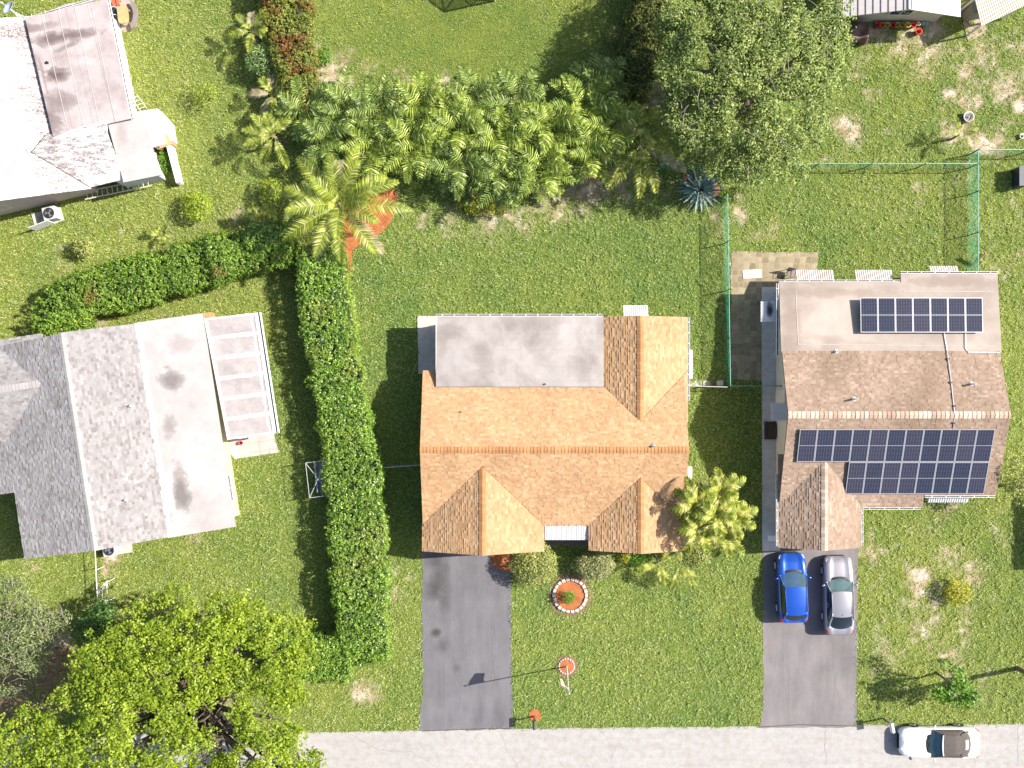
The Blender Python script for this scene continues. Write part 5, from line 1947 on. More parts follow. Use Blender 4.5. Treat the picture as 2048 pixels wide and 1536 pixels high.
# ------------------------------------------------------------------ palms
def frond_mesh(base, azim, L, el0, droop, npair, leaflet, lw, vee=.35, hang=.35, seed=0, cut=0.12, tip_taper=.25, twist=0.0):
    """arching rachis with two rows of leaflets; returns rachis points, verts, faces"""
    r = random.Random(seed)
    c = Vector((math.cos(azim), math.sin(azim), 0))
    pts = []
    p = Vector(base)
    el = el0
    m = 12
    for k in range(m + 1):
        pts.append(p.copy())
        d = c * math.cos(el) + Vector((0, 0, math.sin(el)))
        p = p + d * (L / m)
        el -= droop / m * (0.55 + 0.9 * k / m)
    side = Vector((-c.y, c.x, 0))
    V, F = [], []
    for i in range(npair):
        s = cut + (1 - cut) * (i + .5) / npair
        fi = s * m
        k = min(int(fi), m - 1)
        q = pts[k].lerp(pts[k + 1], fi - k)
        d = (pts[k + 1] - pts[k]).normalized()
        up = side.cross(d)
        if up.z < 0:
            up = -up
        ll = leaflet * min(1, .35 + 2.4 * (s - cut)) * (1 - (1 - tip_taper) * max(0, (s - .55) / .45) ** 1.4) * r.uniform(.85, 1.12)
        for sg in (-1, 1):
            ang = .75 - .25 * s + r.uniform(-.10, .10)
            out = (d * math.cos(ang + .35) + side * sg * math.sin(ang + .35)) * math.cos(vee) + up * math.sin(vee)
            out = (out + Vector((0, 0, -1)) * r.uniform(0, .16) + side * twist).normalized()
            mid = q + out * ll * .55
            tip = q + (out + Vector((0, 0, -hang)) * r.uniform(.7, 1.3)).normalized() * ll
            wv = out.cross(up).normalized()
            if wv.length < .1:
                wv = d
            b = len(V)
            V += [q - wv * lw * .35, q + wv * lw * .35, mid + wv * lw * .5, tip, mid - wv * lw * .5]
            F.append((b, b + 1, b + 2, b + 4))
            F.append((b + 4, b + 2, b + 3, b + 3))
    return pts, V, F


def add_frond(root, org, mat, stalk, rach, V, F, r0=.03, name='frond'):
    mb = MB()
    for f in F:
        idx = list(dict.fromkeys(f))
    # share vertices so that every leaflet is one island
    b = 0
    mb.v = [tuple(v) for v in V]
    for f in F:
        ids = list(dict.fromkeys(f))
        mb.f.append(ids)
        mb.m.append(0)
    mb.tube(rach, [r0 * (1 - .85 * i / (len(rach) - 1)) for i in range(len(rach))], 5, 1)
    return mb.build(name, [mat, stalk], root)


def palm(name, label, px, py, hc, fronds, mat, L, npair, leaflet, lw, seed, base=None, trunk_r=.13, group=None, el=(.1, 1.1), droop=1.5, dry=0, stalk=None, cat='palm tree', vee=.35, hang=.35, azims=None, bark=BARKPALE):
    cx, cy = g(px, py, hc)
    bx, by = base if base else (cx, cy)
    root = thing(name, label, cat, (bx, by, 0), 0, group)
    r = random.Random(seed)
    mb = MB()
    if hc > .5:
        tp = [Vector((bx, by, 0)).lerp(Vector((cx, cy, hc - .1)), k / 6) for k in range(7)]
        mb.tube(tp, [trunk_r * (1.35 - .5 * k / 6) for k in range(7)], 9)
        for k in range(int(hc / .22)):
            q = tp[0].lerp(tp[-1], (k + .5) * .22 / hc)
            rr = trunk_r * (1.35 - .5 * (k + .5) * .22 / hc)
            mb.lathe([(rr * .98, q.z - .02), (rr + .012, q.z), (rr * .98, q.z + .02)], (q.x, q.y, 0), 9)
        mb.build('trunk', bark, root)
    for k in range(fronds):
        az = azims[k] if azims else k * 2.39996 + r.uniform(-.2, .2)
        q = (k + .5) / fronds
        e0 = el[1] + (el[0] - el[1]) * q
        ll = L * r.uniform(.85, 1.08) * (.75 + .3 * min(1, q * 2))
        rach, V, F = frond_mesh((cx + .05 * math.cos(az), cy + .05 * math.sin(az), hc), az, ll, e0, droop * r.uniform(.8, 1.15), npair, leaflet, lw, vee, hang, seed * 100 + k, twist=r.uniform(-.12, .12))
        m = FR_DRY if k >= fronds - dry else mat
        add_frond(root, None, m, stalk or STALK, rach, V, F, .02 * L / 3)
    return root


palm('palm_tree', 'large golden green coconut palm in the orange mulch bed', 682, 408, 4.2, 21, FR_COCO, 3.8, 54, .66, .05, 3, base=g(676, 432, 0), trunk_r=.2, el=(-.1, 1.25), droop=1.25, dry=3, hang=.15, vee=.22)
palm('palm_tree', 'coconut palm with drooping yellowish fronds at the right end of the thicket', 1281, 290, 3.0, 9, FR_XMAS, 3.3, 42, .62, .045, 5, base=g(1283, 305, 0), trunk_r=.15, droop=1.5, azims=[.62, .25, -.2, -1.25, -1.6, -2.2, 1.15, 1.6, -.45], el=(.15, .8), dry=1)
palm('palm_tree', 'young yellow palm squeezed against the top of the olive hedge', 505, 62, 1.9, 7, FR_COCO, 1.6, 26, .45, .04, 7, trunk_r=.08, droop=1.6, dry=1, el=(.1, 1.1))
palm('palm_tree', 'scraggly young palm with dried fronds at the foot of the olive hedge', 545, 188, 1.7, 8, FR_COCO, 1.7, 24, .45, .04, 8, trunk_r=.08, droop=1.7, dry=4, el=(0, 1.0))
palm('palm_tree', 'pale palm in half shade at the left end of the thicket', 548, 272, 2.2, 8, FR_COCO, 2.0, 30, .5, .04, 9, trunk_r=.09, droop=1.5, azims=[1.9, 2.4, 3.0, 3.5, 1.5, .9, 4.2, -1.2], el=(.1, .9))
palm('palm_tree', 'tiny palm seedling below the bushy hedge corner', 522, 437, .5, 8, FR_COCO, 1.1, 18, .3, .03, 10, droop=1.2, el=(.3, 1.1))
palm('palm_tree', 'little yellow palm seedling behind the bushy hedge', 323, 468, .5, 6, FR_COCO, .8, 16, .3, .04, 12, droop=1.0, el=(.5, 1.3))
palm('palm_tree', 'small bright yellow palm sprouting beside the round pot on the right lawn', 1921, 268, 1.3, 9, FR_COCO, 1.15, 22, .28, .03, 13, trunk_r=.06, droop=1.0, el=(.2, 1.2))
palm('palm_tree', 'young palm leaning out from the front wall, left of two', 1318, 1128, 1.6, 4, FR_XMAS, 1.5, 18, .42, .05, 14, base=g(1308, 1106, 0), trunk_r=.05, droop=1.3, azims=[-1.45, .9, -2.9, -1.2], el=(.1, .7))
palm('palm_tree', 'young palm leaning out from the front wall, right of two', 1362, 1128, 1.6, 4, FR_XMAS, 1.6, 18, .42, .05, 15, base=g(1352, 1104, 0), trunk_r=.05, droop=1.3, azims=[-1.1, 1.9, -.9, -1.9], el=(.1, .7))
palm('palm_tree', 'tiny spiky palm in the mulch at the top of the tall hedge', 690, 540, .4, 12, FR_XMAS, .75, 10, .22, .03, 16, droop=1.0, el=(.3, 1.3))
palm('palm_tree', 'tiny spiky palm in the mulch lower down the tall hedge', 688, 610, .4, 12, FR_XMAS, .75, 10, .22, .03, 17, droop=1.0, el=(.3, 1.3))

# cluster of pale palms against the right gable
XM = [(1392, 1008, 4.6, 'pale palm whose shadow falls on the orange roof, nearest the gable'), (1440, 985, 4.3, 'pale yellow green palm at the top of the cluster by the right gable'),
      (1462, 1035, 4.2, 'pale yellow green palm on the outer side of the cluster by the right gable'), (1402, 1058, 4.4, 'pale yellow green palm at the front of the cluster by the right gable'),
      (1432, 1030, 4.9, 'tallest palm in the middle of the cluster by the right gable'), (1445, 1068, 3.8, 'low pale palm at the lower outer corner of the cluster by the right gable')]
for i, (x, y, h, lab) in enumerate(XM):
    palm('palm_tree', lab, x, y, h, 11, FR_XMAS, 1.7, 17, .50, .075, 30 + i, base=g(1405 + (x - 1405) * .5, 1035 + (y - 1035) * .5, 0), trunk_r=.07, droop=1.9, el=(.1, 1.2), group='pale palms clustered by the right gable', vee=.25, hang=.4)

# the long thicket of areca palms
AR = [(612, 222, 3.2, 1, 'dark feathery areca palm at the left tip of the thicket, against the olive hedge'), (652, 282, 3.4, 1, 'dark areca palm just above the large coconut palm'), (690, 218, 3.6, 1, 'areca palm second from the left along the top edge of the thicket'),
      (738, 300, 3.6, 0, 'areca palm at the upper right of the large coconut palm'), (762, 222, 3.8, 1, 'areca palm on the top edge of the thicket, above the coconut palm tips'), (822, 285, 4.2, 0, 'areca palm with fronds fanning over the shaded lawn'),
      (842, 205, 3.8, 0, 'areca palm on the top edge left of the thicket middle'), (905, 250, 4.4, 0, 'tall areca palm in the middle of the thicket'), (925, 328, 3.7, 1, 'areca palm on the lower edge above the yellowish shrub'),
      (945, 200, 3.7, 1, 'broad areca palm on the top edge at the thicket middle'), (1002, 270, 4.3, 0, 'areca palm right of the thicket middle with ribbed fronds'), (1012, 345, 3.5, 1, 'deep green areca palm hanging over the bare soil'),
      (1030, 195, 3.6, 1, 'areca palm on the top edge beside the tree shadow'), (1085, 330, 3.9, 0, 'bright areca palm bulging from the lower edge of the thicket'), (1100, 255, 4.2, 0, 'areca palm between the bright clumps at the right part of the thicket'),
      (1160, 200, 4.0, 0, 'bright areca palm at the upper right corner of the thicket'), (1180, 300, 3.9, 0, 'bright areca palm nearest the drooping coconut palm'), (1215, 245, 4.0, 0, 'bright areca palm at the right tip of the thicket'), (1205, 165, 2.8, 1, 'small dark areca palm poking out at the top right of the thicket')]
for i, (x, y, h, dk_, lab) in enumerate(AR):
    cx, cy = g(x, y, h * .75)
    root = thing('areca_palm', lab, 'palm', (cx, cy, 0), 0, 'areca palms in the long thicket')
    r = random.Random(500 + i)
    allV, allF, allM = [], [], []
    mbS = MB()
    for k in range(25):
        az = k * 2.39996 + r.uniform(-.25, .25)
        q = (k + .5) / 25
        rb = .55 * r.random()
        ba = r.uniform(0, 2 * PI)
        hb = h * (.36 + .36 * (1 - q) + r.uniform(-.06, .06))
        bp = Vector((cx + rb * math.cos(ba), cy + rb * math.sin(ba), hb))
        rach, V, F = frond_mesh(bp, az, r.uniform(1.9, 2.5), 1.15 - .9 * q, 1.7 * r.uniform(.8, 1.15), 13, .66, .09, .30, .5, 5000 + i * 100 + k, cut=.2, tip_taper=.35)
        b = len(allV)
        allV += V
        allF += [tuple(a + b for a in f) for f in F]
        allM += [1 if (k > 20 and r.random() < .45) else 0] * len(F)
        mbS.tube([Vector((cx + rb * .4 * math.cos(ba), cy + rb * .4 * math.sin(ba), 0)), bp], [.035, .025], 5, 1)
        mbS.tube(rach, [.02 * (1 - .8 * j / (len(rach) - 1)) for j in range(len(rach))], 4)
    mb = MB()
    mb.v = [tuple(v) for v in allV]
    for f, mi in zip(allF, allM):
        mb.f.append(list(dict.fromkeys(f)))
        mb.m.append(mi)
    mb.build('frond_mass', [FR_ARECA_D if dk_ else FR_ARECA, FR_DRY], root)
    mbS.build('stalk', STALKG, root)

# agave
ax, ay = g(1403, 378, .6)
AG = thing('agave', 'big blue grey agave rosette on orange mulch', 'agave', (ax, ay, 0))
mb = MB()
r = random.Random(3)
for k in range(52):
    az = k * 2.39996
    q = k / 52
    L = 1.25 + .35 * min(1, q * 1.8) * r.uniform(.8, 1)
    el = 1.35 - 1.25 * q ** .8 + r.uniform(-.08, .08)
    d = Vector((math.cos(az), math.sin(az), 0))
    sd = Vector((-d.y, d.x, 0))
    prev = None
    b = len(mb.v)
    p = Vector((ax, ay, .15 + .2 * (1 - q))) + d * .05
    e = el
    nn = 7
    for j in range(nn + 1):
        t = j / nn
        wv = .12 * (1 - t ** 2.2) * (.6 + 1.2 * min(t, .35))
        up = Vector((0, 0, 1)) * math.cos(e) - d * math.sin(e)
        mb.v += [tuple(p - sd * wv + up * wv * .35), tuple(p), tuple(p + sd * wv + up * wv * .35)]
        p = p + (d * math.cos(e) + Vector((0, 0, math.sin(e)))) * (L / nn)
        e -= .05
    for j in range(nn):
        a = b + j * 3
        mb.f += [[a, a + 1, a + 4, a + 3], [a + 1, a + 2, a + 5, a + 4]]
        mb.m += [0, 0]
mb.build('leaf_rosette', AGAVE, AG)
# ------------------------------------------------------------------ chain link fences with green mesh
def M_mesh():
    t = NT('green_shade_mesh')
    p = t.pos()
    col = t.ramp(t.noise(p, 1.2, 4), [(.3, (0.02, 0.30, 0.20)), (.7, (0.08, 0.45, 0.33))])
    d = t.n('ShaderNodeBsdfDiffuse')
    t.set(d.inputs[0], col)
    tl_ = t.n('ShaderNodeBsdfTranslucent')
    t.set(tl_.inputs[0], col)
    m1 = t.n('ShaderNodeMixShader')
    m1.inputs[0].default_value = .4
    t.t.links.new(d.outputs[0], m1.inputs[1])
    t.t.links.new(tl_.outputs[0], m1.inputs[2])
    tr = t.n('ShaderNodeBsdfTransparent')
    mx = t.n('ShaderNodeMixShader')
    t.set(mx.inputs[0], t.ramp(t.noise(p, .7, 3), [(.35, .17), (.65, .36)]))
    t.t.links.new(tr.outputs[0], mx.inputs[1])
    t.t.links.new(m1.outputs[0], mx.inputs[2])
    return t.done(mx.outputs[0])


MESHM = M_mesh()
RAILG = M_plain('green_rail', (0.16, 0.33, 0.27), .5, .2)
POSTG = M_plain('dark_green_post', (0.05, 0.10, 0.08), .6, .2)
WIRE = M_plain('grey_rail', (0.42, 0.43, 0.42), .5, .5)


def fence(label, a, b, h=1.4, step=3.05, rail=RAILG, post=POSTG, mesh=MESHM, skip_last=False):
    a, b = Vector((*a, 0)), Vector((*b, 0))
    L = (b - a).length
    root = thing('chain_link_fence', label, 'fence', tuple(a.lerp(b, .5)))
    n = max(1, round(L / step))
    for k in range(n + 1 - (1 if skip_last else 0)):
        q = a.lerp(b, k / n)
        mb = MB()
        mb.tube([q, q + Vector((0, 0, h + .02))], .032, 7)
        mb.lathe([(.045, h + .02), (.03, h + .05), (0, h + .06)], (q.x, q.y, 0), 7)
        mb.build('post', post, root)
    mb = MB()
    mb.tube([a + Vector((0, 0, h)), b + Vector((0, 0, h))], .026, 6)
    mb.build('top_rail', rail, root)
    mb = MB()
    mb.face([a + Vector((0, 0, .05)), b + Vector((0, 0, .05)), b + Vector((0, 0, h - .03)), a + Vector((0, 0, h - .03))])
    mb.build('mesh_panel', mesh, root)
    return root


CX_ = g(1957, 430, 1.4)[0]
YF1 = g(1700, 327, 1.4)[1]
YF3 = g(2000, 299, 1.4)[1]
YF2 = g(1957, 547, 1.4)[1]
fence('green mesh fence along the top of the fenced yard, partly under the broad tree', (9.0, YF1), (CX_, YF1))
fence('green mesh fence at the right side of the fenced yard', (CX_, YF3), (CX_, YF2), step=2.6)
fence('short green mesh fence running off the right edge of the photo', (CX_ + .05, YF3), (CX_ + 6.2, YF3))
LX0 = g(1455, 385, 1.4)[0]
LX1 = g(1461, 772, 1.4)[0]
fence('green mesh fence between the orange roofed house lawn and the solar house patio', (LX0, g(1455, 385, 1.4)[1]), (LX1, g(1461, 772, 1.4)[1]), step=3.0)
fence('short green mesh fence joining the solar house wall', (LX1 + .05, g(1461, 772, 1.4)[1]), (16.45, g(1461, 772, 1.4)[1]), step=1.5)


def M_pale_mesh():
    t = NT('bare_wire_mesh')
    d = t.n('ShaderNodeBsdfDiffuse')
    t.set(d.inputs[0], (.45, .48, .48))
    tr = t.n('ShaderNodeBsdfTransparent')
    mx = t.n('ShaderNodeMixShader')
    mx.inputs[0].default_value = .15
    t.t.links.new(tr.outputs[0], mx.inputs[1])
    t.t.links.new(d.outputs[0], mx.inputs[2])
    return t.done(mx.outputs[0])


PALEMESH = M_pale_mesh()
fence('bare wire fence in the shade between tall hedge and orange roofed house', g(728, 938, 1.4), g(842, 930, 1.4), 1.4, 1.6, WIRE, WIRE, PALEMESH)
# gate between the two houses
ga, gb = Vector((*g(1378, 772, 1.3), 0)), Vector((*g(1454, 774, 1.3), 0))
G = thing('gate', 'pale wire double gate between the orange roofed house and the green fence', 'gate', tuple(ga.lerp(gb, .5)))
for k, (s0, s1, sw) in enumerate(((0, .49, .0), (.51, 1, -.15))):
    a, b = ga.lerp(gb, s0), ga.lerp(gb, s1) + Vector((0, sw * 0, 0))
    mb = MB()
    for z in (.12, 1.28):
        mb.tube([a + Vector((0, 0, z)), b + Vector((0, 0, z))], .03, 6)
    mb.tube([a + Vector((0, 0, .05)), a + Vector((0, 0, 1.31))], .03, 6)
    mb.tube([b + Vector((0, 0, .05)), b + Vector((0, 0, 1.31))], .03, 6)
    mb.tube([a + Vector((0, 0, .12)), b + Vector((0, 0, 1.28))], .02, 6)
    lf = mb.build('gate_leaf', WIRE, G)
    mb = MB()
    mb.face([a + Vector((0, 0, .12)), b + Vector((0, 0, .12)), b + Vector((0, 0, 1.28)), a + Vector((0, 0, 1.28))])
    mb.build('mesh_panel', PALEMESH, lf)
mb = MB()
c = g(1438, 766)
mb.box((c[0], c[1], .18), (.32, .28, .36))
mb.box((c[0], c[1], .37), (.36, .32, .04))
single('block', mb, STONE, 'pale concrete block standing by the gate', 'block', (c[0], c[1], 0))
mb = MB()
c = g(1392, 768)
mb.prism([(c[0] - .5, c[1] - .12), (c[0] + .9, c[1] - .1), (c[0] + .9, c[1] + .22), (c[0] - .5, c[1] + .2)], 0, .05)
single('stepping_stone', mb, STONE, 'long pale stepping stone just inside the gate', 'stone', (c[0], c[1], 0))

mb = MB()
mb.prism(gp([(1484, 541), (1522, 538), (1524, 556), (1486, 558)]), 0, .07)
single('paving_slab', mb, SLABM, 'bright pale slab lying on the old pavers by the solar house', 'slab', (*g(1504, 548), 0))
# leaning boards at the right fence
mb = MB()
c = Vector((*g(1941, 522), 0))
for k, (dx, dy) in enumerate(((0, 0), (.18, .05))):
    mb.tube([c + Vector((dx, -.35 + dy, .05)), c + Vector((dx + .25, .35 + dy, 1.1))], .06, 5)
single('boards', mb, WOODTAN, 'two pale boards leaning on the right fence of the yard', 'boards', tuple(c))

# ------------------------------------------------------------------ rings, flagpole, mailboxes
def ring_bed(label, px, py, r_out, r_in, nst, st, hmul=1.0):
    x, y = g(px, py)
    root = thing('ring_planter', label, 'planter', (x, y, 0))
    mb = MB()
    ro = r_out / PPM
    ri = r_in / PPM
    n = 28
    rr = random.Random(px)
    poly = [(x + ro * (1 + rr.uniform(-.05, .05)) * math.cos(2 * PI * k / n), y + ro * (1 + rr.uniform(-.05, .05)) * math.sin(2 * PI * k / n)) for k in range(n)]
    mb.prism(poly, -.04, .028)
    mb.build('soil_ring', SOIL, root)
    mb = MB()
    mb.prism([(x + ri * math.cos(2 * PI * k / n), y + ri * math.sin(2 * PI * k / n)) for k in range(n)], -.04, .10)
    mb.build('mulch', MULCH, root)
    first = None
    for k in range(nst):
        a = 2 * PI * k / nst
        q = (ri + st[1] / 2)
        m = MB()
        w_, d_, h_ = st[0] * rr.uniform(.9, 1.05), st[1] * rr.uniform(.85, 1.1), st[2] * rr.uniform(.85, 1.1)
        cx, cy = x + q * math.cos(a), y + q * math.sin(a)
        m.box((cx, cy, h_ / 2), (d_, w_, h_), a)
        m.build('stone', STONE, root, bevel=.035)
    return x, y


ring_bed('stone ring planter with orange mulch near the round bush', 1140, 1190, 45, 29, 22, (.25, .2, .2))
fx, fy = ring_bed('small stone ring with orange mulch round the flagpole foot', 1133, 1332, 22, 13.5, 18, (.14, .1, .12))
FP = thing('flagpole', 'slender white flagpole leaning out of the small mulch ring', 'flagpole', (fx, fy, .1))
fh = 5.75
tx, ty = g(1138, 1387, fh)
mb = MB()
top = Vector((tx, ty, fh))
bot = Vector((fx, fy, .05))
mb.tube([bot, bot.lerp(top, .4), top], [.045, .036, .024], 8)
mb.build('pole', WHITE, FP)
mb = MB()
mb.lathe([(0, -.06), (.045, -.04), (.06, 0), (.045, .045), (0, .06)], tuple(top + Vector((0, 0, .05))), 10)
mb.build('finial', ALU, FP)
STR_R = M_plain('flag_red', (0.42, 0.03, 0.03), .8)
STR_W = M_plain('flag_white', (0.7, 0.7, 0.7), .8)
STR_B = M_plain('flag_blue', (0.02, 0.03, 0.12), .8)
mb = MB()
pole_d = (bot - top).normalized()
hoist, fly = .95, 1.35
nu, nv = 20, 13
fl_d = Vector((-.56, .50, -.66)).normalized()


def flagp(u, v):
    """u along the fly, v down the hoist; the cloth hangs limp, folded on itself"""
    p = top + pole_d * (.12 + v * hoist * (1 - .35 * u)) + fl_d * (u * fly * .72) + Vector((0, 0, -1)) * (.25 * u * u)
    fold = math.sin(u * 8 + v * 2.5) * .07 * (.3 + u)
    return p + Vector((.6, .7, .2)) * fold


for j in range(nv):
    for i in range(nu):
        u0, u1, v0, v1 = i / nu, (i + 1) / nu, j / nv, (j + 1) / nv
        mi = 2 if (u1 <= .4 and v1 <= 7.01 / 13) else (0 if j % 2 == 0 else 1)
        mb.face([flagp(u0, v0), flagp(u1, v0), flagp(u1, v1), flagp(u0, v1)], mi)
for j in range(9):
    for i in range(6 if j % 2 == 0 else 5):
        u = (.033 + (i + (0 if j % 2 == 0 else .5)) * .066)
        v = (j + .9) * .054
        for off in (.006, -.006):
            c = flagp(u, v) + Vector((.6, .7, .2)) * off
            e = .018
            st = []
            for k in range(10):
                a = 2 * PI * k / 10
                q = e if k % 2 == 0 else e * .45
                st.append(c + (flagp(u + .02, v) - flagp(u, v)).normalized() * math.cos(a) * q + pole_d * math.sin(a) * q)
            mb.face(st, 1)
fo = mb.build('flag', [STR_R, STR_W, STR_B], None)
fo.location = (0, 0, 0)
fo.name = 'flag'
fo.data.transform(Matrix.Translation(-top))
fo.location = top
tag(fo, 'limp striped flag with a dark blue corner of white stars hanging from the pole top', 'flag')


def mailbox(label, px, py, rz, boxm, postm, h=1.25, lean=0.0, size=(.22, .55, .24)):
    x, y = g(px, py)
    root = thing('mailbox', label, 'mailbox', (x, y, 0))
    mb = MB()
    mb.box((x, y, h / 2), (.09, .09, h))
    c, s = math.cos(rz), math.sin(rz)
    mb.box((x + s * -.0 + c * 0, y, h - .25), (.06, .06, .5))
    mb.build('post', postm, root)
    mb = MB()
    n = 10
    w_, l_, hh = size
    prof = [(-w_ / 2, 0), (w_ / 2, 0), (w_ / 2, hh * .55)] + [(w_ / 2 * math.cos(a), hh * .55 + w_ / 2 * math.sin(a)) for a in [PI * k / n for k in range(1, n)]] + [(-w_ / 2, hh * .55)]

    def P(u, v, z):
        return (x + u * c - v * s, y + u * s + v * c, h + z)
    f0, f1 = -l_ * .68, l_ * .32
    b = len(mb.v)
    m = len(prof)
    mb.v += [P(u, f0, z) for u, z in prof] + [P(u, f1, z) for u, z in prof]
    mb.f.append([b + k for k in reversed(range(m))])
    mb.f.append([b + m + k for k in range(m)])
    mb.m += [0, 0]
    for k in range(m):
        k2 = (k + 1) % m
        mb.f.append([b + k, b + k2, b + m + k2, b + m + k])
        mb.m.append(0)
    bo = mb.build('box', boxm, root)
    mb = MB()
    mb.box(P(w_ / 2 + .012, -.1, hh * .6), (.012, .05, .14), rz)
    mb.build('signal_flag', STR_R, bo)
    return root


mailbox('dark topped mailbox on a post beside the round orange mulch spot', 1068, 1432, 0, M_plain('mailbox_dark', (.06, .07, .06), .5), WOODPOLE, 1.2)
mailbox('white mailbox leaning over the road edge ahead of the convertible', 1766, 1436, .2, M_plain('mailbox_white', (.62, .6, .64), .5), WOODPOLE, 1.3, size=(.24, .6, .26))
mb = MB()
c = g(1070, 1430)
mb.prism([(c[0] + .38 * math.cos(2 * PI * k / 24) * (1 + .04 * math.sin(5 * k)), c[1] + .38 * math.sin(2 * PI * k / 24)) for k in range(24)], -.03, .045)
single('mulch_spot', mb, MULCH, 'round spot of orange mulch at the mailbox foot', 'mulch', (c[0], c[1], 0), kind='stuff')

# timber pole at the right edge and thin stake
c = g(2034, 1336)
mb = MB()
mb.tube([(c[0], c[1], -.1), (c[0], c[1], 4), (c[0] + .03, c[1], 8.6)], [.15, .13, .10], 10)
up = thing('utility_pole', 'brown timber utility pole at the right edge of the lawn', 'pole', (c[0], c[1], 0))
mb.build('shaft', WOODPOLE, up)
mb = MB()
mb.box((c[0], c[1], 8.2), (.1, 1.6, .12))
mb.build('crossarm', WOODPOLE, up)
c = g(1885, 1317)
mb = MB()
mb.tube([(c[0], c[1], -.05), (c[0] + .02, c[1], 1.75)], .022, 6)
single('stake', mb, WOODPOLE, 'thin stake standing on bare sand above the small dark green tree', 'stake', (c[0], c[1], 0))

# ------------------------------------------------------------------ pots and clutter by the tan gable wall
TERRA = [M_plain('pot_red', (0.50, 0.045, 0.02), .5), M_plain('pot_orange', (0.62, 0.16, 0.03), .5), M_plain('pot_yellow', (0.50, 0.40, 0.10), .5), M_plain('pot_white', (0.6, 0.58, 0.52), .5)]
POTSOIL = SOIL


def pot(px, py, r, h, mat, label, group=None):
    x, y = g(px, py, h)
    root = thing('flower_pot', label, 'flower pot', (x, y, 0), 0, group)
    mb = MB()
    mb.lathe([(0, 0), (r * .72, 0), (r * .95, h * .9), (r * 1.05, h * .9), (r * 1.05, h), (r * .84, h), (r * .62, h * .3), (0, h * .3)], (0, 0, 0), 18)
    mb.build('bowl', mat, root, True, True)
    mb = MB()
    mb.lathe([(0, h * .36), (r * .64, h * .35), (r * .65, h * .3)], (0, 0, 0), 18)
    mb.build('potting_soil', POTSOIL, root, local=True)
    return root


PR = [(1755, 0, .17, 'red flower pot at the left end of the pot row by the tan wall'), (1766, 1, .16, 'orange rimmed flower pot second in the row by the tan wall'), (1776, 2, .16, 'yellow rimmed flower pot third in the row by the tan wall'),
      (1787, 0, .17, 'reddish flower pot fourth in the row below the window'), (1796, 2, .16, 'yellow flower pot fifth in the row below the window'), (1806, 1, .16, 'orange flower pot sixth in the row holding a sprig'),
      (1817, 2, .17, 'yellow flower pot seventh in the row by the tan wall'), (1828, 0, .17, 'bright red flower pot eighth in the row by the tan wall'), (1838, 3, .12, 'small white flower pot right of the bright red one'),
      (1847, 3, .10, 'smaller white flower pot near the right end of the row'), (1854, 3, .085, 'smallest white flower pot at the right end of the row')]
for x, m, r, lab in PR:
    pot(x, 49 if r > .13 else 47, r, .42 if r > .13 else .25, TERRA[m], lab, 'flower pots in a row by the tan wall')
pot(1838, 62, .20, .45, TERRA[0], 'large glossy red flower pot standing in front of the row')
shrub('sprig', 'small sprig growing from the sixth pot of the row', 1808, 47, 6, .7, LF_SHRUB, 60, (.06, .12), cat='plant')
pot(1938, 233, .33, .38, M_plain('pot_dark_stone', (.42, .38, .33), .6), 'big round pale rimmed pot alone on the sandy right lawn')
c = g(1938, 233, .4)
mb = MB()
mb.lathe([(0, .13), (.2, .13), (.17, .2), (.09, .24), (.05, .34), (.06, .42), (0, .43)], (c[0], c[1], 0), 14)
single('fountain_core', mb, M_plain('grey_stone_core', (.22, .22, .23), .5), 'small grey knob standing inside the big round pot', 'pot ornament', (c[0], c[1], .13))
pot(2045, 272, .16, .25, TERRA[3], 'little white pot at the right edge of the lawn')
# brown tarpaulin over garden gear
T = thing('covered_barbecue', 'brown tarpaulin draped over a barbecue at the tan wall', 'cover', g3(1716, 62, 0))
cx, cy = g(1716, 62, .9)
mb = MB()


def tarp(u, v):
    x = (u - .5) * 1.55
    y = (v - .5) * 1.2
    e = max(abs(u - .5), abs(v - .5)) * 2
    z = 1.15 - .12 * e + .1 * math.sin(u * 9) * math.sin(v * 5) + .14 * math.exp(-((u - .35) ** 2 + (v - .7) ** 2) * 30)
    if e > .8:
        z -= (e - .8) / .2 * .75
        x *= 1 + .10 * math.sin(v * 21 + u * 8) * (e - .8) / .2
        y *= 1 + .14 * math.sin(u * 17) * (e - .8) / .2
    return (cx + x, cy + y, max(z, .04))


mb.grid(tarp, 24, 20)
mb.build('tarpaulin', M_plain('brown_tarp', (.10, .055, .045), .55, var=.25, scale=5), T, True)
mb = MB()
for dx, dy in ((-.5, -.4), (.5, -.4), (.5, .4), (-.5, .4)):
    mb.tube([(cx + dx, cy + dy, 0), (cx + dx, cy + dy, 1.0)], .03, 6)
mb.build('leg', GREYMETAL, T)
# black bin at right edge
c = g(2047, 352, .9)
BN = thing('wheelie_bin', 'dark bin cut off by the right edge of the photo', 'bin', (c[0], c[1], 0))
mb = MB()
mb.prism3([(c[0] - .28, c[1] - .6, .95), (c[0] + .3, c[1] - .6, .95), (c[0] + .3, c[1] + .6, .95), (c[0] - .28, c[1] + .6, .95)], .93)
mb.build('body', M_plain('bin_plastic', (.03, .035, .05), .5), BN, bevel=.05)
mb = MB()
mb.box((c[0], c[1], .985), (.64, 1.26, .06))
mb.build('lid', M_plain('bin_lid', (.06, .065, .075), .5), BN, bevel=.02)


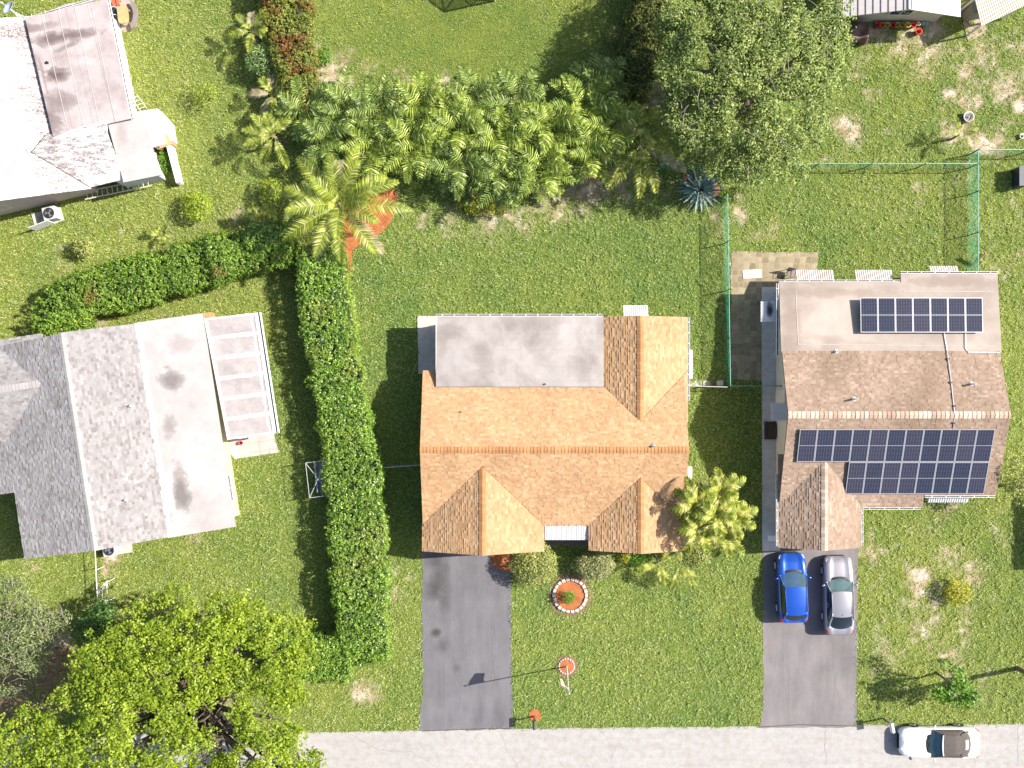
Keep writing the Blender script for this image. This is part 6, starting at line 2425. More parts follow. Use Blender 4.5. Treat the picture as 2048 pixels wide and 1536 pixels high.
# ------------------------------------------------------------------ air conditioners, ladders, clutter on the left
def condenser(label, x, y, rz, s=.72, h=.75):
    root = thing('air_conditioner', label, 'air conditioner', (x, y, .1), rz)
    mb = MB()
    mb.box((0, 0, h / 2), (s, s, h))
    mb.build('cabinet', M_plain('ac_cabinet', (.40, .40, .41), .5), root, local=True, bevel=.03)
    mb = MB()
    mb.lathe([(s * .40, h + .0), (s * .42, h + .03), (s * .37, h + .035), (s * .35, h + .005)], (0, 0, 0), 24)
    for q in (.12, .2, .28):
        mb.lathe([(s * q, h + .028), (s * q + .01, h + .032), (s * q + .01, h + .022)], (0, 0, 0), 20)
    mb.build('fan_guard', DARKMETAL, root, local=True)
    mb = MB()
    mb.lathe([(0, h + .004), (s * .35, h + .004)], (0, 0, 0), 20)
    mb.build('fan_well', DARKMETAL, root, local=True)
    mb = MB()
    for k in range(3):
        a = k * 2 * PI / 3 + .4
        mb.face([(0, 0, h + .02), (math.cos(a) * s * .33, math.sin(a) * s * .33, h + .018), (math.cos(a + .9) * s * .33, math.sin(a + .9) * s * .33, h + .012)])
    mb.lathe([(0, h + .035), (.06, h + .03), (.06, h + .01)], (0, 0, 0), 10)
    mb.build('fan_blade', ALU, root, local=True)
    return root


x, y = g(100, 427, .7)
mb = MB()
sl = [g(64, 428), g(121, 414), g(129, 441), g(73, 461)]
mb.prism(sl, 0, .1)
single('concrete_pad', mb, SLABM, 'pale concrete pad under the air conditioner by the white roofed house', 'pad', (*g(96, 436), 0))
condenser('grey air conditioner on a pad beside the white roofed house', x, y, .23, .8, .75)
mb = MB()
a, b = Vector((*g(73, 462), 0)), Vector((*g(112, 447), 0))
for k in range(9):
    p, q = a.lerp(b, k / 9), a.lerp(b, (k + .86) / 9)
    mb.prism([(p.x, p.y), (q.x, q.y), (q.x + .02, q.y + .04), (p.x + .02, p.y + .04)], .1, 1.15)
single('lattice_screen', mb, WHITE, 'white slatted screen on the pad in front of the air conditioner', 'screen', tuple(a.lerp(b, .5)))
x, y = g(219, 1100, .7)
condenser('grey air conditioner half hidden under the eave of the grey shingle house', x, y, .15, .78, .7)
mb = MB()
mb.prism([g(205, 1098), g(262, 1086), g(266, 1104), g(207, 1112)], 0, .1)
single('concrete_pad', mb, SLABM, 'pale concrete pad under the eave of the grey shingle house', 'pad', (*g(235, 1100), 0))
x, y = g(245, 1094, .5)
mb = MB()
mb.box((x, y, .35), (.9, .5, .5), .15)
single('pump_box', mb, M_plain('pump_grey', (.42, .39, .37), .5), 'plain grey pump box next to the air conditioner under the eave', 'pump box', (x, y, .1), bevel=.03)


def ladder(label, p0, p1, w, z0, z1, n, mat):
    a, b = Vector((*p0, z0)), Vector((*p1, z1))
    d = (b - a).normalized()
    sd = Vector((-d.y, d.x, 0)).normalized() * w / 2
    root = thing('ladder', label, 'ladder', (a.x, a.y, 0))
    mb = MB()
    for s in (-1, 1):
        mb.tube([a + sd * s, b + sd * s], .035, 5)
    mb.build('rail', mat, root)
    mb = MB()
    for k in range(n):
        q = a.lerp(b, (k + .5) / n)
        mb.tube([q - sd, q + sd], .025, 5)
    mb.build('rung', mat, root)
    return root


LAD = M_plain('pale_ladder', (.55, .50, .42), .6)
ladder('long pale ladder lying along the wall of the white roofed house', g(168, 391, .5), g(301, 364, .5), .46, .45, .5, 13, LAD)
ladder('short pale ladder leaning behind the white roofed house', g(287, 219, .1), g(268, 192, 1.2), .42, .1, 1.3, 4, LAD)
mb = MB()
mb.prism([g(312, 272, 1), g(335, 268, 1), g(344, 288, 1), g(316, 298, 1)], .9, .98)
mb.prism([g(313, 274, 1), g(318, 273, 1), g(322, 295, 1), g(317, 297, 1)], 0, .9)
mb.prism([g(334, 270, 1), g(339, 269, 1), g(343, 287, 1), g(338, 289, 1)], 0, .9)
single('counter', mb, M_plain('brown_counter', (.42, .27, .13), .6), 'brown outdoor counter at the corner of the white roofed house', 'counter', (*g(328, 283, 1), 0))
mb = MB()
mb.prism([g(332, 290, .9), g(340, 288, .9), g(358, 363, .9), g(352, 366, .9)], 0, .9)
mb.prism([g(315, 217, 1.0), g(338, 243, 1.0), g(344, 280, 1.0), g(333, 283, 1.0), g(322, 250, 1.0)], 0, .95)
single('garden_wall', mb, WHITE, 'low curving white garden wall at the corner of the white roofed house', 'wall', (*g(342, 320), 0))
shrub('shrub', 'dark green ground plants inside the low white wall', 328, 318, 14, .6, LF_GREEN, 420, (.1, .18), ry=32)
# patio set
c = g(246, 29, .74)
TB = thing('patio_table', 'pale wooden patio table on the slabs behind the white roofed house', 'table', (c[0], c[1], .03))
mb = MB()
cr = []
for k in range(24):
    a = 2 * PI * k / 24
    xx, yy = math.copysign(abs(math.cos(a)) ** .5, math.cos(a)) * .34, math.copysign(abs(math.sin(a)) ** .5, math.sin(a)) * .55
    cr.append((c[0] + xx * math.cos(.1) - yy * math.sin(.1), c[1] + xx * math.sin(.1) + yy * math.cos(.1)))
mb.prism(cr, .70, .75)
mb.build('tabletop', WOODTAN, TB)
for dx, dy in ((-.22, -.38), (.22, -.38), (.22, .38), (-.22, .38)):
    mb = MB()
    mb.box((c[0] + dx, c[1] + dy, .365), (.06, .06, .67))
    mb.build('leg', WOODTAN, TB)


def chair(label, x, y, rz, seat, frame):
    root = thing('patio_chair', label, 'chair', (x, y, .03), rz)
    mb = MB()
    mb.box((0, 0, .44), (.46, .46, .05))
    mb.build('seat', seat, root, local=True, bevel=.015)
    mb = MB()
    mb.box((0, .25, .75), (.46, .04, .5))
    mb.build('backrest', seat, root, local=True, bevel=.015)
    for dx, dy in ((-.21, -.21), (.21, -.21), (.21, .21), (-.21, .21)):
        mb = MB()
        mb.tube([(dx, dy, 0), (dx, dy, .42)], .02, 6)
        mb.build('leg', frame, root, local=True)
    for s in (-1, 1):
        mb = MB()
        mb.tube([(s * .24, -.2, .42), (s * .24, -.22, .66), (s * .24, .24, .68)], .018, 6)
        mb.build('armrest', frame, root, local=True)
    return root


x, y = g(226, 24, .5)
chair('dark patio chair with pale frame left of the pale wooden table', x, y, PI / 2 + .1, M_plain('dark_sling', (.02, .025, .04), .6), WHITE)
x, y = g(231, 5, .5)
chair('orange red patio chair at the top of the pale wooden table', x, y, .2, M_plain('red_orange_seat', (.42, .11, .06), .6), M_plain('rust_frame', (.3, .1, .06), .6))
x, y = g(1581, 546, .5)
chair('dark framed chair on the pavers at the corner of the solar house', x, y, -.2, M_plain('taupe_sling', (.18, .15, .14), .7), DARKMETAL)
BNH = thing('curved_bench', 'curved grey bench on the right of the pale wooden table', 'bench', g3(263, 30, 0))
mb = MB()
cx, cy = g(256, 29, .4)
for k in range(9):
    a0, a1 = -1.2 + k * .27, -1.2 + (k + 1) * .27
    mb.prism([(cx + .32 * math.cos(a0), cy + .62 * math.sin(a0)), (cx + .62 * math.cos(a0), cy + .95 * math.sin(a0)), (cx + .62 * math.cos(a1), cy + .95 * math.sin(a1)), (cx + .32 * math.cos(a1), cy + .62 * math.sin(a1))], .32, .42)
mb.build('seat', M_plain('grey_bench', (.20, .165, .15), .8), BNH)
mb = MB()
for a in (-1.0, 0, 1.0):
    mb.box((cx + .47 * math.cos(a), cy + .78 * math.sin(a), .175), (.12, .12, .29), a)
mb.build('leg', M_plain('grey_bench_leg', (.20, .165, .15), .8), BNH)
# satellite dish at the roof edge
DS = thing('satellite_dish', 'grey blue satellite dish on the edge of the white roof', 'satellite dish', g3(38, 32, 2.8))
b0 = Vector(g3(44, 36, 2.85))
cd = Vector(g3(20, 18, 3.5))
mb = MB()
for q in ((25, 36), (50, 34), (40, 40)):
    mb.tube([Vector(g3(q[0], q[1], 2.9)), b0.lerp(cd, .65)], .02, 6)
mb.tube([b0, cd], .03, 6)
mb.build('mount', WHITE, DS)
nrm = Vector((-.45, .35, .8)).normalized()
rot = nrm.to_track_quat('Z', 'Y').to_matrix()
mb = MB()
pr = [(.42 * t, .16 * t * t) for t in (0, .2, .4, .6, .8, 1)] + [(.43, .15)] + [(.42 * t, .16 * t * t - .015) for t in (.95, .6, .3, 0)]
mb.lathe(pr, (0, 0, 0), 24)
mb.v = [tuple(cd + rot @ Vector(v)) for v in mb.v]
mb.build('dish', M_plain('dish_grey', (.36, .40, .46), .5, var=.03), DS, True)
mb = MB()
mb.tube([cd + rot @ Vector((0, -.4, .14)), cd + rot @ Vector((0, -.12, .5))], .015, 5)
e = cd + rot @ Vector((0, -.12, .5))
mb.box(tuple(e), (.08, .08, .12))
mb.build('feed_arm', WHITE, DS)

# fence frame of white pipe by the grey house
W_ = thing('pipe_frame', 'white metal pipe frame running from the grey shingle house to the lime tree', 'frame', g3(195, 1180, 0))
hp = 1.15
rails = [[(190, 1098), (195, 1206)], [(193, 1184), (215, 1161)], [(195, 1188), (214, 1166)], [(204, 1176), (205, 1206)], [(213, 1163), (215, 1204)]]
mb = MB()
for r_ in rails:
    mb.tube([Vector(g3(*p, hp)) for p in r_], .026, 6)
mb.build('rail', WHITE, W_)
for p in ((190, 1099), (192, 1140), (194, 1184), (195, 1205), (205, 1205), (214, 1164), (215, 1203)):
    q = g3(*p, hp)
    mb = MB()
    mb.tube([(q[0], q[1], 0), q], .026, 6)
    mb.build('post', WHITE, W_)
# red flower bucket at tiled patio
pot(481, 886, .12, .3, M_plain('crimson', (.5, .01, .03), .5), 'crimson pot at the corner of the patio cover of the grey shingle house')
mb = MB()
q = g3(413, 631, 1.0)
mb.box((q[0], q[1], .5), (.5, .35, 1.0), .15)
single('terracotta_box', mb, M_plain('terracotta', (.45, .22, .10), .8), 'terracotta coloured box at the upper corner of the patio cover', 'box', (q[0], q[1], 0), bevel=.03)

# framed swing by the tall hedge
SW = thing('garden_swing', 'metal framed garden swing half hidden by the tall hedge', 'swing', g3(632, 955, 0))
mb = MB()
zt = 1.75
c0, c1, c2, c3 = [Vector(g3(*p, zt)) for p in ((611, 926), (652, 921), (661, 990), (619, 996))]
for a, b in ((c0, c1), (c1, c2), (c2, c3), (c3, c0), (c0, c2), (c1, c3)):
    mb.tube([a, b], .02, 6)
for p in (c0, c1, c2, c3):
    mb.tube([Vector((p.x, p.y, 0)), p], .02, 6)
mb.build('frame', M_plain('rusty_white_pipe', (.34, .34, .34), .6, var=.2), SW)
mb = MB()
ctr = (c0 + c1 + c2 + c3) / 4 + Vector((.15, 0, 0))
mb.box((ctr.x, ctr.y, .42), (.75, 1.9, .1), .1)
mb.build('seat', M_plain('swing_grey', (.25, .28, .31), .7), SW)
mb = MB()
mb.box((ctr.x - .42, ctr.y, .72), (.09, 1.9, .55), .1)
mb.build('backrest', M_plain('swing_grey_back', (.22, .25, .28), .7), SW)
mb = MB()
for s in (-.8, .8):
    mb.box((ctr.x, ctr.y + s, .19), (.6, .08, .36), .1)
mb.build('leg', GREYMETAL, SW)

# screen enclosure beyond the top edge; its shadow falls into the picture
SE = thing('screen_enclosure', 'screened pool cage with only a white corner post inside the top edge', 'enclosure', g3(990, 2, 0))


def M_screen():
    t = NT('dark_insect_screen')
    d = t.n('ShaderNodeBsdfDiffuse')
    t.set(d.inputs[0], (.03, .035, .03))
    tr = t.n('ShaderNodeBsdfTransparent')
    mx = t.n('ShaderNodeMixShader')
    mx.inputs[0].default_value = .42
    t.t.links.new(tr.outputs[0], mx.inputs[1])
    t.t.links.new(d.outputs[0], mx.inputs[2])
    return t.done(mx.outputs[0])


SCR = M_screen()
o_ = Vector((*g(990, 2), 0))
e1 = Vector((-.80, .60, 0))
e2 = Vector((.60, .80, 0))
HS = 3.0
L1, L2 = 4.6, 4.6
cs_ = [o_, o_ + e1 * L1, o_ + e1 * L1 + e2 * L2, o_ + e2 * L2]
mb = MB()
upv = Vector((0, 0, HS))
for i in range(4):
    a, b = cs_[i], cs_[(i + 1) % 4]
    mb.tube([a, a + upv], .06, 6)
    mb.tube([a + upv, b + upv], .05, 6)
    for k in (1, 2):
        q = a.lerp(b, k / 3)
        mb.tube([q, q + upv], .04, 6)
    mb.tube([a + Vector((0, 0, .05)), a.lerp(b, .34) + upv], .04, 6)
    mb.tube([a + Vector((0, 0, HS * .45)), b + Vector((0, 0, HS * .45))], .04, 6)
mb.tube([cs_[0] + upv, cs_[2] + upv], .05, 6)
mb.tube([cs_[1] + upv, cs_[3] + upv], .05, 6)
mb.build('frame', WHITE, SE)
mb = MB()
for i in range(4):
    a, b = cs_[i], cs_[(i + 1) % 4]
    mb.face([a, b, b + upv * .99, a + upv * .99])
mb.face([c + upv * .99 for c in cs_])
mb.build('screen', SCR, SE)

mb = MB()
mb.prism(jag(gp([(-20, 1310), (60, 1296), (130, 1290), (165, 1330), (150, 1400), (110, 1450), (60, 1462), (-20, 1466)]), .4, .15, 8), -.04, .03)
tag(mb.build('leaf_litter', SOIL), 'bare brown soil and litter under the grey green scrub', 'soil', kind='stuff')
# loose stones and scraps
mb = MB()
r = random.Random(12)


def rock(label, px, py, s, mat=STONE):
    x, y = g(px, py)
    m = MB()
    n = 9
    base = [(x + s * (1 + r.uniform(-.2, .2)) * math.cos(2 * PI * k / n), y + s * .75 * (1 + r.uniform(-.2, .2)) * math.sin(2 * PI * k / n)) for k in range(n)]
    m.prism3([(p[0] * .8 + x * .2, p[1] * .8 + y * .2, s * .7 + r.uniform(-.02, .02)) for p in base], s * .7 + .02)
    return single('rock', m, mat, label, 'rock', (x, y, 0), bevel=.03)


rock('pale rock at the corner of the dark driveway below the big round bush', 1030, 1138, .2)
rock('pale rock left of the small mulch spot under the thicket', 1170, 352, .16)
rock('larger pale rock right of the small mulch spot under the thicket', 1198, 366, .22)
rock('pale rock touching the drooping coconut palm fronds', 1216, 362, .15)
# ------------------------------------------------------------------ cars (front towards +X in their own space)
def M_paint(name, c, metal=.3, rough=.3):
    t = NT(name)
    f = t.noise(t.coord('Object'), 400, 2)
    col = t.ramp(f, [(.3, tuple(x * .9 for x in c)), (.7, tuple(min(1, x * 1.1) for x in c))])
    return t.done(t.principled(col, rough, metal, .5, coat=.9, coat_rough=.04))


def M_carglass(name, tint, amount):
    t = NT(name)
    gl = t.principled(tint, .03, 0, .8)
    tr = t.n('ShaderNodeBsdfTransparent')
    tr.inputs[0].default_value = (.75, .9, .87, 1)
    mx = t.n('ShaderNodeMixShader')
    mx.inputs[0].default_value = amount
    t.t.links.new(tr.outputs[0], mx.inputs[1])
    t.t.links.new(gl, mx.inputs[2])
    return t.done(mx.outputs[0])


GL_FRONT = M_carglass('windscreen_glass', (.10, .17, .17), .45)
GL_DARK = M_carglass('tinted_glass', (.012, .016, .022), .92)
GL_BLUE = M_carglass('blue_windscreen', (.012, .035, .06), .82)
TRIM = M_plain('black_trim', (.012, .012, .013), .45)
CHROME = M_plain('chrome', (.7, .7, .7), .15, 1.0, var=.02)
SEATM = M_plain('car_seat', (.22, .21, .20), .8)
DASH = M_plain('dashboard', (.05, .05, .05), .7)
TAILR = M_plain('tail_lamp_red', (.5, .015, .015), .2)
HEADL = M_plain('head_lamp', (.6, .62, .64), .1)


def lerp(a, b, t):
    return a + (b - a) * t


def interp(tab, x, k):
    xs = [r[0] for r in tab]
    return float(np.interp(-x, [-q for q in xs], [r[k] for r in tab]))


def make_car(name, label, cat, P, loc, rz):
    root = thing(name, label, cat, loc, rz)
    tab = P['tab']           # x, half width, belt z, centre z
    W2 = P['w2']
    mb = MB()
    xs = [tab[0][0]]
    for (a, b) in zip(tab[:-1], tab[1:]):
        m = max(1, int(abs(a[0] - b[0]) / .22))
        for k in range(1, m + 1):
            xs.append(lerp(a[0], b[0], k / m))
    rings = []
    for x in xs:
        w_, zb, zc = interp(tab, x, 1), interp(tab, x, 2), interp(tab, x, 3)
        zr = .24
        # raised centre and shoulder crease on the bonnet
        cre = P.get('crease', .012)
        half = [(w_ * .86, zr), (w_ * .965, zr + .10), (w_ * 1.0, lerp(zr, zb, .5)), (w_ * .99, zb - .10), (w_ * .955, zb - .02), (w_ * .86, zb + (zc - zb) * .35),
                (w_ * .66, zb + (zc - zb) * .70 + cre), (w_ * .60, zb + (zc - zb) * .74), (w_ * .3, zb + (zc - zb) * .95), (0, zc)]
        ring = half + [(-y, z) for y, z in half[-2::-1]]
        rings.append([(x, y, z) for y, z in ring])
    m = len(rings[0])
    b = len(mb.v)
    for rg in rings:
        mb.v += rg
    for i in range(len(rings) - 1):
        for j in range(m - 1):
            a = b + i * m + j
            mb.f.append([a, a + 1, a + m + 1, a + m])
            mb.m.append(0)
        mb.f.append([b + i * m + m - 1, b + i * m, b + (i + 1) * m, b + (i + 1) * m + m - 1])
        mb.m.append(1)
    mb.f.append([b + j for j in reversed(range(m))])
    mb.m.append(0)
    e = b + (len(rings) - 1) * m
    mb.f.append([e + j for j in range(m)])
    mb.m.append(0)
    body = mb.build('body', [P['paint'], TRIM], root, True, True)
    # cabin
    cw, rf, rr, rb = P['cowl'], P['rf'], P['rr'], P['rb']
    H = P['h']
    wr = P['wr']
    wbf = interp(tab, cw, 1) * .88
    wbr = interp(tab, rb, 1) * P.get('rbw', .82)
    zbf = interp(tab, cw - .3, 2) + .0
    zcf = interp(tab, cw, 3) + .005
    zcr = interp(tab, rb, 3) + .005
    zbr = interp(tab, rb, 2)

    def crown(y):
        return -.06 * y * y

    def roof(u, v):
        x = lerp(rf, rr, u)
        y = (v * 2 - 1)
        w_ = lerp(wr, wr * P.get('rtap', .95), u)
        xx = x + (-.07 if u < .5 else .05) * y * y * abs(u * 2 - 1)
        z = H - .035 * (u * 2 - 1) ** 2 + crown(y) - max(0, (u - .7)) * P.get('drop', .08)
        return (xx, y * w_, z)

    def ws(u, v):
        y = v * 2 - 1
        t = roof(0, v)
        bx = (cw - .22 * y * y, y * wbf, lerp(zcf, zbf, y * y) + .01)
        q = [lerp(bx[k], t[k], u) for k in range(3)]
        q[2] += .04 * math.sin(PI * u)
        return q

    def rw(u, v):
        y = v * 2 - 1
        t = roof(1, v)
        bx = (rb + .14 * y * y, y * wbr, lerp(zcr, zbr, y * y) + .01)
        q = [lerp(t[k], bx[k], u) for k in range(3)]
        q[2] += .04 * math.sin(PI * u)
        return q

    def side(s):
        def fn(u, v):
            ta, tb_ = roof(0, (s + 1) / 2), roof(1, (s + 1) / 2)
            t = roof(u, (s + 1) / 2)
            bx = lerp(cw - .22, rb + .14, u)
            by = s * lerp(wbf, wbr, u) + s * .03 * math.sin(PI * u)
            by = s * max(abs(by), interp(tab, bx, 1) * .90 if .08 < u < .9 else abs(by))
            bz = lerp(zbf, zbr, u) + .01
            q = [lerp((bx, by, bz)[k], t[k], v) for k in range(3)]
            q[1] += s * .035 * math.sin(PI * v)
            return q
        return fn
    mb = MB()
    mb.grid(roof, 12, 10)
    mb.build('roof', P['roofm'], root, True, True)
    mb = MB()
    mb.grid(ws, 6, 10)
    mb.build('windscreen', P['glass'], root, True, True)
    if P.get('soft'):
        mb = MB()
        mb.tube([Vector(roof(0, k / 10)) + Vector((.03, 0, .012)) for k in range(11)], .045, 6)
        mb.build('windscreen_header', P['paint'], root, True, True)
    mb = MB()
    if P.get('soft'):
        mb.grid(rw, 8, 10)
        mb.build('soft_top_back', P['roofm'], root, True, True)
        mb = MB()

        def rwin(u, v):
            q = rw(.35 + u * .4, .27 + v * .46)
            q[2] += .012
            return q
        mb.grid(rwin, 4, 8)
    else:
        mb.grid(rw, 6, 10)
    mb.build('rear_window', GL_DARK if not P.get('soft') else M_carglass('soft_rear_window', (.3, .33, .33), .9), root, True, True)
    for s in (-1, 1):
        mb = MB()
        f = side(s)
        mb.grid(lambda u, v: f(u, v), 14, 4)
        sw = mb.build('side_window', GL_DARK if not P.get('soft') else P['roofm'], root, True, True)
        # pillars and roof rails in body colour
        mb = MB()
        fr = [Vector(f(0, k / 6)) + Vector((0, s * .01, .008)) for k in range(7)]
        mb.tube(fr, .038, 6)
        rr_ = [Vector(f(1, k / 6)) + Vector((0, s * .01, .008)) for k in range(7)]
        mb.tube(rr_, P.get('cpil', .06), 6)
        tp = [Vector(roof(k / 8, (s + 1) / 2)) + Vector((0, s * .008, 0)) for k in range(9)]
        mb.tube(tp, .028, 6)
        mb.build('pillar', P['paint'] if not P.get('soft') else P['roofm'], root, True, True)
        mb = MB()
        bl = [Vector(f(k / 12, 0)) + Vector((0, s * .012, .006)) for k in range(13)]
        mb.tube(bl, .014, 5)
        mb.build('window_trim', CHROME if not P.get('soft') else TRIM, root, True, True)
        # mirror
        mx_, my_, mz_ = cw - .42, s * (W2 + .11), zbf + .08
        mb = MB()
        n = 10
        mb.lathe([(0, -.11), (.06, -.09), (.085, 0), (.06, .09), (0, .11)], (0, 0, 0), n, axis='y')
        mb.v = [(mx_ + x * .8 - s * y * .28, my_ + y, mz_ + z * .8) for x, y, z in mb.v]
        mb.tube([(mx_ - .02, s * W2 * .93, mz_ - .04), (mx_, my_, mz_ - .02)], .022, 5)
        mb.build('side_mirror', P['paint'], root, True, True)
        # lamps
        x0 = tab[0][0]
        mb = MB()

        def lamp(xa, xb, za, lo):
            def fn(u, v):
                x = lerp(xa, xb, u)
                w_ = interp(tab, x, 1)
                zb, zc = interp(tab, x, 2), interp(tab, x, 3)
                q = lerp(lo, .97, v)
                z = zb + (zc - zb) * max(0, (.97 - q) / .97) * .9 + .004 - max(0, q - .93) * 1.2
                return (x, s * w_ * q, z + .008)
            return fn
        mb.grid(lamp(x0 - .10, x0 - P.get('hl', .3), 0, .70), 5, 5)
        mb.build('headlight', HEADL, root, True, True)
        xe = tab[-1][0]
        mb = MB()
        mb.grid(lamp(xe + .05, xe + P.get('tl', .22), 0, P.get('tlw', .72)), 4, 4)

        def tl_side(u, v):
            x = lerp(xe + .04, xe + P.get('tl', .22) + .05, u)
            w_ = interp(tab, x, 1)
            zb = interp(tab, x, 2)
            return (x, s * (w_ * lerp(1.0, .97, v) + .008), zb - lerp(.20, .0, v))
        mb.grid(tl_side, 4, 3)
        mb.build('taillight', TAILR, root, True, True)
    # cowl strip with wipers
    mb = MB()

    def cowlstrip(u, v):
        y = (v * 2 - 1)
        x = cw - .22 * y * y
        return (x + lerp(-.03, .12, u), y * (wbf + .02), lerp(zcf, zbf, y * y) + .018 - .012 * u)
    mb.grid(cowlstrip, 2, 10)
    for s in (-.05, .4):
        mb.tube([(cw + .02, s, zcf + .04), (cw - .16, s - .55, zcf + .04)], .012, 5)
    mb.build('cowl', TRIM, root, True, True)
    # grille and bumper lip
    mb = MB()
    x0 = tab[0][0]
    w0 = tab[0][1]
    mb.box((x0 + .012, 0, .50), (.03, w0 * 1.5, .16))
    mb.box((x0 + .012, 0, .30), (.03, w0 * 1.7, .10))
    mb.build('grille', TRIM, root, local=True)
    # bonnet shut line
    mb = MB()
    for s in (-1, 1):
        pts = []
        for k in range(8):
            x = lerp(tab[0][0] - .18, cw - .02, k / 7)
            w_, zb, zc = interp(tab, x, 1), interp(tab, x, 2), interp(tab, x, 3)
            pts.append((x, s * w_ * .83, zb + (zc - zb) * .40 + .002))
        mb.tube(pts, .006, 4)
    x = tab[0][0] - .18
    w_, zb, zc = interp(tab, x, 1), interp(tab, x, 2), interp(tab, x, 3)
    mb.tube([(x, y * w_, lerp(zc, zb + (zc - zb) * .4, abs(y) / .83) + .003) for y in (-.83, -.5, 0, .5, .83)], .006, 4)
    mb.build('bonnet_seam', TRIM, root, local=True)
    # interior
    mb = MB()
    mb.box((cw - .35, 0, zbf - .02), (.55, wbf * 1.7, .05))
    mb.build('dashboard', DASH, root, local=True)
    for s in (-.37, .37):
        mb = MB()
        mb.box((rf - .55, s, zbf - .25), (.5, .5, .14))
        mb.box((rf - .80, s, zbf - .02), (.14, .5, .55))
        mb.box((rf - .82, s, zbf + .30), (.10, .26, .18))
        mb.build('seat', SEATM, root, local=True, bevel=.04)
    mb = MB()
    n = 16
    ctr = Vector((rf - .05, .37, zbf - .01))
    ax1, ax2 = Vector((0, 1, 0)), Vector((.45, 0, .9)).normalized()
    mb.tube([ctr + (ax1 * math.cos(2 * PI * k / n) + ax2 * math.sin(2 * PI * k / n)) * .18 for k in range(n + 1)], .016, 5)
    mb.build('steering_wheel', TRIM, root, local=True)
    mb = MB()
    mb.prism([(rf - .1, -.6), (rf - .1, .6), (rb + .3, .6), (rb + .3, -.6)], .3, zbf - .3)
    mb.build('cabin_floor', DASH, root, local=True)
    # aerial fin
    if not P.get('soft'):
        q = roof(.88, .5)
        mb = MB()
        mb.prism3([(q[0] + .12, 0, q[2]), (q[0] - .06, .025, q[2] + .0), (q[0] - .08, 0, q[2] + .075), (q[0] - .06, -.025, q[2])], .02)
        mb.build('aerial_fin', TRIM if P.get('fin') else P['paint'], root, local=True)
    # wheels
    first = None
    R = P['wheel']
    for i, (wx, s) in enumerate(((P['ax1'], 1), (P['ax1'], -1), (P['ax2'], 1), (P['ax2'], -1))):
        if first is None:
            wh = bpy.data.objects.new('wheel', None)
            COL.objects.link(wh)
            wh.parent = root
            mb = MB()
            mb.lathe([(R * .66, -.10), (R * .92, -.11), (R, -.08), (R, .08), (R * .92, .11), (R * .66, .10)], (0, 0, 0), 28, axis='y', close=True)
            mb.build('tyre', BLACKRUB, wh, True, True)
            mb = MB()
            mb.lathe([(R * .66, .10), (R * .62, .10), (R * .58, .05), (R * .58, -.1)], (0, 0, 0), 24, axis='y')
            for k in range(10):
                a = 2 * PI * k / 10
                c1 = Vector((math.cos(a), 0, math.sin(a)))
                mb.tube([c1 * R * .12 + Vector((0, .085, 0)), c1 * R * .62 + Vector((0, .09, 0))], [.035, .022], 5)
            mb.lathe([(0, .11), (R * .16, .10), (R * .18, .06)], (0, 0, 0), 12, axis='y')
            mb.build('rim', ALU if not P.get('darkrim') else GREYMETAL, wh, True, True)
            first = wh
        else:
            wh = copy_tree(first, root)
        wh.location = (wx, s * (W2 - .10), R)
        wh.rotation_euler = (0, 0, 0 if s > 0 else PI)
    return root


BLUE = M_paint('blue_metallic', (.012, .075, .40), .35, .25)
SILV = M_paint('silver_metallic', (.30, .285, .31), .45, .3)
WHT = M_paint('white_gloss', (.72, .72, .72), .0, .3)
SOFT = M_plain('brown_soft_top', (.075, .062, .055), .85, var=.12, scale=6)

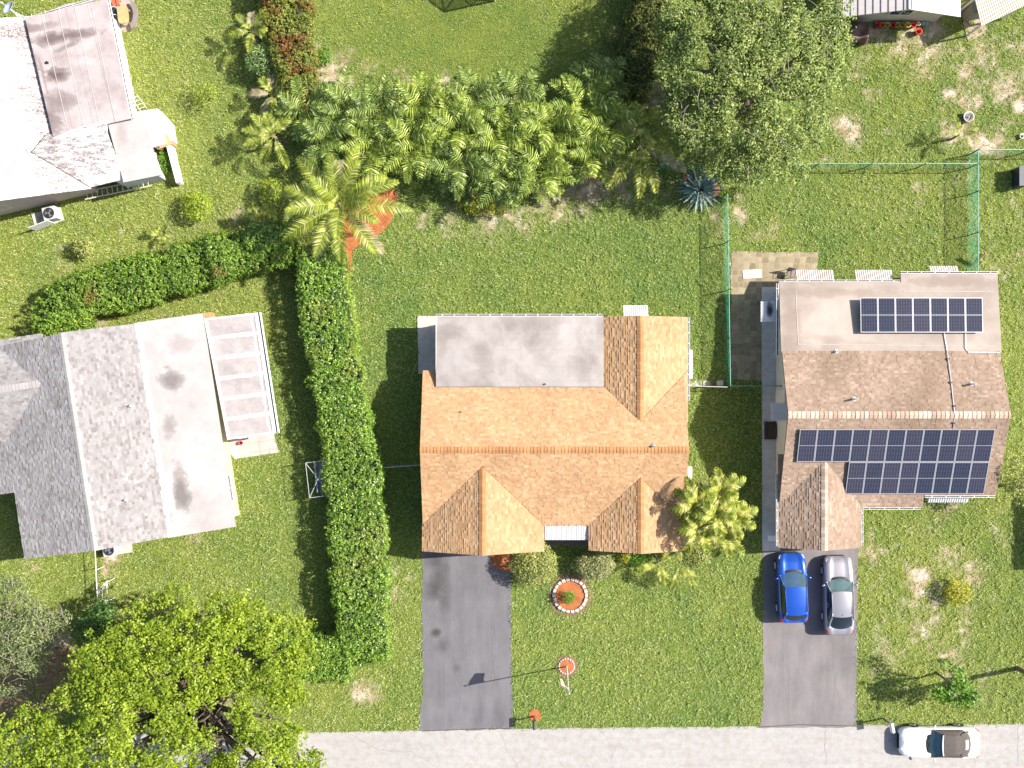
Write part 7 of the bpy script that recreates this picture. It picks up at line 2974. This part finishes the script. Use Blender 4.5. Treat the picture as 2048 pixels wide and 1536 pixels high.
suv = dict(tab=[(2.13, .50, .62, .66), (2.09, .64, .66, .74), (1.98, .77, .74, .84), (1.75, .865, .86, .95), (1.35, .90, .94, 1.05), (1.0, .91, .98, 1.09), (.5, .915, 1.0, 1.05), (-.6, .915, 1.03, 1.05), (-1.4, .905, 1.07, 1.1),
                (-1.8, .87, 1.09, 1.16), (-2.02, .80, 1.04, 1.12), (-2.11, .70, .92, 1.0), (-2.13, .62, .84, .9)],
           w2=.91, cowl=1.08, rf=.24, rr=-1.55, rb=-1.93, h=1.62, wr=.64, rtap=.9, paint=BLUE, roofm=BLUE, glass=GL_FRONT, wheel=.35, ax1=1.33, ax2=-1.30, crease=.03, tlw=.74, tl=.3, drop=.25, rbw=.80)
sedan = dict(tab=[(2.42, .52, .58, .62), (2.38, .66, .62, .69), (2.27, .78, .70, .78), (2.0, .87, .80, .88), (1.5, .90, .88, .97), (1.1, .91, .92, 1.01), (.5, .915, .94, .99), (-.8, .915, .97, .99), (-1.5, .905, .99, 1.02), (-2.0, .88, 1.0, 1.07),
                  (-2.26, .82, .97, 1.05), (-2.38, .71, .88, .95), (-2.42, .63, .78, .84)],
             w2=.91, cowl=1.12, rf=.40, rr=-1.20, rb=-1.98, h=1.46, wr=.62, rtap=.92, paint=SILV, roofm=SILV, glass=GL_FRONT, wheel=.34, ax1=1.50, ax2=-1.36, crease=.022, fin=True, tlw=.74, tl=.3, rbw=.76, drop=.12)
conv = dict(tab=[(2.43, .60, .60, .64), (2.38, .72, .66, .72), (2.22, .83, .74, .82), (1.9, .90, .82, .92), (1.4, .92, .89, .99), (.9, .925, .93, 1.02), (.3, .925, .95, 1.0), (-.8, .93, .97, .99), (-1.5, .94, 1.0, 1.04), (-1.95, .92, 1.0, 1.07),
                 (-2.25, .86, .98, 1.05), (-2.38, .76, .90, .97), (-2.43, .68, .78, .84)],
            w2=.935, cowl=.84, rf=.05, rr=-1.15, rb=-1.78, h=1.38, wr=.63, rtap=.93, paint=WHT, roofm=SOFT, glass=GL_BLUE, wheel=.35, ax1=1.47, ax2=-1.28, crease=.03, soft=True, rbw=.78, tlw=.8, darkrim=True, drop=.2)
make_car('parked_suv', 'glossy blue SUV on the driveway of the solar house', 'car', suv, (17.30, -12.58, .02), PI / 2 + math.radians(2.0))
make_car('parked_sedan', 'silver sedan beside the blue SUV on the driveway', 'car', sedan, (20.17, -13.07, .02), PI / 2 + math.radians(.5))
make_car('parked_convertible', 'white convertible with brown fabric soft top parked at the road edge', 'car', conv, (26.4, -22.12, .012), PI)
